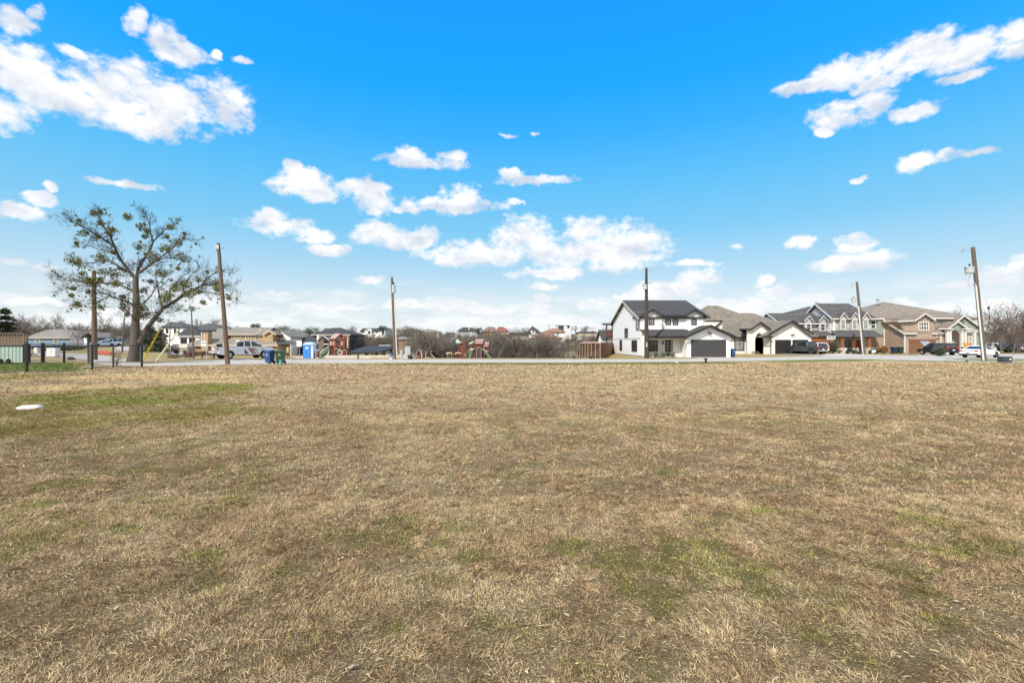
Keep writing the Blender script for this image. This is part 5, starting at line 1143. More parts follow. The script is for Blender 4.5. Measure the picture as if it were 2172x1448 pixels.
BT=[(58,95,664,'bare tree just right of the dark conifer at far left',0),(95,135,668,'bare tree behind the left end of the blue bungalow roof',1),(128,140,664,'bare tree above the middle of the blue bungalow roof',2),
(165,115,676,'wide bare tree in front of the right half of the blue bungalow',4),(238,112,684,'low bare tree between the tall left pole and the thin pale pole',1),(222,150,668,'bare tree directly behind the tall left pole',0),(32,140,668,'bare tree on the skyline far left over the wooden fence',3),
(435,165,668,'bare spreading tree above the black hip roof left of the leaning pole',4),(452,170,672,'second bare tree over the black hip roof nearest the leaning pole',0),
(418,160,673,'bare tree behind the chimney of the tan house',2),
(745,150,690,'reddish bare tree left of the white hillside house',2),(760,135,700,'bare tree below the left gable of the white hillside house',1),(790,118,706,'bare tree directly behind the middle of the dark pavilion',0),(806,122,705,'bushy bare tree behind the right part of the dark pavilion',3),
(822,150,694,'bare tree between the white hillside house and the conduit pole',1),(858,170,688,'thin bare tree on the ridge just right of the conduit pole',3),(880,185,690,'bare tree on the ridge above the grey cabinets',0),
(890,92,714,'bare tree rising behind the small red playhouse',4),(905,110,700,'bare tree left of the white chimney house',2),(925,88,712,'grey bushy tree behind the gap between playhouse and climbing frames',3),(945,95,705,'bare tree behind the left red playground posts',1),
(962,105,698,'bare tree in front of the tall white chimney',0),(985,90,704,'dark bare tree between the two red playground structures',3),(1012,98,696,'bare tree directly behind the pink-roofed play tower',1),(1030,112,694,'bare tree under the red hip roof on the ridge',2),
(1048,84,700,'tall bare creek tree just right of the pink-roofed play tower',0),(1066,90,704,'bare creek tree in front of the white entry bay',4),(1085,82,706,'dark bare creek tree right of the white entry bay',3),(1102,100,700,'bare creek tree in front of the long pale modern house',1),
(1120,86,712,'bare creek tree left of the lower terracotta roof',2),(1142,94,704,'bare creek tree below the dark gabled house',0),(1158,82,702,'multi-stemmed creek tree in front of the terracotta gable',3),(1176,90,706,'bare creek tree right of the terracotta gable',1),
(1192,84,712,'bare creek tree beside the first fence posts',3),(1208,100,706,'bare tree below the right edge of the white frame building',0),(1224,92,702,'bare tree above the middle of the slatted fence',4),(1243,105,708,'bare tree left of the faded pink shed roof',1),(1262,98,704,'bare tree just left of the farmhouse balcony',3),(1278,120,700,'bare tree behind the farmhouse balcony rail',2),
(2098,84,641,'tall bare tree with a dark nest right of the leaning transformer pole',0),(2122,78,668,'bare tree right of the tall nest tree',1),(2140,90,652,'bare tree behind the parked cars at far right',4),(2162,82,650,'bare tree at the right edge of the view',3),(2110,100,660,'bare tree between the nest tree and the parked cars',2),(2182,88,645,'bare tree cut by the right edge of the view',0),(2150,74,680,'low reddish bare tree over the parked cars',2),(2090,92,690,'low bare tree beside the sage porch gable',4),
(2018,140,648,'thin bare tree showing above the taupe roof right end',1),(1235,260,690,'faint bare tree on the ridge right of the white frame building',0)]
for i,(px,d,py,lab,k) in enumerate(BT): bt(px,d,py,lab,k,TG)
nt_=[o for o in COL.objects if o.get('label','').startswith('tall bare tree with a dark nest')][0]; lb=MB(); g0=Vector((X(2098,84),84,Gs(X(2098,84),84)))
bb=Vector((X(2097,84),84,Z(653,84))); pts=[g0+Vector((0,0,2.5)),g0+Vector((-.3,0,4.5)),g0.lerp(bb,.75)+Vector((.2,0,0)),bb]; lb.path(pts,[.13,.10,.08,.05],6); lb.path([bb,bb+Vector((.35,0,.8)),bb+Vector((.9,0,1.3))],[.04,.025,.012],5); lb.path([bb,bb+Vector((-.3,0,.7)),bb+Vector((-.35,0,1.4))],[.04,.025,.012],5); lb.path([pts[2],pts[2]+Vector((-.9,0,1.2)),pts[2]+Vector((-1.2,0,2.2))],[.05,.03,.012],5)
l_=build('limb',lb,BK); l_.parent=nt_; bpy.context.view_layer.update(); l_.matrix_parent_inverse=nt_.matrix_world.inverted()
nest=MB(); nest.blob((X(2097,84),84,Z(653,84)),(.22,.22,.2),3,8,5,.3); single('bird_nest','dark ball-shaped bird nest high in the tall bare tree at right','nest',nest,M['asphalt'])
# ---- masses of woodland (uncountable)
def tree_arrays(o):
    out=[]
    for ch in o.children:
        me=ch.data; v=np.empty(len(me.vertices)*3,np.float32); me.vertices.foreach_get('co',v); l=np.empty(len(me.loops),np.int32); me.loops.foreach_get('vertex_index',l); ls=np.empty(len(me.polygons),np.int32); me.polygons.foreach_get('loop_start',ls); lt=np.empty(len(me.polygons),np.int32); me.polygons.foreach_get('loop_total',lt); out.append((v.reshape(-1,3),l,ls,lt))
    return out
def mass(name,label,specs,m,seed):
    rd=random.Random(seed); parts=[]; arrs=[tree_arrays(p) for p in PR]
    for (x,y,H,k,w) in specs:
        z=Gs(x,y)-.3; s=H/9.7; a=rd.random()*6.28; ca,sa=math.cos(a)*s*w,math.sin(a)*s*w
        for v,l,ls,lt in arrs[k%5]:
            q=np.stack([v[:,0]*ca-v[:,1]*sa+x,v[:,0]*sa+v[:,1]*ca+y,v[:,2]*s+z],1); parts.append((q,l,ls,lt,np.ones((len(q),4))))
    o=meshraw(name,parts,m); o['kind']='stuff'; o['label']=label
rd=random.Random(9); S=[]
for i in range(95):
    u=rd.uniform(-.215,.19); y=rd.uniform(76,112); x=u*y
    if x>10.0 or (u>.088 and y<11.85/u+2): continue
    S.append((x,y,rd.uniform(3.0,5.2) if y<84 else rd.uniform(4,7),rd.choice([3,3,1,4,2]),rd.uniform(1.0,1.5)))
mass('creek_thicket','dense grey-brown winter thicket filling the creek behind the road',S,mat('thicket_twigs',(.125,.11,.095),.95,var=.35,scale=.25,c2=(.20,.175,.15)),4)
S=[]
for i in range(95):
    u=rd.uniform(-.36,.215); y=rd.uniform(118,176); S.append((u*y,y,rd.uniform(3.5,6.0),rd.choice([0,1,2,4]),rd.uniform(1.1,1.6)))
for i in range(125):
    u=rd.uniform(-1.12,.22); y=rd.uniform(150,330); x=u*y
    S.append((x,y,rd.uniform(4,7.5),rd.choice([0,1,2,4]),rd.uniform(1.1,1.6)))
for i in range(16):
    u=rd.uniform(-1.1,-.80); y=rd.uniform(128,175); S.append((u*y,y,rd.uniform(5,8.5),rd.choice([0,1,4,3]),1.3))
mass('far_woodland','grey bare woodland along the far ridge line',S,mat('ridge_twigs',(.125,.11,.095),.95,var=.3,scale=.1,c2=(.12,.115,.08)),5)
S=[]
for i in range(26):
    u=rd.uniform(1.0,1.22); y=rd.uniform(72,110); S.append((u*y,y,rd.uniform(4,7),rd.choice([3,4,2,1]),rd.uniform(1.1,1.5)))
mass('roadside_thicket','tangled brown thicket behind the cars at far right',S,mat('right_twigs',(.13,.10,.08),.95,var=.35,scale=.3,c2=(.19,.13,.11)),6)
# evergreen trees
def conifer(label,c,H,Rr,seed,m,n=3800,name='conifer'):
    rd=random.Random(seed); t=thing(name,label,'tree',c); tb=TB(); tb.seg([Vector(c)-Vector((0,0,.3)),Vector(c)+Vector((0,0,H*.97))],[.16,.02],7); build('trunk',tb2mb(tb),M['bark'],t)
    mb=MB()
    layers=int(H*2.6)
    for i in range(layers):
        f=(i+rd.random()*.6)/layers; z=c[2]+H*(.06+.93*f); rr=Rr*(1-f)**.75*rd.uniform(.7,1.1)
        for j in range(9):
            a=rd.random()*6.28; L=rr*rd.uniform(.6,1.1)
            for q in range(max(2,int(n/layers/9))):
                s=rd.random()**.6; p=Vector((c[0]+math.cos(a)*L*s+rd.gauss(0,.14),c[1]+math.sin(a)*L*s+rd.gauss(0,.14),z-.18*L*s+rd.gauss(0,.09)))
                w=Vector((math.cos(a)+rd.gauss(0,.5),math.sin(a)+rd.gauss(0,.5),rd.gauss(0,.35)))*.16; b=w.orthogonal().normalized()*.05; mb.add([p-w,p-b,p+w,p+b],[(0,1,2,3)])
    build('crown',mb,m,t)
def evergreen(label,c,H,W_,seed,m,n=3500,name='evergreen_tree'):
    rd=random.Random(seed); t=thing(name,label,'tree',c); tb=TB(); tb.seg([Vector(c)-Vector((0,0,.4)),Vector(c)+Vector((rd.gauss(0,.2),0,H*.6))],[.22,.08],7); mb=MB()
    for i in range(16):
        a=rd.random()*6.28; q=Vector((c[0]+math.cos(a)*W_*.32*rd.random()**.5*1.2,c[1]+math.sin(a)*W_*.32,c[2]+H*rd.uniform(.35,.86))); tb.seg([Vector(c)+Vector((0,0,H*.3)),q],[.07,.02],4); clump(mb,q,W_*rd.uniform(.14,.26),n//16,rd,.13)
    build('trunk',tb2mb(tb),M['bark'],t); build('crown',mb,m,t)
conifer('dark green conifer rising behind the wooden fence at the left edge',(X(12,62),62,0),Z(653,62)*1.0,2.9,1,M['conifer'],5200)
conifer('second dark conifer half outside the left edge',(X(-32,60),60,0),Z(645,60),2.8,2,M['conifer'],4200)
conifer('low dark cedar under the right limb of the mistletoe tree',(X(318,92),92,.1),Z(694,92),4.4,3,M['evergreen'],5200)
conifer('dark cedar beside the white modern house',(X(342,98),98,.1),Z(700,98),3.6,4,M['evergreen'],4200)
for (px,d,py,pb,w,lab) in ((378,175,680,705,7,'round evergreen left of the dark-roofed white modern house'),(540,190,687,700,5,'small evergreen tip above the tan house ridge'),(596,170,690,715,9,'broad dark evergreen behind the white gabled house'),(612,180,693,715,7,'dark evergreen above the tiny-windowed gabled house'),
   (665,160,694,716,6,'dark evergreen left of the big charcoal hip roof'),(812,185,692,704,4,'small evergreen at the right end of the white hillside house'),(1110,215,696,715,7,'dark evergreen beside the dark gabled hillside house'),(1018,225,694,712,4,'small evergreen between the slate and the brown roofs')):
    evergreen(lab,(X(px,d),d,Z(pb,d)-1),Z(py,d)-Z(pb,d)+1.2,w,px,M['evergreen'],1500)
# hedges and shrubs
leafbush('hedge','long dark hedge in front of the blue bungalow','hedge',(X(125,96),96,Gs(X(125,96),96)),(6.2,1.0,.55),5200,M['evergreen'],31,.16)
leafbush('tall_bush','tall dark evergreen bush beside the basketball hoop','bush',(X(1766,76),76,0),(.85,.8,1.1),2000,M['evergreen'],33,.09)
leafbush('cedar_bush','feathery dark cedar bush in front of the black car','bush',(X(1992,62),62,0),(.95,.7,.72),1900,mat('cedar_leaf',(.06,.085,.05),.8,var=.4),34,.08)
leafbush('red_shrub','leafless dark red shrub left of the thin weathered pole','shrub',(X(402,66),66,-.3),(1.1,.7,.5),900,M['redbush'],35,.07)
leafbush('red_shrub','dark red-brown shrub against the tan house brick base','shrub',(X(438,92),92,-.7),(1.3,.7,.5),700,M['redbush'],36,.08)
leafbush('brush_pile','low pile of cut brown brush beside the pale yellow guy guard','brush pile',(X(370,56),56,0),(1.0,.5,.16),700,M['drybush'],37,.06)
leafbush('orange_shrub','green and orange-tipped shrub at the corner of the brown brick house','shrub',(X(1872,78),78,0),(1.1,.7,.75),1500,mat('autumn_leaf',(.10,.09,.035),.8,var=.4,c2=(.36,.16,.05),scale=1.2),38,.09)
leafbush('small_bush','small dark bush at the foot of the pole before the stone house','bush',(X(1822,74.5),74.5,0),(.55,.45,.3),500,M['evergreen'],39,.07)
leafbush('pale_brush','pale cream seed-head brush on the creek bank beside the fence posts','shrub',(X(1212,76),76,-1.6),(1.4,.8,1.2),900,mat('pale_seedheads',(.45,.40,.30),.9,var=.3),40,.05)
leafbush('garden_shrub','low reddish shrub beside the stone porch of the grey house','shrub',(X(1780,77),77,.1),(.5,.4,.3),350,M['redbush'],41,.06)
# ================================================================= vehicles
def car_parts(t,prof,W_,arches,wr,paint,cab,cabw,roofz,belt,wheelx,rim,Lf,Lr,glassm=None,tailz=.9,headz=.75,bump='plastblk',pill=None,cap=True,light=True):
    """local coords, front +x.  prof: top outline (x,z) rear->front; arches cut at wheelx"""
    sill=.32 if wr<.36 else .42
    poly=list(prof)
    # underside from front to rear with arches
    ar=wr+.07
    for wxx in sorted(wheelx,reverse=True):
        for k in range(0,9):
            a=PI*k/8; poly.append((wxx+ar*math.cos(a),max(sill,wr-.0+ar*math.sin(a)) if 0<k<8 else sill))
    mb=MB(); mb.prism(poly,'y',-W_/2,W_/2)
    # taper plan shape towards both ends
    x0=min(p[0] for p in poly); x1=max(p[0] for p in poly)
    def tp(v):
        f=1.0
        if v[0]>x1-.7: f=1-.13*((v[0]-(x1-.7))/.7)**2
        if v[0]<x0+.5: f=1-.07*((x0+.5-v[0])/.5)**2
        return (v[0],v[1]*f,v[2])
    mb.v=[tp(v) for v in mb.v]
    body=build('body',mb,paint,t,bevel=.05)
    (b0,b1),(c0,c1)=cab   # base x range, roof x range
    g=MB(); hw=W_/2-.06; rw=cabw/2
    g.add([(b0,-hw,belt-.03),(b1,-hw,belt-.03),(b1,hw,belt-.03),(b0,hw,belt-.03),(c0,-rw,roofz-.05),(c1,-rw,roofz-.05),(c1,rw,roofz-.05),(c0,rw,roofz-.05)],[(0,3,2,1),(4,5,6,7),(0,1,5,4),(1,2,6,5),(2,3,7,6),(3,0,4,7)])
    build('windows',g,M['carglass'],t)
    r=MB(); r.add([(c0-.05,-rw-.02,roofz-.07),(c1+.05,-rw-.02,roofz-.07),(c1+.05,rw+.02,roofz-.07),(c0-.05,rw+.02,roofz-.07),(c0+.05,-rw+.1,roofz),(c1-.1,-rw+.1,roofz),(c1-.1,rw-.1,roofz),(c0+.05,rw-.1,roofz)],[(0,3,2,1),(4,5,6,7),(0,1,5,4),(1,2,6,5),(2,3,7,6),(3,0,4,7)])
    for s in (-1,1):
        r.tube((b0,s*hw,belt),(c0,s*rw,roofz-.05),.05,.04,6); r.tube((b1,s*hw,belt),(c1,s*rw,roofz-.05),.04,.04,6)
        for f in (pill or []):
            xb=b0+(b1-b0)*f; xt=c0+(c1-c0)*min(1,max(0,(xb-c0)/(c1-c0))); r.add([(xb-.05,s*(hw+.012),belt),(xb+.05,s*(hw+.012),belt),(xt+.05,s*(rw+.012),roofz-.05),(xt-.05,s*(rw+.012),roofz-.05),(xb-.05,s*(hw-.03),belt),(xb+.05,s*(hw-.03),belt),(xt+.05,s*(rw-.03),roofz-.05),(xt-.05,s*(rw-.03),roofz-.05)],[(0,1,2,3),(7,6,5,4),(0,4,5,1),(2,6,7,3),(0,3,7,4),(1,5,6,2)])
    build('cab_roof',r,paint,t)
    for wxx in wheelx:
        for s in (-1,1):
            y=s*(W_/2-.13)
            w=MB(); w.tube((wxx,y-.12,wr),(wxx,y+.12,wr),wr,wr,22); wh=build('tyre',w,M['rubber'],t)
            w=MB(); yo=y+s*.125; w.tube((wxx,y,wr),(wxx,yo,wr),wr*.64,wr*.6,16); build('rim',w,rim,wh)
            w=MB()
            for k in range(9):
                a0=PI*k/9;a1=PI*(k+1)/9
                q=[(wxx+rr*math.cos(a),s*(W_/2+.012)+dy,wr+rr*math.sin(a)) for dy in (0,-s*.06) for (rr,a) in ((ar+.05,a0),(ar+.05,a1),(ar-.01,a1),(ar-.01,a0))]
                w.add(q,[(0,1,2,3),(7,6,5,4),(0,4,5,1),(2,6,7,3)])
            if paint is not M['carwhite'] or wr>.38: build('wheel_arch',w,M['plastblk'],t)
    if light:
        for s in (-1,1):
            l=MB(); l.box(x0-.02,x0+.10,s*(W_/2*.93)-.10*(1 if s>0 else -1)*0-.0,s*(W_/2*.93)-s*.26,tailz-.12,tailz+.14 if wr>.35 else tailz+.05); build('tail_light',l,M['redlamp'],t)
            l=MB(); l.box(x1-.12,x1+.0,s*(W_/2*.80),s*(W_/2*.80)-s*.3,headz-.08,headz+.08); build('headlight',l,M['headlamp'],t)
    b=MB(); b.box(x0-.10,x0+.12,-W_/2*.9,W_/2*.9,.42 if wr>.35 else .30,.62 if wr>.35 else .48); build('rear_bumper',b,M[bump],t)
    b=MB(); b.box(x1-.12,x1+.05,-W_/2*.82,W_/2*.82,.36 if wr>.35 else .25,.56 if wr>.35 else .42); build('front_bumper',b,M[bump],t)
    b=MB(); b.box(x0-.12,x0-.085,-.17,.17,.66,.8); build('number_plate',b,M['signwhite'],t)
    for s in (-1,1):
        q=MB(); q.box(b1-.45,b1-.27,s*(W_/2+.02),s*(W_/2+.2),belt+.02,belt+.2); build('mirror',q,M['plastblk'] if wr>.38 else paint,t)
    # door seams and handles
    d=MB()
    for s in (-1,1):
        for f in (0.02,.5,.98) if len(pill or [])>0 else (.06,.96):
            xx=b0+(b1-b0)*f; d.box(xx-.012,xx+.012,s*(W_/2+.004),s*(W_/2-.02),sill+.08,belt-.06)
        d.box(x0+.3,x1-.3,s*(W_/2*.995+.0),s*(W_/2-.03),sill-.06,sill-.005)
    build('door_seam',d,M['plastblk'],t)
    return body
def place(t,x,y,ang,z=None):
    t.location=(x,y,Gs(x,y)+.04 if z is None else z); t.rotation_euler=(0,0,ang)
# white striped pickup
t=thing('pickup_truck','white extended-cab pickup with red, blue and brown door stripes behind the leaning pole','pickup truck')
prof=[(-3.05,.55),(-3.05,1.32),(-.45,1.34),(-.4,1.36),(1.0,1.36),(1.35,1.38),(2.7,1.28),(2.95,1.15),(3.0,.6)]
car_parts(t,prof,2.03,1,.42,M['carwhite'],((-.40,1.65),(-.30,.72)),1.6,2.02,1.36,(-1.95,1.85),M['rim'],3,3,tailz=1.1,headz=1.05,pill=[.38])
b=MB(); b.box(-2.95,-.5,-.85,.85,1.335,1.352); build('bed_recess_shade',b,M['plastblk'],t)  # flat dark sheet on the solid bed stands in for its shaded recess
b=MB(); b.tube((-2.5,-.25,1.35),(-2.5,-.25,1.65),.09,.09,8); b.tube((-2.6,.3,1.35),(-2.6,.3,1.65),.08,.08,8); b.box(-2.75,-2.3,-.15,.2,1.35,1.6); build('bed_load',b,M['plastblk'],t)
b=MB(); b.box(-.45,-.3,-.75,.75,1.9,2.1); build('roof_rack',b,M['carwhite'],t)
for c,(x0,w,nm) in zip((mat('stripe_red',(.35,.05,.06),.4),mat('stripe_blue',(.05,.10,.33),.4),mat('stripe_brown',(.25,.15,.10),.4),mat('stripe_olive',(.30,.28,.18),.4)),((-.05,.22,0),(-.35,.3,1),(.25,.18,2),(.62,.12,3))):
    for s in (-1,1):
        q=MB(); z0,z1=.55,(1.25 if nm!=1 else .98); sl=-.75
        q.prism([(x0-(z1-z0)*sl*.0,z1),(x0+w,z1),(x0+w-(z1-z0)*sl,z0),(x0-(z1-z0)*sl,z0)] if nm!=1 else [(x0,z1),(x0+.08,z1),(x0+.45,z0),(x0,z0)],'y',s*1.016,s*1.022); build('stripe',q,c,t)
place(t,-30.4,53.4,R(55),.04)
# slate crew-cab pickup
t=thing('pickup_truck','dark slate crew-cab pickup with chrome bumper parked by the black garage doors','pickup truck')
prof=[(-2.95,.55),(-2.95,1.2),(-1.0,1.23),(1.3,1.23),(1.5,1.25),(2.6,1.15),(2.88,1.0),(2.95,.6)]
car_parts(t,prof,2.0,1,.40,M['cargrey'],((-1.1,1.75),(-.85,.95)),1.55,1.9,1.22,(-1.85,1.9),M['rimdark'],3,3,tailz=1.02,headz=.95,bump='chrome',pill=[.42])
place(t,45.3,72.6,R(103),.12)
# white suv
def suvprof(): return [(-2.35,.5),(-2.4,1.05),(-1.9,1.12),(1.1,1.1),(1.3,1.08),(2.1,.98),(2.35,.8),(2.38,.5)]
t=thing('suv','white sport utility vehicle parked to the right of the slate pickup','car')
car_parts(t,suvprof(),1.9,1,.35,M['carwhite'],((-2.3,1.2),(-1.95,.45)),1.45,1.72,1.08,(-1.45,1.45),M['rimdark'],3,3,tailz=1.0,headz=.85,pill=[.3,.62])
b=MB(); b.tube((-1.8,-.62,1.76),(.2,-.62,1.76),.02,.02,6); b.tube((-1.8,.62,1.76),(.2,.62,1.76),.02,.02,6); build('roof_rail',b,M['plastblk'],t)
place(t,47.6,74.6,R(95),.12)
# black suv, hood open
t=thing('suv','black sport utility vehicle with raised hood in front of the brown garage door','car')
car_parts(t,[(-2.35,.5),(-2.4,1.05),(-1.9,1.12),(1.0,1.1),(1.2,1.05),(1.3,.9),(2.1,.88),(2.3,.75),(2.35,.5)],1.9,1,.36,M['carblack'],((-2.3,1.15),(-1.95,.45)),1.45,1.72,1.08,(-1.45,1.45),M['rim'],3,3,tailz=1.05,headz=.7,pill=[.3,.62])
b=MB(); b.slab([(1.15,-.75,1.2),(1.15,.75,1.2),(2.0,.68,2.0),(2.0,-.68,2.0)],.04); build('hood',b,mat('pale_hood_lining',(.25,.29,.33),.5),t)
place(t,62.1,68.9,R(93),.06)
# white sedan
t=thing('sedan','white sedan parked at the kerb behind the leaning transformer pole','car')
prof=[(-2.4,.42),(-2.42,.82),(-2.3,.98),(-1.75,1.04),(.9,.96),(1.25,.93),(2.0,.78),(2.35,.62),(2.42,.35)]
car_parts(t,prof,1.85,1,.335,M['carwhite'],((-1.95,1.15),(-.75,.15)),1.25,1.44,.95,(-1.42,1.45),M['rimdark'],3,3,tailz=.86,headz=.62,bump='plastblk',pill=[.5])
b=MB(); b.box(-2.445,-2.36,-.75,.75,.81,.85); build('light_bar',b,mat('dark_red_lens',(.10,.012,.015),.3),t)
place(t,56.2,56.6,R(21))
# far right cars and left ones
for (lab,paint,px,d,ang,pr,nm) in (('dark parked car under the bare trees at far right','carblack',2135,88,200,'suv','car'),('white parked car at the right edge under the bare trees','carwhite',2166,90,190,'sedan','car'),('white parked car half hidden behind the sedan','carwhite',2108,90,170,'suv','car'),
     ('white truck beside the blue bungalow at far left','carwhite',233,112,250,'suv','truck'),('pale blue car left of the white truck by the bungalow','paleblue',217,110,250,'sedan','car')):
    if paint=='paleblue': M['paleblue']=mat('pale_blue_paint',(.50,.58,.68),.35,var=.04)
    t=thing('parked_car',lab,nm)
    if pr=='suv': car_parts(t,suvprof(),1.9,1,.36,M[paint],((-2.3,1.2),(-1.95,.45)),1.45,1.72,1.08,(-1.45,1.45),M['rimdark'],3,3,pill=[.3,.62])
    else: car_parts(t,prof,1.85,1,.335,M[paint],((-1.95,1.15),(-.75,.15)),1.25,1.44,.95,(-1.42,1.45),M['rimdark'],3,3,tailz=.86,headz=.62,pill=[.5])
    x=X(px,d); place(t,x,d,R(ang))
t=thing('travel_trailer','long beige trailer with pale roof beside the tan house','trailer',(X(380,100),100,0))
mb=MB(); d=100; mb.prism([(X(362,d),Z(746,d)),(X(362,d),Z(733,d)),(X(368,d),Z(730,d)),(X(396,d),Z(730,d)),(X(398,d),Z(736,d)),(X(398,d),Z(746,d))],'y',d,d+2.4); build('body',mb,M['playroof'] if False else mat('trailer_side',(.32,.27,.22),.6,var=.1),t,bevel=.1)
mb=MB(); mb.prism([(X(361,d),Z(736,d)),(X(368,d),Z(729.6,d)),(X(396.5,d),Z(729.6,d)),(X(398.5,d),Z(735,d)),(X(396,d),Z(737,d)),(X(366,d),Z(738,d))],'y',d-.06,d+2.46); build('roof',mb,M['cream'] if False else mat('trailer_roof',(.66,.63,.58),.5,var=.05),t)
for px in (372,376,392): mb=MB(); mb.tube((X(px,d),d-.1,Z(746,d)),(X(px,d),d+.2,Z(746,d)),.35,.35,14); build('tyre',mb,M['rubber'],t)
# ================================================================= bins
def bin_(label,px,d,m,ang,group,emb=False,w=.58,h=1.1):
    x=X(px,d); t=thing('wheeled_bin',label,'wheeled bin',(0,0,0),group)
    mb=MB(); b=w*.40; tt=w*.5; mb.add([(-b,-b*1.1,.10),(b,-b*1.1,.10),(b,b*1.1,.06),(-b,b*1.1,.06),(-tt,-tt*1.15,h-.1),(tt,-tt*1.15,h-.1),(tt,tt*1.15,h-.04),(-tt,tt*1.15,h-.04)],[(0,3,2,1),(4,5,6,7),(0,1,5,4),(1,2,6,5),(2,3,7,6),(3,0,4,7)]); body=build('bin_body',mb,m,t,bevel=.03)
    mb=MB(); mb.box(-tt-.03,tt+.03,-tt*1.15-.04,tt*1.15+.04,h-.1,h-.05); build('rim_band',mb,m,body)
    mb=MB(); mb.prism([(-tt*1.2,h-.05),(-tt*.9,h+.02),(tt*.6,h+.06),(tt*1.25,h-.02),(tt*1.25,h-.05)],'x',-tt-.03,tt+.03); build('lid',mb,m,t)
    mb=MB(); mb.tube((-tt,tt*1.3,h-.06),(tt,tt*1.3,h-.06),.02,.02,6); build('handle',mb,M['plastblk'],t)
    for s in (-1,1): mb=MB(); mb.tube((s*(b+.0),b*1.05,.13),(s*(b+.07),b*1.05,.13),.13,.13,14); build('wheel',mb,M['rubber'],t)
    if emb:
        mb=MB()
        for k in range(3):
            a=PI/2+k*2*PI/3; c=(math.cos(a)*.07,math.sin(a)*.07); 
            mb.prism([(c[0]+.05*math.cos(a+q),h*.70+c[1]+.05*math.sin(a+q)) for q in (0,2.2,4.1)],'y',-tt*1.05-.045,-tt*1.05-.03)
        build('recycling_mark',mb,M['signwhite'],t)
    t.location=(x,d,Gs(x,d)+.03); t.rotation_euler=(0,0,R(ang)); return t
bin_('blue wheeled bin left of the green bin at the field edge',572,40.2,M['binblue'],-12,'wheeled bins at the kerbs',True,.58,1.10)
bin_('dark green wheeled bin beside the teal pipe',595,40.2,M['bingreen'],12,'wheeled bins at the kerbs',True,.68,1.10)
bin_('blue wheeled bin at the corner of the white garage',1553.5,59,M['binblue'],20,'wheeled bins at the kerbs',True,.52,.98)
bin_('dark blue wheeled bin against the brown brick wall',1896,77,mat('dark_navy_bin',(.012,.03,.06),.55,var=.1),5,'wheeled bins at the kerbs',False,.62,1.05)
bin_('dark green wheeled bin next to the brown brick house downspout',1909,77,mat('very_dark_green_bin',(.012,.035,.02),.55,var=.1),-8,'wheeled bins at the kerbs',False,.68,1.05)
# teal pipe marker
x,d=X(595,38.3),38.3; mb=MB(); mb.tube((x,d,-.1),(x,d,.42),.10,.09,12); mb.tube((x-.2,d,.0),(x-.2,d,.09),.05,.05,8); single('marker_pipe','short teal utility marker pipe in front of the green bin','marker',mb,M['teal'])
# ================================================================= street furniture left-centre
def sign(px,pyb,pyt,px0,px1,py0,py1,d,label,lines=True):
    t=thing('street_sign',label,'sign',(X(px,d),d,Gs(X(px,d),d))); z0=Gs(X(px,d),d)-.1
    mb=MB(); mb.tube((X(px,d),d,z0),(X(px,d),d,Z(py0,d)),.035,.035,8); build('post',mb,M['steel'],t)
    mb=MB(); mb.box(X(px0,d),X(px1,d),d-.06,d-.04,Z(py1,d),Z(py0,d)); bd=build('board',mb,M['signwhite'],t)
    if lines:
        mb=MB(); a,b=X(px0,d),X(px1,d); w=b-a; h=Z(py0,d)-Z(py1,d)
        for side in (0,1):
            for k in range(6): mb.box(a+w*(.08+.5*side),a+w*(.40+.5*side)-(.06 if k%2 else 0),d-.066,d-.06,Z(py1,d)+h*(.1+.14*k),Z(py1,d)+h*(.1+.14*k)+.035)
        build('lettering',mb,mat('faint_ink',(.42,.45,.55),.6),bd)
sign(635,761,722,629.5,640.5,722.5,735,60,'white two-column notice board on a post left of the blue portable toilet')
t=thing('hanging_sign','small white property sign with dark header in front of the tan house chimney','sign',(X(432,76),76,-.5)); d=76
mb=MB(); mb.box(X(427,d),X(437.5,d),d-.04,d,Z(734,d),Z(723.5,d)); bd=build('board',mb,M['signwhite'],t)
mb=MB(); mb.box(X(427.8,d),X(436.6,d),d-.05,d-.04,Z(728.4,d),Z(726.2,d)); build('lettering',mb,M['signink'],bd)
mb=MB(); mb.box(X(437.6,d),X(438.6,d),d-.04,d+.04,Gs(X(438,d),d)-.1,Z(722.5,d)); mb.box(X(426.5,d),X(438,d),d-.03,d+.03,Z(723.2,d),Z(722.4,d)); build('post',mb,M['steel'],t)
# portable toilet
d=62.5; xc=X(654,d); t=thing('portable_toilet','blue portable toilet with pale domed roof beside the playground path','portable toilet',(xc-.1,d,-.45)); z0=-.42
mb=MB(); mb.box(xc-.72,xc+.28,d,d+1.15,z0,z0+1.98); build('cabin',mb,M['toilblue'],t,bevel=.03)
mb=MB(); mb.box(xc+.285,xc+.62,d+.06,d+1.1,z0+.1,z0+1.95); build('side_panel',mb,M['toilpale'],t)
mb=MB(); mb.prism([(xc-.78,z0+1.95),(xc-.70,z0+2.08),(xc-.45,z0+2.24),(xc-.05,z0+2.33),(xc+.3,z0+2.25),(xc+.62,z0+2.08),(xc+.70,z0+1.95)],'y',d-.06,d+1.2); build('domed_roof',mb,M['toilpale'],t)
mb=MB(); mb.box(xc-.62,xc+.20,d-.035,d-.005,z0+.1,z0+1.85); dr=build('door',mb,mat('toilet_door',(.05,.24,.80),.45,var=.05),t)
mb=MB()
for k in range(5): mb.box(xc-.40,xc-.02,d-.055,d-.035,z0+.3+k*.2,z0+.335+k*.2)
build('door_rib',mb,M['toilblue'],dr)
mb=MB(); mb.box(xc-.38,xc+.03,d-.05,d-.035,z0+1.42,z0+1.66); sg=build('name_sign',mb,M['signwhite'],dr)
mb=MB()
for k in range(2): mb.box(xc-.34,xc-.02,d-.056,d-.05,z0+1.47+k*.09,z0+1.51+k*.09)
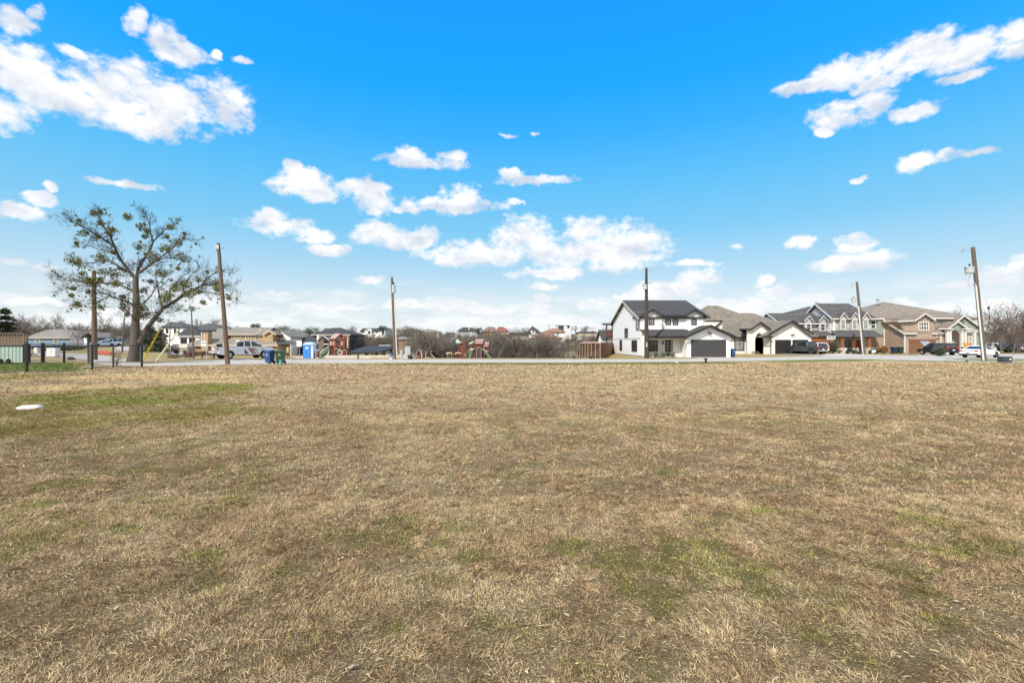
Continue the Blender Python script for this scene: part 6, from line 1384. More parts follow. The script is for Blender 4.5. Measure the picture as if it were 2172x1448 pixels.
build('lettering',mb,mat('pale_blue_ink',(.4,.5,.75),.6),sg)
mb=MB(); mb.box(xc-.8,xc+.6,d-.08,d+1.2,z0-.12,z0); build('skid_base',mb,M['plastblk'],t)
# wooden post + rusty barrel
def wpost(px,d,pyt,pyb,label,w=.18,m='polewood'):
    x=X(px,d); mb=MB(); mb.box(x-w/2,x+w/2,d-w/2,d+w/2,Z(pyb,d)-.2,Z(pyt,d)); mb.box(x-w/2-.015,x+w/2+.015,d-w/2-.015,d+w/2+.015,Z(pyt,d)-.06,Z(pyt,d)-.03); return single('wooden_post',label,'post',mb,M[m],'short posts along the far roadside')
wpost(667,60,748,762,'short dark post just right of the blue portable toilet',.13,'poledark'); wpost(759.5,52.5,752,765,'short brown wooden post at the roadside left of the dark pavilion',.16)
wpost(393,57,752,760,'short brown post below the red shrub',.14); wpost(401,57,752,759,'short brown post beside the thin weathered pole',.14); wpost(411,57.5,752,760,'brown post at the foot of the thin weathered pole',.16); wpost(428.5,62,750,758,'short dark post in front of the tan house corner',.12,'poledark'); wpost(376,58,751,759,'stubby brown post beside the brush pile',.2)
d=66; x=X(672,d); t=thing('barrel','rust-orange round barrel with dark hooped rim right of the portable toilet','barrel',(x,d,-.5)); mb=MB(); mb.lathe([(.28,0),(.36,.25),(.38,.5),(.34,.8),(.30,.9)],x,d,16,Z(757,d)); build('barrel_body',mb,M['rust'],t)
mb=MB(); mb.lathe([(.33,.84),(.39,.86),(.39,.95),(.33,.98),(.2,1.05)],x,d,16,Z(757,d)); build('lid',mb,M['greymetal'],t)
d=68; x=X(449.5,d); t=thing('mailbox','brick mailbox pillar with grey cap behind the white pickup tail','mailbox',(x,d,-.4)); mb=MB(); mb.box(x-.28,x+.28,d-.25,d+.25,-.6,Z(747.5,d)); build('brick_pillar',mb,M['brickr'],t); mb=MB(); mb.box(x-.36,x+.34,d-.3,d+.3,Z(747.5,d),Z(744.5,d)); build('cap',mb,M['greymetal'],t)
# utility cabinets
def cabinet(label,px0,px1,py0,py1,d,dep,m='greymetal'):
    t=thing('utility_cabinet',label,'utility cabinet',(X((px0+px1)/2,d),d,Z(py1,d))); a,b=X(px0,d),X(px1,d); mb=MB(); mb.box(a,b,d,d+dep,Z(py1,d)-.1,Z(py0,d)); c=build('housing',mb,M[m],t,bevel=.02)
    mb=MB(); mb.box(a-.03,b+.03,d-.03,d+dep+.03,Z(py0,d),Z(py0,d)+.05); build('lid',mb,M[m],t)
    mb=MB(); mb.box(a+(b-a)*.48,a+(b-a)*.5,d-.008,d,Z(py1,d)+.08,Z(py0,d)-.06); mb.box(a+(b-a)*.6,a+(b-a)*.66,d-.03,d,(Z(py0,d)+Z(py1,d))/2,(Z(py0,d)+Z(py1,d))/2+.15); build('door_handle',mb,M['steel'],t)
cabinet('small grey utility cabinet just right of the conduit pole',848,853.5,742.5,762,53.5,.25); cabinet('tall grey utility cabinet above the black bag',858.5,870,735,762,53.5,.4)
cabinet('pale grey utility box behind the chain-link fence',98,117,738,754,60,.7,'signwhite'); cabinet('smaller pale utility box left of the larger one behind the fence',71.5,78.5,737.5,748,84,.6,'signwhite')
mb=MB(); x=X(870.5,52.5); mb.blob((x,52.5,.2),(.28,.25,.26),5,12,7,.22); mb.blob((x-.18,52.4,.38),(.12,.12,.08),6,8,5,.2); single('rubbish_bag','black rubbish bag leaning on the tall grey cabinet','bag',mb,M['plastblk'],smooth=True)
d=52.3; x=X(830.5,d); t=thing('tub','white plastic tub with blue bag inside at the foot of the conduit pole','tub',(x,d,0)); mb=MB(); mb.lathe([(.19,0),(.25,.42),(.27,.45)],x,d,16,-.02); build('tub_body',mb,M['signwhite'],t); mb=MB(); mb.blob((x,d,.50),(.21,.21,.10),2,10,6,.15); mb.box(x-.2,x+.2,d-.275,d-.262,.26,.38); build('blue_bag',mb,mat('navy_plastic',(.06,.07,.28),.5),t)
mb=MB(); mb.blob((X(832,54),54,.62),(.25,.22,.12),8,10,6,.3); mb.box(X(832,54)-.2,X(832,54)+.2,53.9,54.1,-.1,.6); single('covered_crate','black covered crate behind the white tub','crate',mb,M['plastblk'])
# pale ledge / kerb around playground and bare dirt
struct('playground_kerb',strip([(X(430,66),66),(X(600,66),66),(X(690,68),68),(X(865,66),66)],[(X(430,66),66.25),(X(600,66),66.25),(X(690,68),68.25),(X(865,66),66.25)],.28,nu=1),M['road2'])
mb=MB()
for (a,b,y) in ((430,600,66),(600,690,67),(690,865,67)):
    pass
mb.box(X(690,66.5),X(865,66.5),66.5,66.8,-1.2,Z(753.5,66.5)); mb.box(X(618,66.5),X(690,66.5),66.6,66.9,-1.2,Z(756,66.5)); single('retaining_wall','low pale concrete retaining edge in front of the red playground','wall',mb,M['road2'])
mb=MB()
for k,(a,b) in enumerate(((784,812),(815,850))): mb.box(X(a,56),X(b,56),56,56.25,-.2,Z(757,56)+.03*k)
single('stone_edging','rough tan stone edging at the roadside below the dark pavilion','edging',mb,mat('sandstone',(.42,.33,.22),.9,var=.3,scale=4),bevel=.03)
# pavilion
d=84; t=thing('pavilion','low dark steel-roofed pavilion with slim posts behind the conduit pole','pavilion',(X(790,d),d,-.9))
r=MB(); r.slab([(X(742,d),d-1,Z(746.5,d-1)),(X(812,d),d-1,Z(745,d-1)),(X(838,d+3),d+3,Z(736.5,d+3)),(X(834,d+5),d+5,Z(733.5,d+5)),(X(777,d+5),d+5,Z(733.5,d+5))],.22); r.slab([(X(777,d+5),d+5,Z(733.5,d+5)),(X(834,d+5),d+5,Z(733.5,d+5)),(X(836,d+9),d+9,Z(738,d+9)),(X(760,d+9),d+9,Z(740,d+9))],.2); build('roof',r,M['darkroof'],t)
for p,q in ((741,d-.5),(776,d),(815,d),(829,d+4),(800,d+7),(760,d+7)): mb=MB(); x=X(p,q); mb.box(x-.14,x+.14,q-.14,q+.14,-1.5,Z(744,q) if q<d+2 else Z(738,q)); build('post',mb,M['darkroof'],t)
mb=MB(); mb.box(X(805,d+4.5),X(829,d+4.5),d+4.2,d+5.5,Z(733.5,d+5),Z(731.3,d+5)); build('roof_monitor',mb,M['greymetal'],t)
for i,(a,b) in enumerate(((778,792),(795,812))):
    tb_=thing('picnic_table',['tan picnic table under the left part of the dark pavilion','tan picnic table under the right part of the dark pavilion'][i],'table',(X(a,d+3),d+3,-1),'picnic tables in the pavilion'); g=Gs(X(a,d+3),d+3)
    mb=MB(); mb.box(X(a,d+3),X(b,d+3),d+2.6,d+3.4,g+.72,g+.78); build('tabletop',mb,M['playtan'],tb_)
    for s in (-.75,.75): mb=MB(); mb.box(X(a,d+3),X(b,d+3),d+3+s-.13,d+3+s+.13,g+.42,g+.47); build('bench',mb,M['playtan'],tb_)
    for p in (a+1.5,b-1.5): mb=MB(); mb.box(X(p,d+3)-.05,X(p,d+3)+.05,d+2.2,d+3.8,g+.36,g+.42); mb.box(X(p,d+3)-.05,X(p,d+3)+.05,d+2.9,d+3.1,g-.1,g+.72); build('leg',mb,M['playrust'],tb_)
# red play tower
def play_tower():
    d=74; t=thing('play_tower','tall red wooden play tower with pitched faded roof and green slides','play structure',(X(714,d),d,-.7)); g=-.75
    xs=[X(699,d),X(711,d),X(722,d),X(730,d)]
    for i,x in enumerate(xs):
        for y in (d,d+2.2):
            mb=MB(); mb.box(x-.09,x+.09,y-.09,y+.09,g-.2,Z((714,717,717,712)[i],d)); build('post',mb,M['playred'],t)
    mb=MB(); mb.slab([(X(701,d),d-.35,Z(717,d)),(X(713,d),d-.35,Z(717,d)),(X(719.5,d),d+.6,Z(707,d)),(X(707.5,d),d+.6,Z(707,d))],.1); mb.slab([(X(707.5,d),d+.6,Z(707,d)),(X(719.5,d),d+.6,Z(707,d)),(X(731,d),d+1.6,Z(716.5,d)),(X(715,d),d+2.4,Z(716.5,d))],.1); build('roof',mb,M['playroof'],t)
    mb=MB(); mb.box(X(714,d),X(730,d),d+.0,d+.1,Z(719.5,d),Z(716,d)); mb.prism([(X(714,d),Z(718,d)),(X(730,d),Z(718,d)),(X(722,d),Z(710,d))],'y',d+.9,d+1.0); build('gable_board',mb,M['playrust'],t)
    mb=MB()
    for z in (733,744): mb.box(xs[0],xs[3],d,d+2.2,Z(z,d)-.06,Z(z,d))
    build('deck',mb,M['playrust'],t)
    mb=MB()
    for z in (727,730): mb.box(xs[0],xs[3],d-.03,d+.03,Z(z,d)-.05,Z(z,d))
    for k in range(12): x=xs[0]+(xs[3]-xs[0])*k/11; mb.box(x-.025,x+.025,d-.02,d+.02,Z(733,d),Z(727,d))
    for k in range(7): x=xs[0]+(xs[1]-xs[0])*k/6; mb.box(x-.02,x+.02,d-.02,d+.02,Z(744,d),Z(738,d))
    build('railing',mb,M['playred'],t)
    mb=MB()
    for k,(a,b) in enumerate(((700,704),(706,709),(724,727))): mb.box(X(a,d),X(b,d),d-.05,d-.01,Z(732,d),Z(724,d))
    build('side_panel',mb,M['playtan'],t)
    mb=MB(); mb.path([(xs[1],d-.1,Z(744,d)),(X(714,d),d-.8,Z(740,d)),(X(720,d),d-1.0,Z(739,d)),(X(726,d),d-.8,Z(742,d)),(X(729,d),d-.6,g)],.05,6); mb.path([(X(729,d),d-.6,g),(X(729.5,d),d-.6,Z(743,d)),(X(734,d),d-.6,Z(741,d)),(X(738,d),d-.6,Z(744,d)),(X(737,d),d-.6,g)],.05,6); build('climbing_hoop',mb,M['playtan'],t)
    mb=MB(); c=(X(726,d),d-1.1,Z(747,d)); 
    for k in range(14):
        a=2*PI*k/14;b=2*PI*(k+1)/14; mb.tube((c[0]+.3*math.cos(a),c[1],c[2]+.36*math.sin(a)),(c[0]+.3*math.cos(b),c[1],c[2]+.36*math.sin(b)),.06,.06,6)
    build('tyre_ring',mb,M['playmint'],t)
    mb=MB(); mb.path([(X(712,d),d-1.0,g),(X(717,d),d-.2,Z(746,d))],.05,6); mb.path([(X(703,d),d-1.3,g+.05),(X(712,d),d-.3,Z(745,d))],.07,6); build('ramp_rail',mb,M['playrust'],t)
    mb=MB(); P=[(xs[0],Z(735.5,d)),(X(690,d),Z(742,d)),(X(682,d),Z(747.5,d)),(X(677.5,d),Z(753.5,d)),(X(675,d),Z(754.5,d))]
    for yy in (d+.2,):
        for i in range(len(P)-1): mb.add([(P[i][0],yy,P[i][1]),(P[i+1][0],yy,P[i+1][1]),(P[i+1][0],yy+.8,P[i+1][1]),(P[i][0],yy+.8,P[i][1]),(P[i][0],yy,P[i][1]-.45),(P[i+1][0],yy,P[i+1][1]-.35),(P[i+1][0],yy+.8,P[i+1][1]-.35),(P[i][0],yy+.8,P[i][1]-.45)],[(0,1,2,3),(4,7,6,5),(0,4,5,1),(3,2,6,7)])
    build('slide',mb,M['playgreen'],t)
    mb=MB(); mb.path([(p[0]-.1,d+.15,p[1]+.12) for p in P[:4]],.07,6); build('slide_rail',mb,M['playmint'],t)
    mb=MB(); mb.add([(X(690,d),d-.5,g),(X(699,d),d-.5,g),(X(699,d),d-.1,Z(742,d)),(X(690,d),d-.5,g),(X(699,d),d+.9,g),(X(699,d),d+.6,Z(742,d))],[(0,1,2),(3,5,4),(0,2,5,3)]); build('ramp',mb,mat('grey_ramp',(.25,.29,.29),.6),t)
play_tower()
# right playground
def play_right():
    d=70; g=Z(761.5,d)
    t=thing('play_structure','reddish play structure with two pink-roofed towers and a rope ramp','play structure',(X(1015,d),d,g))
    for a in (990,998,1007,1012,1021,1027,1033,1037):
        x=X(a,d); top={990:741,998:732,1007:727,1012:727,1021:727,1027:731,1033:732,1037:731}[a]
        for yy in (d,d+1.78): mb=MB(); mb.box(x-.08,x+.08,yy-.08,yy+.08,g-.3,Z(top,d)); build('post',mb,M['playrust'],t)
    for (a,b,py0,py1) in ((1007,1024,719,728),(1026,1036,725.5,734)):
        mb=MB(); mb.slab([(X(a,d),d-.3,Z(py1,d)),(X(b,d),d-.3,Z(py1,d)),(X(b+1.2,d),d+.8,Z(py0,d)),(X(a+1.5,d),d+.8,Z(py0,d))],.08); mb.slab([(X(a+1.5,d),d+.8,Z(py0,d)),(X(b+1.2,d),d+.8,Z(py0,d)),(X(b+2.5,d),d+1.9,Z(py1,d)),(X(a+1,d),d+1.9,Z(py1,d))],.08); rf=build('roof',mb,M['playroof'],t)
        mb=MB()
        for k in range(3): z0=py1-(py1-py0)*(.2+.25*k); mb.box(X(a,d),X(b,d),d-.31+.28*k,d-.28+.28*k,Z(z0+.6,d),Z(z0,d))
        build('roof_batten',mb,M['playrust'],rf)
    mb=MB(); mb.box(X(1007,d),X(1023,d),d,d+1.7,Z(742,d)-.07,Z(742,d)); mb.box(X(1023,d),X(1037,d),d,d+1.7,Z(746,d)-.07,Z(746,d)); mb.box(X(1007,d),X(1022,d),d-.04,d,Z(736,d),Z(728,d)); build('deck',mb,M['playrust'],t)
    mb=MB(); mb.path([(X(1011,d),d-.2,g),(X(1011,d),d-.2,Z(744,d)),(X(1013,d),d-.2,Z(739,d)),(X(1016,d),d-.2,Z(736.5,d)),(X(1019,d),d-.2,Z(739,d)),(X(1021,d),d-.2,Z(744,d)),(X(1021,d),d-.2,g)],.05,6)
    for k in range(4): mb.box(X(1011,d),X(1021,d),d-.22,d-.18,g+.25+k*.3,g+.30+k*.3)
    build('climbing_arch',mb,mat('grey_violet_rail',(.30,.26,.28),.6),t)
    mb=MB(); P=[(X(983,d),g+.25),(X(988,d),g+.42),(X(993,d),g+.85),(X(997,d),Z(745,d)),(X(999,d),Z(741,d))]
    for i in range(4): mb.add([(P[i][0],d,P[i][1]),(P[i+1][0],d,P[i+1][1]),(P[i+1][0],d,P[i+1][1]+.55),(P[i][0],d,P[i][1]+.55),(P[i][0],d+.9,P[i][1]),(P[i+1][0],d+.9,P[i+1][1]),(P[i+1][0],d+.9,P[i+1][1]+.55),(P[i][0],d+.9,P[i][1]+.55)],[(0,1,2,3),(7,6,5,4),(0,4,5,1)])
    build('rope_ramp',mb,mat('netting',(.22,.13,.11),.9,var=.4,scale=12),t)
    for P in ([(1000,742),(998,750),(996.5,757),(995.5,761.5)],[(1027,741),(1032,748),(1037,754),(1041,761)]):
        mb=MB(); 
        for i in range(3):
            a=(X(P[i][0],d),Z(P[i][1],d)); b=(X(P[i+1][0],d),Z(P[i+1][1],d)); mb.add([(a[0]-.22,d-.5,a[1]),(a[0]+.22,d-.5,a[1]),(b[0]+.22,d-.5,b[1]),(b[0]-.22,d-.5,b[1]),(a[0]-.22,d-.42,a[1]-.1),(a[0]+.22,d-.42,a[1]-.1),(b[0]+.22,d-.42,b[1]-.1),(b[0]-.22,d-.42,b[1]-.1)],[(0,1,2,3),(7,6,5,4),(0,3,7,4),(1,5,6,2)])
        build('slide',mb,M['playgreen'],t)
    for (px,py,rx,rz,ti) in ((1000,727.5,.5,.14,.45),(1002,741,.38,.13,0),(1026,741,.2,.1,-.4),(1031,745,.35,.1,0)):
        mb=MB(); mb.blob((0,0,0),(rx,.35,rz),px,12,6,.05); c=Vector((X(px,d),d-.2,Z(py,d))); mb.v=[(c.x+v[0]*math.cos(ti)-v[2]*math.sin(ti),c.y+v[1],c.z+v[0]*math.sin(ti)+v[2]*math.cos(ti)) for v in mb.v]; build('leaf_canopy',mb,M['playmint'] ,t,smooth=True)
    t=thing('play_structure','pair of rust-red play posts with a pale curled canopy','play structure',(X(975,d),d,g))
    for a,tp in ((973,738),(978,728),(981,719.5),(984.5,720)): mb=MB(); x=X(a,d+1); mb.box(x-.09,x+.09,d+.9,d+1.08,g-.3,Z(tp,d+1)); build('post',mb,M['playrust'],t)
    mb=MB(); mb.box(X(979,d+1),X(985,d+1),d+.95,d+1.0,Z(735,d+1),Z(727,d+1)); mb.box(X(972,d+1),X(984,d+1),d+.93,d+1.03,Z(742,d+1),Z(740.8,d+1)); build('panel',mb,M['playrust'],t)
    mb=MB(); P=[(967.5,725),(968,721.5),(970.5,719.7),(973.5,721),(974.5,724),(979,726)]; pr=[(X(a,d+1),Z(b,d+1)) for a,b in P]+[(X(979,d+1),Z(727.3,d+1)),(X(968,d+1),Z(727.3,d+1))]; mb.prism(pr,'y',d+.6,d+1.4); build('canopy',mb,M['playmint'],t)
    mb=MB(); mb.path([(X(983,d),d+.9,Z(727,d)),(X(985,d),d+.9,Z(730,d)),(X(983,d),d+.9,Z(733,d)),(X(981,d),d+.9,Z(730,d)),(X(983,d),d+.9,Z(727,d))],.05,6); build('ring',mb,M['playrust'],t)
    for i,(a,lab) in enumerate(((954,'tan deer-shaped climbing frame left of the rust-red play posts'),(973,'tan and brown climbing frame at the foot of the rust-red play posts'))):
        t=thing('climbing_frame',lab,'climbing frame',(X(a,d),d,g)); x=X(a,d)
        mb=MB(); mb.path([(x-.42,d,Z(751,d)),(x-.38,d,Z(749,d)),(x-.1,d,Z(748.5,d)),(x+.25,d,Z(749,d)),(x+.55,d,Z(752,d))],[.10,.13,.12,.12,.05],8); mb.blob((x-.46,d,Z(750.5,d)),(.14,.1,.11),i,8,5,.1); build('body_bar',mb,M['playtan'],t,smooth=True)
        for dx,e in ((-.25,-.05),(-.12,.1),(.3,.0),(.42,.12)): mb=MB(); mb.path([(x+dx,d+(.12 if e>0 else -.12),Z(749.5,d)),(x+dx+e*.5,d+(.15 if e>0 else -.15),Z(755,d)),(x+dx+e,d+(.15 if e>0 else -.15),g-.1)],.04,6); build('leg',mb,M['playtan'] if i==0 else M['playrust'],t)
        mb=MB(); mb.path([(x-.5,d,Z(749,d)),(x-.58,d,Z(746.5,d))],.02,5); mb.path([(x-.46,d,Z(749,d)),(x-.5,d,Z(746.0,d))],.02,5); build('horn',mb,M['playtan'],t)
    # small arched playhouse and slide
    d=54; g=Z(761.5,d); t=thing('playhouse','tiny red playhouse with pale pointed arch right of the grey cabinets','playhouse',(X(888.5,d),d,g))
    mb=MB(); mb.prism([(X(884,d),g-.1),(X(893,d),g-.1),(X(893,d),Z(748,d)),(X(891,d),Z(744,d)),(X(888.7,d),Z(742,d)),(X(886,d),Z(744.5,d)),(X(884,d),Z(748,d))],'y',d+.1,d+.8); build('hut',mb,M['playred'],t)
    mb=MB(); mb.path([(X(882.5,d),d,g-.1),(X(882.7,d),d,Z(749,d)),(X(885.5,d),d,Z(744,d)),(X(888.7,d),d,Z(741.3,d)),(X(892,d),d,Z(744,d)),(X(894,d),d,Z(749,d)),(X(894,d),d,g-.1)],.035,6); build('arch',mb,M['toilpale'] if False else M['signwhite'],t)
    mb=MB(); mb.box(X(875,d),X(890,d),d-.3,d-.05,Z(757,d),Z(754.2,d)); mb.box(X(875,d),X(890,d),d-.3,d-.05,Z(761,d),Z(759,d)); build('bench_rail',mb,M['playtan'],t)
    t=thing('toddler_slide','small tan toddler slide with dark round opening','slide',(X(910,d),d,g))
    mb=MB(); mb.box(X(902,d)-.02,X(902,d)+.03,d,d+.05,g,Z(744,d)); mb.box(X(902,d),X(915,d),d,d+.6,Z(759.5,d),Z(758,d)); build('frame',mb,M['playtan'],t)
    mb=MB(); mb.tube((X(909.5,d),d+.02,Z(752,d)),(X(909.5,d),d+.5,Z(752,d)),.24,.24,16); build('tunnel',mb,M['blackmetal'],t)
    mb=MB(); mb.slab([(X(914,d),d,Z(751,d)),(X(914,d),d+.5,Z(751,d)),(X(923.5,d),d+.5,g+.05),(X(923.5,d),d,g+.05)],.08); build('chute',mb,M['playtan'],t)
    mb=MB(); mb.path([(X(913,d),d,Z(750,d)),(X(914.5,d),d,Z(745,d)),(X(917,d),d,Z(744,d))],.04,6); build('handrail',mb,M['playroof'],t)
play_right()
# ---- person by the sign
def person():
    d=61; x=X(611,d); g=Gs(x,d)+.0
    t=thing('person','person in a tan coat and dark cap standing left of the notice board','person',(x,d,g))
    me=bpy.data.meshes.new('body'); 
    V=[(0,0,.88),(0,0,1.08),(0,.01,1.28),(0,.01,1.40),(.0,-.02,1.50),(-.17,.01,1.36),(-.24,-.02,1.10),(-.22,-.12,.88),(.17,.01,1.36),(.25,0,1.10),(.24,-.08,.86),(-.09,0,.84),(-.11,-.02,.47),(-.12,.02,.08),(-.12,-.12,.04),(.09,0,.84),(.11,0,.47),(.12,.02,.08),(.12,-.12,.04)]
    E=[(0,1),(1,2),(2,3),(3,4),(3,5),(5,6),(6,7),(3,8),(8,9),(9,10),(0,11),(11,12),(12,13),(13,14),(0,15),(15,16),(16,17),(17,18)]
    rad=[.15,.15,.17,.10,.06,.08,.06,.05,.08,.06,.05,.11,.08,.055,.05,.11,.08,.055,.05]
    me.from_pydata(V,E,[]); o=bpy.data.objects.new('body',me); COL.objects.link(o); o.parent=t
    o.modifiers.new('s','SKIN'); 
    for i,sv in enumerate(me.skin_vertices[0].data): sv.radius=(rad[i]*.95,rad[i]*.8); sv.use_root=(i==0)
    o.modifiers.new('ss','SUBSURF').levels=2; o.modifiers['ss'].render_levels=2; me.materials.append(M['browncloth'])
    mb=MB(); off=Vector((x,d,g)); mb.lathe([(.25,.72),(.24,.9),(.22,1.05),(.24,1.25),(.21,1.38),(.10,1.47)],0,0,14,0)
    mb.v=[(v[0]+x,v[1]*.72+d,v[2]+g) for v in mb.v]; build('coat',mb,M['tancloth'],t,smooth=True)
    mb=MB(); mb.blob((x,d-.01,g+1.60),(.085,.10,.125),1,14,10,.0); mb.blob((x,d-.115,g+1.59),(.018,.025,.03),1,6,4,0)
    for s in (-1,1): mb.blob((x+s*.088,d,g+1.59),(.015,.03,.035),1,6,4,0); mb.path([(x+s*.235,d-.06,g+.86),(x+s*.235,d-.09,g+.80)],[.04,.035],8)
    for s in (-1,1):
        for k in range(4): mb.path([(x+s*.235-.03+k*.02,d-.09,g+.80),(x+s*.235-.03+k*.021,d-.11,g+.74+.008*abs(k-1.5)),(x+s*.235-.03+k*.02,d-.09,g+.71+.008*abs(k-1.5))],.0095,5)
        mb.path([(x+s*.235-s*.035,d-.09,g+.81),(x+s*.235-s*.06,d-.11,g+.77)],.011,5)
    build('head',mb,M['skin'],t,smooth=True)
    mb=MB(); mb.lathe([(.098,1.60),(.102,1.66),(.09,1.72),(.05,1.755)],0,0,14,0); mb.v=[(v[0]+x,v[1]*1.12+d,v[2]+g) for v in mb.v]; mb.box(x-.07,x+.07,d-.19,d-.09,g+1.645,g+1.66); build('cap',mb,M['hair'],t,smooth=False)
person()
# ================================================================= left side: fences, container
def cl_fence(label,pts,h,postw,gname):
    """pts: ground points (x,y) ; chain-link panel between"""
    t=thing('chain_link_fence',label,'fence',(pts[0][0],pts[0][1],0))
    rl=MB(); ms=MB()
    for (x0,y0),(x1,y1) in zip(pts[:-1],pts[1:]):
        z0,z1=Gs(x0,y0),Gs(x1,y1); rl.tube((x0,y0,z0+h-.03),(x1,y1,z1+h-.03),.028,.028,6)
        L=math.hypot(x1-x0,y1-y0); n=int(L/.085); hh=h-.08
        def P(s,zz): f=s/L; return Vector((x0+(x1-x0)*f,y0+(y1-y0)*f,z0+(z1-z0)*f+zz))
        for k in range(-int(hh/.085)-1,n+1):
            for sg in (0,1):
                s0,s1=k*.085,k*.085+hh
                a0,a1=max(0,s0),min(L,s1)
                if a1<=a0: continue
                if sg==0: p,q=P(a0,.04+(a0-s0)),P(a1,.04+(a1-s0))
                else: p,q=P(a0,.04+hh-(a0-s0)),P(a1,.04+hh-(a1-s0))
                ms.tube(p,q,.0022,.0022,3,False)
    build('top_rail',rl,M['blackmetal'],t); build('mesh',ms,M['blackmetal'],t)
    for i,(x,y) in enumerate(pts):
        p=MB(); z=Gs(x,y); w=postw[i]; p.tube((x,y,z-.1),(x,y,z+h+.02),w,w,10); p.lathe([(w*1.15,0),(w*1.1,.03),(w*.3,.08)],x,y,10,z+h+.02); build('post',p,M['blackmetal'],t)
    return t
def fp(px,d): return (X(px,d),d)
t=cl_fence('black chain-link fence nearest the field, left of the mistletoe tree',[fp(-60,27.5),fp(57,28.8),fp(196,31.4),fp(301,34.8)],1.62,[.05,.06,.055,.07],'')
mb=MB(); x,y=fp(57,28.7); mb.box(X(52,28.7),X(62.5,28.7),y-.12,y+.08,.62,1.72); build('sign_board',mb,M['blackmetal'],t)
cl_fence('black chain-link fence farther back across the green lawn',[fp(57,43.5),fp(91,43.3),fp(136,43.0),fp(188,41.5),fp(196,31.6)],1.72,[.13,.14,.09,.08,.04],'')
mb=MB(); x,y=fp(240,34.2); mb.tube((x,y,-.1),(x,y,1.55),.07,.06,8); 
single('wooden_post','greyish wooden post wrapped in twigs at the chain-link fence','post',mb,M['polewood'],'short posts along the far roadside')
leafbush('twiggy_shrub','thin leafless shrub growing at the chain-link fence','shrub',(X(247,36),36,0),(.55,.3,.75),260,M['drybush'],51,.045)
# wooden fence
t=thing('wooden_fence','weathered brown wooden fence with open top slats at the left edge','fence',(X(20,46),46,0)); d=46
for k in range(15):
    px=-34+k*6.1; mb=MB(); mb.box(X(px,d),X(px+5.4,d),d-.02,d+.02,-.1,Z(713,d)-.05*(k%2)); build('board',mb,M['fencewood'],t)
    mb=MB(); mb.box(X(px+2.2,d),X(px+4.2,d),d-.03,d+.03,Z(713,d)-.1,Z(708,d)); build('top_slat',mb,M['fencewood'],t)
mb=MB(); mb.box(X(-34,d),X(53,d),d-.06,d+.06,Z(708,d),Z(705.8,d)); mb.box(X(-34,d),X(53,d),d+.02,d+.08,Z(714,d)-.05,Z(712,d)); mb.box(X(-34,d),X(53,d),d+.02,d+.1,.4,.5); build('rail',mb,M['fencewood'],t)
mb=MB(); mb.box(X(50.5,d),X(53,d),d-.06,d+.08,-.1,Z(706,d)); build('post',mb,M['fencewood'],t)
t=thing('storage_container','low mint-coloured metal container behind the near chain-link fence','container',(X(15,40),40,0)); d=40
mb=MB(); mb.box(X(-60,d),X(52,d),d,d+.35,.12,Z(734,d)); build('container_body',mb,M['mint'],t,bevel=.04)
mb=MB()
for k in range(14): px=-56+k*8; mb.box(X(px,d),X(px+2.2,d),d-.035,d,.2,Z(735.5,d))
build('side_rib',mb,M['mint'],t)
mb=MB(); mb.box(X(-60,d)-.03,X(52,d)+.05,d-.06,d+.4,Z(734,d),Z(732,d)); build('lid',mb,M['darkroof'],t)
for px in (4,20): mb=MB(); mb.tube((X(px,d),d-.18,.2),(X(px,d),d-.05,.2),.17,.17,12); mb.box(X(px,d)-.05,X(px,d)+.05,d-.2,d,.2,.45); build('wheel',mb,M['rubber'],t)
mb=MB(); d=72; mb.prism([(X(187,d),Z(751,d)),(X(236,d),Z(751,d)),(X(234,d),Z(747,d)),(X(222,d),Z(744,d)),(X(205,d),Z(743,d)),(X(188,d),Z(748,d))],'y',d,d+.6); single('barrier','faded red plastic barrier lying behind the tall left pole','barrier',mb,M['redplastic'],bevel=.05)
mb=MB(); x,y=gp(152,763); mb.blob((x,y,.1),(.35,.3,.22),4,10,6,.25); single('dark_rock','small dark rock on the straw grass beyond the far fence','rock',mb,M['asphalt'])
# pinkish flat stone / lid
x,y=gp(64,866); t_=MB(); t_.lathe([(.27,0),(.285,.03),(.25,.08),(.15,.115),(.03,.125)],0,0,20,0); rdd=random.Random(1)
t_.v=[(x+v[0]*1.0+(.03*math.sin(v[1]*11)),y+v[1]*.8+.02*math.sin(v[0]*13),Gs(x,y)+float(micro(x,y))+v[2]-.02) for v in t_.v]; t_.box(x+.22,x+.33,y-.12,y-.02,Gs(x,y)+.01,Gs(x,y)+.05)
single('flat_stone','pinkish-white flat domed stone lying in the olive grass at left','stone',t_,M['tarp'],smooth=True)
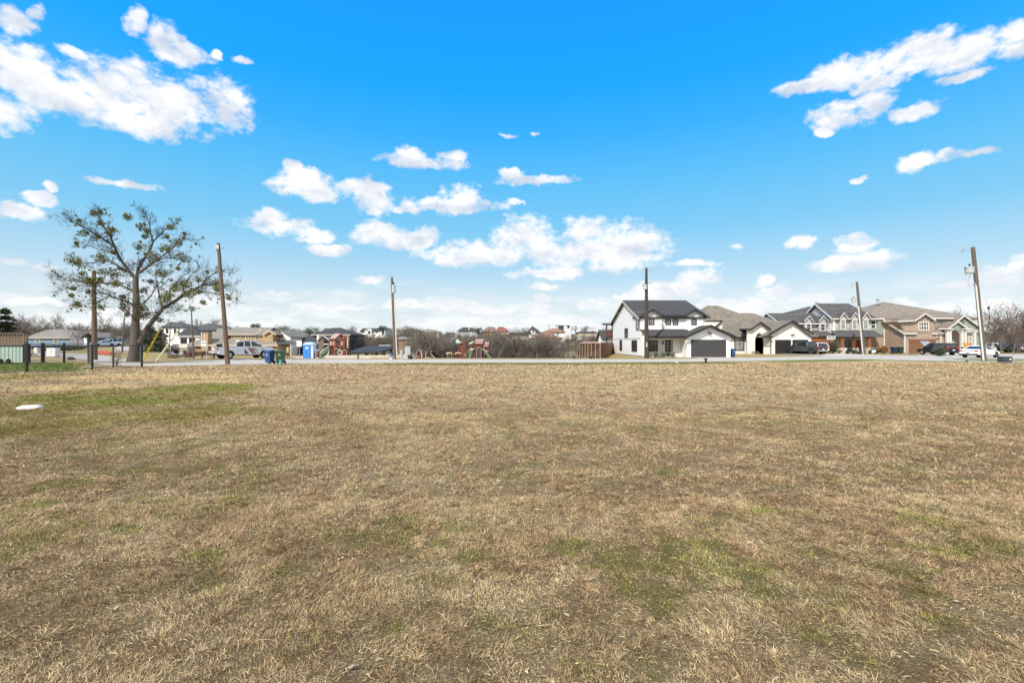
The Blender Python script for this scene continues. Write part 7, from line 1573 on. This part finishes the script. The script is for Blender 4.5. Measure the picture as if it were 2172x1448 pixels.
# ================================================================= slatted fence by the creek
t=thing('slatted_fence','long fence of pale posts with red-brown boards running back beside the farmhouse','fence',(12,60,0))
ys=[]; 
pxs=[1293,1283,1273,1263,1254,1247,1241,1235,1229.5,1224,1218,1213,1208,1203,1199,1195,1191,1187,1183,1179]
XF=11.85
for px in pxs: ys.append(XF/((px-1086)/1000))
def ftop(y):  # top height along fence from the photograph
    return np.interp(y,[57,66,72,78,86,110,130],[Z(727,57),Z(726,66),Z(725,72),Z(732,78),Z(738,86),Z(744,110),Z(745,130)])
for y in ys[2:]:
    g=min(Gs(XF,y),Z(761,y)); mb=MB(); mb.box(XF-.05,XF+.05,y-.035,y+.035,g-.3,float(ftop(y))); build('post',mb,M['postwood'],t)
mb=MB()
for a,b in zip(ys[1:-1],ys[2:]):
    n=9
    for k in range(n):
        f0=k/n; 
        za0,za1=Z(760.5,a),float(ftop(a))-.1; zb0,zb1=Z(760.5,b),float(ftop(b))-.1
        q0=za0+(za1-za0)*f0;q1=zb0+(zb1-zb0)*f0; h0=(za1-za0)/n*.82;h1=(zb1-zb0)/n*.82
        mb.add([(XF+.06,a,q0),(XF+.06,b,q1),(XF+.06,b,q1+h1),(XF+.06,a,q0+h0),(XF+.09,a,q0),(XF+.09,b,q1),(XF+.09,b,q1+h1),(XF+.09,a,q0+h0)],[(0,1,2,3),(7,6,5,4),(3,2,6,7),(0,4,5,1)])
build('slat_panel',mb,mat('dark_brown_boards',(.06,.028,.018),.9,var=.3),t)
t=thing('board_fence','red-brown horizontal board fence joining the farmhouse corner','fence',(14.5,74,0))
mb=MB(); mb.add([(XF+.2,63.5,Z(761,63.5)-.3),(16.55,77.4,Z(752,77.4)-.6),(16.55,77.4,Z(726,77.4)),(XF+.2,63.5,Z(726,63.5)),(XF+.24,63.58,Z(761,63.5)-.3),(16.6,77.45,Z(752,77.4)-.6),(16.6,77.45,Z(726,77.4)),(XF+.24,63.58,Z(726,63.5))],[(0,1,2,3),(7,6,5,4),(3,2,6,7),(0,3,7,4)]); build('board_panel',mb,M['fencered'],t)
for k in range(5): f=k/4; mb=MB(); x=XF+.15+(16.5-XF-.15)*f; y=63.4+13.9*f; mb.box(x-.05,x+.05,y-.05,y+.05,-1,Z(725.4,y)); build('post',mb,M['fencered'],t)
for i,(px,pb) in enumerate(((1253,763),(1218,763))):
    x=X(px,53); mb=MB(); mb.box(x-.08,x+.08,52.9,53.1,-.1,.28+.05*i); mb.box(x-.1,x+.1,52.88,53.12,.26+.05*i,.3+.05*i); single('marker_post',['stubby dark marker post in front of the tallest fence posts','stubby dark marker post near the middle of the slatted fence'][i],'post',mb,M['poledark'],'short posts along the far roadside')
# ================================================================= field edge small objects
d=42.5; x=X(1497,d); t=thing('hydrant','small black hydrant-like standpipe with wide cap on the green verge','standpipe',(x,d,0)); mb=MB(); mb.lathe([(.09,-.1),(.09,.30),(.11,.31),(.11,.34)],x,d,12); build('pipe',mb,M['blackmetal'],t); mb=MB(); mb.lathe([(.10,.33),(.17,.36),(.17,.41),(.10,.43)],x,d,14); build('cap',mb,M['blackmetal'],t)
d=40.5; x=X(1434.5,d); t=thing('meter_box','round pale and violet utility cover on the green verge','utility cover',(x,d,0)); mb=MB(); mb.lathe([(.17,-.1),(.18,.06)],x,d,14); build('base',mb,M['rubber'],t); mb=MB(); mb.blob((x,d,.14),(.19,.18,.11),4,14,8,.08); build('dome',mb,mat('pale_violet',(.42,.36,.42),.6,var=.3,scale=9),t,smooth=True); mb=MB(); mb.box(x-.06,x+.05,d-.2,d-.17,.08,.18); build('label_plate',mb,M['signwhite'],t)
d=43.2; t=thing('utility_box','black ground utility box with small white label right of the leaning transformer pole','utility box',(X(2138,d),d,0)); mb=MB(); mb.box(X(2129,d),X(2148,d),d,d+.6,.1,Z(756,d)); build('box_body',mb,mat('charcoal_box',(.04,.045,.05),.6,var=.1),t,bevel=.02); mb=MB(); mb.box(X(2129,d)+.02,X(2148,d)-.02,d+.03,d+.57,-.1,.1); build('plinth',mb,M['plastblk'],t); mb=MB(); mb.box(X(2141,d),X(2145,d),d-.012,d,Z(763,d),Z(760.5,d)); build('label_plate',mb,M['signwhite'],t)
d=44.5; x=X(2043,d); t=thing('storm_drain','grey concrete drain inlet with small green cap at the verge','drain inlet',(x,d,0)); mb=MB(); mb.box(x-.75,x+.55,d-.3,d+1.2,-.1,.12); build('slab',mb,M['concrete'],t,bevel=.03); mb=MB(); mb.tube((x,d-.35,-.05),(x,d-.35,.2),.10,.09,10); build('cap',mb,mat('green_cap',(.05,.18,.09),.6),t)
mb=MB(); d=78
t=thing('lumber_stack','orange striped boards leaning behind the white sedan','boards',(X(2049,72),72,1)); d=72
for k in range(4): mb=MB(); a=2041+k*3.6; mb.prism([(X(a,d),Z(727,d)),(X(a+3,d),Z(726.5,d)),(X(a+7,d),Z(736,d)),(X(a+4,d),Z(736.5,d))],'y',d-.05,d); build('board',mb,M['orange'],t)
mb=MB(); mb.box(X(2045,d),X(2060,d),d,d+.5,-.1,Z(736,d)); build('stand',mb,M['plastblk'],t)
# basketball hoop
d=76.5; t=thing('basketball_hoop','basketball hoop with clear backboard beside the dark bush','basketball hoop',(X(1763,d),d,.1))
mb=MB(); mb.tube((X(1763,d),d+.5,-.1),(X(1763,d),d+.3,Z(716,d)),.06,.06,8); build('pole',mb,M['blackmetal'],t)
mb=MB(); mb.ring('y',d-.03,d+.02,X(1754,d),X(1771.5,d),Z(720,d),Z(712.5,d),.08); mb.ring('y',d-.04,d-.03,X(1759.5,d),X(1765.5,d),Z(719,d),Z(715.5,d),.05); bb=build('backboard_frame',mb,M['signwhite'],t)
mb=MB(); mb.box(X(1754,d)+.08,X(1771.5,d)-.08,d,d+.01,Z(720,d)+.08,Z(712.5,d)-.08); build('backboard',mb,M['glassb'],t)
mb=MB(); c=(X(1762.5,d),d-.3,Z(719.5,d))
for k in range(12):
    a=2*PI*k/12;b=2*PI*(k+1)/12; mb.tube((c[0]+.23*math.cos(a),c[1]+.23*math.sin(a),c[2]),(c[0]+.23*math.cos(b),c[1]+.23*math.sin(b),c[2]),.015,.015,5); mb.tube((c[0]+.23*math.cos(a),c[1]+.23*math.sin(a),c[2]),(c[0]+.12*math.cos(b),c[1]+.12*math.sin(b),c[2]-.4),.006,.006,3)
build('rim_and_net',mb,M['orange'],t)
# yard items near the porch
def mower(label,px,d):
    x=X(px,d); t=thing('motorbike',label,'motorbike',(x,d,0))
    for s in (-.5,.5): mb=MB(); mb.tube((x+s,d-.05,.3),(x+s,d+.05,.3),.3,.3,16); build('wheel',mb,M['rubber'],t)
    mb=MB(); mb.path([(x-.5,d,.3),(x-.3,d,.7),(x,d,.75),(x+.3,d,.8),(x+.5,d,.3)],.06,6); mb.blob((x,d,.55),(.28,.12,.2),3,10,6,.1); build('frame',mb,M['blackmetal'],t)
    mb=MB(); mb.box(x-.45,x+.0,d-.1,d+.1,.78,.88); build('seat',mb,M['plastblk'],t)
    mb=MB(); mb.path([(x+.35,d-.3,1.0),(x+.3,d,.95),(x+.35,d+.3,1.0)],.02,5); mb.blob((x+.42,d,.9),(.08,.08,.08),2,8,5,0); build('handlebar',mb,M['chrome'],t)
mower('black motorbike parked left of the pole before the stone house',1804,77.5); mower('dark motorbike with white panel beside the brown brick wall',1852,77.5)
mb=MB(); x=X(1853,76.8); mb.box(x-.35,x+.3,76.7,76.75,.25,.65); single('white_panel','small white board on the ground beside the brick wall','board',mb,M['signwhite'])
mb=MB(); x,y=X(1936,70),70; mb.box(x-.5,x+.5,y-.15,y+.15,0,.1); single('drain_grate','dark drain grate at the mouth of the brown garage driveway','drain',mb,M['blackmetal'])
# ================================================================= camera, sky, light
cam=bpy.data.cameras.new('camera'); cam.lens=36*1000/2172; cam.sensor_width=36; cam.clip_end=5000; cam.clip_start=.05; cam.shift_y=3/2172
co=bpy.data.objects.new('camera',cam); COL.objects.link(co); co.location=(0,0,CAMZ); co.rotation_euler=(R(90),0,0); SC.camera=co
SUN_EL,SUN_AZ=R(42),R(213)     # azimuth clockwise from +Y
sd=Vector((math.sin(SUN_AZ)*math.cos(SUN_EL),math.cos(SUN_AZ)*math.cos(SUN_EL),math.sin(SUN_EL)))
sl=bpy.data.lights.new('sun','SUN'); sl.energy=SUNE; sl.angle=R(.6); sl.color=(1,.93,.83)
so=bpy.data.objects.new('sun',sl); COL.objects.link(so); so.rotation_euler=(-sd).to_track_quat('-Z','Y').to_euler(); so.location=(0,0,60)
wd=bpy.data.worlds.new('World'); SC.world=wd; wd.use_nodes=True; nt=wd.node_tree; nt.nodes.clear(); L=nt.links.new
out=N(nt,'ShaderNodeOutputWorld'); bg=N(nt,'ShaderNodeBackground'); L(bg.outputs[0],out.inputs[0])
sky=N(nt,'ShaderNodeTexSky'); sky.sky_type='NISHITA'; sky.sun_disc=False; sky.sun_elevation=SUN_EL; sky.sun_rotation=SUN_AZ; sky.altitude=200; sky.air_density=1.0; sky.dust_density=.6; sky.ozone_density=1.5
tc=N(nt,'ShaderNodeTexCoord'); D=tc.outputs['Generated']
def mth(op,a,b=None,c=None,clamp=False):
    n=N(nt,'ShaderNodeMath',operation=op); n.use_clamp=clamp
    for i,v in enumerate((a,b,c)):
        if v is None: continue
        if hasattr(v,'is_linked'): L(v,n.inputs[i])
        else: n.inputs[i].default_value=v
    return n.outputs[0]
def vmt(op,a,b=None,c=None,o=0):
    n=N(nt,'ShaderNodeVectorMath',operation=op)
    for i,v in enumerate((a,b,c)):
        if v is None: continue
        if hasattr(v,'is_linked'): L(v,n.inputs[i])
        else: n.inputs[i].default_value=v
    return n.outputs[o]
sp=N(nt,'ShaderNodeSeparateXYZ'); L(D,sp.inputs[0])
az=mth('ARCTAN2',sp.outputs[0],sp.outputs[1]); el=mth('ARCSINE',sp.outputs[2])
# warp
nw=N(nt,'ShaderNodeTexNoise'); nw.inputs['Scale'].default_value=11; nw.inputs['Detail'].default_value=4; nw.inputs['Roughness'].default_value=.6; L(D,nw.inputs['Vector'])
nw2=N(nt,'ShaderNodeTexNoise'); nw2.inputs['Scale'].default_value=40; nw2.inputs['Detail'].default_value=4; L(D,nw2.inputs['Vector'])
cb=N(nt,'ShaderNodeCombineXYZ'); L(az,cb.inputs[0]); L(el,cb.inputs[1])
P0=vmt('MULTIPLY_ADD',vmt('SUBTRACT',nw.outputs['Color'],(.5,.5,.5)),(.05,.03,0),cb.outputs[0])
P0=vmt('MULTIPLY_ADD',vmt('SUBTRACT',nw2.outputs['Color'],(.5,.5,.5)),(.022,.015,0),P0)
CL=[(60,170,90,70),(20,240,65,48),(230,190,120,55),(350,215,130,60),(470,215,75,45),(290,265,90,28),(20,130,45,35),(150,215,95,42),(35,35,50,32),(75,20,25,15),(290,45,22,28),(350,85,35,35),(385,110,55,22),(460,112,12,12),(515,128,22,9),(155,108,30,13),(75,108,30,11),
(275,392,85,8),(85,425,35,12),(105,402,20,10),(40,447,60,15),(655,402,95,18),(650,380,45,28),(628,352,20,14),(735,395,30,12),(895,345,90,14),(872,330,32,18),(960,330,32,11),(790,420,42,33),(800,393,30,11),(960,437,105,17),(985,415,45,22),(880,442,50,10),
(600,482,80,20),(575,465,36,22),(660,495,45,20),(835,506,80,24),(800,492,50,20),(895,505,34,20),(700,530,42,11),(1140,382,72,10),(1088,370,22,12),(1095,428,18,8),(1035,544,135,20),(1100,505,62,42),(1000,530,70,22),(1150,540,50,28),(1300,525,118,46),(1240,490,50,30),(1350,515,62,42),(1215,468,26,11),(1215,545,40,28),
(1150,584,75,14),(1205,578,38,12),(1160,610,45,8),(1145,636,22,10),(790,592,32,9),(585,625,35,8),(1700,186,65,17),(1800,155,100,33),(1930,125,120,38),(2060,105,80,36),(2150,85,50,40),(2165,50,30,22),(2055,160,58,9),(1870,180,60,16),(1780,245,70,30),(1850,225,50,26),(1940,240,55,17),(1745,284,22,9),(1940,347,45,20),(2020,330,45,14),(2075,325,42,9),(1820,381,22,6),
(1700,514,32,15),(1560,520,18,8),(1812,558,82,20),(1815,520,42,22),(1850,565,40,12),(1480,592,62,24),(1430,612,82,20),(1640,625,34,20),(1615,600,20,14),(1350,632,80,16),(1280,642,60,12),(1560,650,90,16),(2130,582,52,22),(2165,558,32,24),(2110,652,64,15),(2040,600,60,8),(1720,634,62,11),(1930,642,30,9),(1990,655,50,9),
(30,555,48,9),(105,566,30,7),(250,655,90,10),(60,640,70,10),(660,650,60,8),(720,655,60,7),(880,650,90,8),(960,640,50,10),(1050,655,80,8),(1110,650,60,8),(430,640,60,8),(1460,560,60,7),(1075,285,14,5),(1134,281,10,5)]
def dirae(px,py):
    u=(px-1086)/1000; v=(HOR-py)/1000; return math.atan2(u,1),math.atan2(v,math.hypot(u,1))
acc=None; accd=None
for (px,py,rx,ry) in CL:
    a,e=dirae(px,py); a1,_=dirae(px+rx,py); a0,_=dirae(px-rx,py); _,e1=dirae(px,py-ry); _,e0=dirae(px,py+ry)
    sx=2/(a1-a0)*.90; sy=2/(e1-e0)*.88
    q=vmt('MULTIPLY_ADD',P0,(sx,sy,0),(-a*sx,-e*sy,0)); dd=vmt('DOT_PRODUCT',q,q,o=1)
    acc=dd if acc is None else mth('SMOOTH_MIN',acc,dd,.12)
    q2=vmt('MULTIPLY_ADD',P0,(sx,sy,0),(-a*sx,-(e+.016)*sy,0)); d2=vmt('DOT_PRODUCT',q2,q2,o=1)
    accd=d2 if accd is None else mth('MINIMUM',accd,d2)
def fb(off,sc=17,det=11,ro=.60):
    n=N(nt,'ShaderNodeTexNoise'); n.inputs['Scale'].default_value=sc; n.inputs['Detail'].default_value=det; n.inputs['Roughness'].default_value=ro
    L(vmt('MULTIPLY_ADD',D,(1,1,1.5),off),n.inputs['Vector']); return n.outputs[0]
n1=fb((0,0,0)); r1_=fb((0,0,0),15,5,.55); n2=fb((0,0,.045),15,5,.55); n3=fb((3,1,2),6,6); n4_=fb((5,2,1),58,5,.6)
f=mth('SUBTRACT',1.0,acc); f=mth('MAXIMUM',f,-1.6)
dens=mth('MULTIPLY_ADD',mth('SUBTRACT',n1,.5),3.2,f); dens=mth('MULTIPLY_ADD',mth('SUBTRACT',n4_,.5),1.9,dens)
# low generic cloud streets near the horizon
lowm=mth('MULTIPLY_ADD',el,-8.0,1.2,clamp=True)      # 1 at the horizon, 0 from 6 degrees
nl=N(nt,'ShaderNodeTexNoise'); nl.inputs['Scale'].default_value=9; nl.inputs['Detail'].default_value=8; nl.inputs['Roughness'].default_value=.6
L(vmt('MULTIPLY',D,(1,1,3.6)),nl.inputs['Vector'])
low=mth('MULTIPLY',mth('MULTIPLY_ADD',nl.outputs[0],5.5,-2.2),lowm)
alpha=N(nt,'ShaderNodeMapRange',interpolation_type='SMOOTHSTEP'); alpha.inputs[1].default_value=-.30; alpha.inputs[2].default_value=.95; L(dens,alpha.inputs[0])
al2=N(nt,'ShaderNodeMapRange',interpolation_type='SMOOTHSTEP'); al2.inputs[1].default_value=0; al2.inputs[2].default_value=1.1; al2.inputs[4].default_value=.8; L(low,al2.inputs[0])
A=mth('MAXIMUM',alpha.outputs[0],al2.outputs[0])
# cloud colour: relief from vertical noise difference and thick bases
rel=mth('SUBTRACT',r1_,n2); sh=mth('MULTIPLY_ADD',rel,3.0,.88); basew=mth('MULTIPLY',mth('MAXIMUM',mth('SUBTRACT',mth('MINIMUM',accd,2.0),mth('MINIMUM',acc,2.0)),0.0),.45); sh=mth('SUBTRACT',sh,mth('MINIMUM',basew,.42)); sh=mth('MULTIPLY_ADD',mth('SUBTRACT',n3,.5),-.7,sh); sh=mth('MAXIMUM',sh,mth('MULTIPLY',lowm,1.15)); sh=mth('MINIMUM',mth('MAXIMUM',sh,.0),1.0)
ccol=mixc(nt,sh,(.58,.65,.76),(.93,.93,.93))
# sky colour: physically based sky, colour balanced by elevation
ramp=N(nt,'ShaderNodeValToRGB'); L(mth('MULTIPLY',el,1.55,clamp=True),ramp.inputs[0])
SKYC=[(0.0,(.70,.76,.78)),(.135,(.62,.73,.79)),(.20,(.45,.66,.80)),(.346,(.20,.56,.84)),(.49,(.10,.50,.88)),(.63,(.03,.42,.93)),(.76,(.0,.37,.95)),(1.0,(.0,.32,.95))]
els=ramp.color_ramp.elements; els[0].position=0; els[0].color=(*SKYC[0][1],1); els[1].position=1; els[1].color=(*SKYC[-1][1],1)
for p,c in SKYC[1:-1]: e=els.new(p); e.color=(*c,1)
skyl=vmt('SCALE',sky.outputs[0]); skyl.node.inputs['Scale'].default_value=SKYS
mixs=mixc(nt,SKYMIX,skyl,ramp.outputs[0])
# added unseen cloud cover overhead and behind the viewer, whitening the blue skylight
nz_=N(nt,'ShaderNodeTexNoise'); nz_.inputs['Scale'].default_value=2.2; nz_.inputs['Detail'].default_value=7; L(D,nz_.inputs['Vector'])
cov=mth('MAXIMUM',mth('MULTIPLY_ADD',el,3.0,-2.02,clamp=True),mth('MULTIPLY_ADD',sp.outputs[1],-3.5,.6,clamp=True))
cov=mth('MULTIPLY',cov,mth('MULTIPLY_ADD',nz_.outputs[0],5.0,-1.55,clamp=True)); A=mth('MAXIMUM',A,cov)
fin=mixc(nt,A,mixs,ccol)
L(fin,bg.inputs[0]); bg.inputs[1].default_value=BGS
vs=SC.view_settings; vs.view_transform='Standard'; vs.look='None'; vs.exposure=EXPO; vs.gamma=1; vs.use_curve_mapping=False
SC.cycles.max_bounces=5; SC.cycles.diffuse_bounces=2; SC.cycles.glossy_bounces=2; SC.cycles.transparent_max_bounces=4
SC.cycles.use_denoising=True
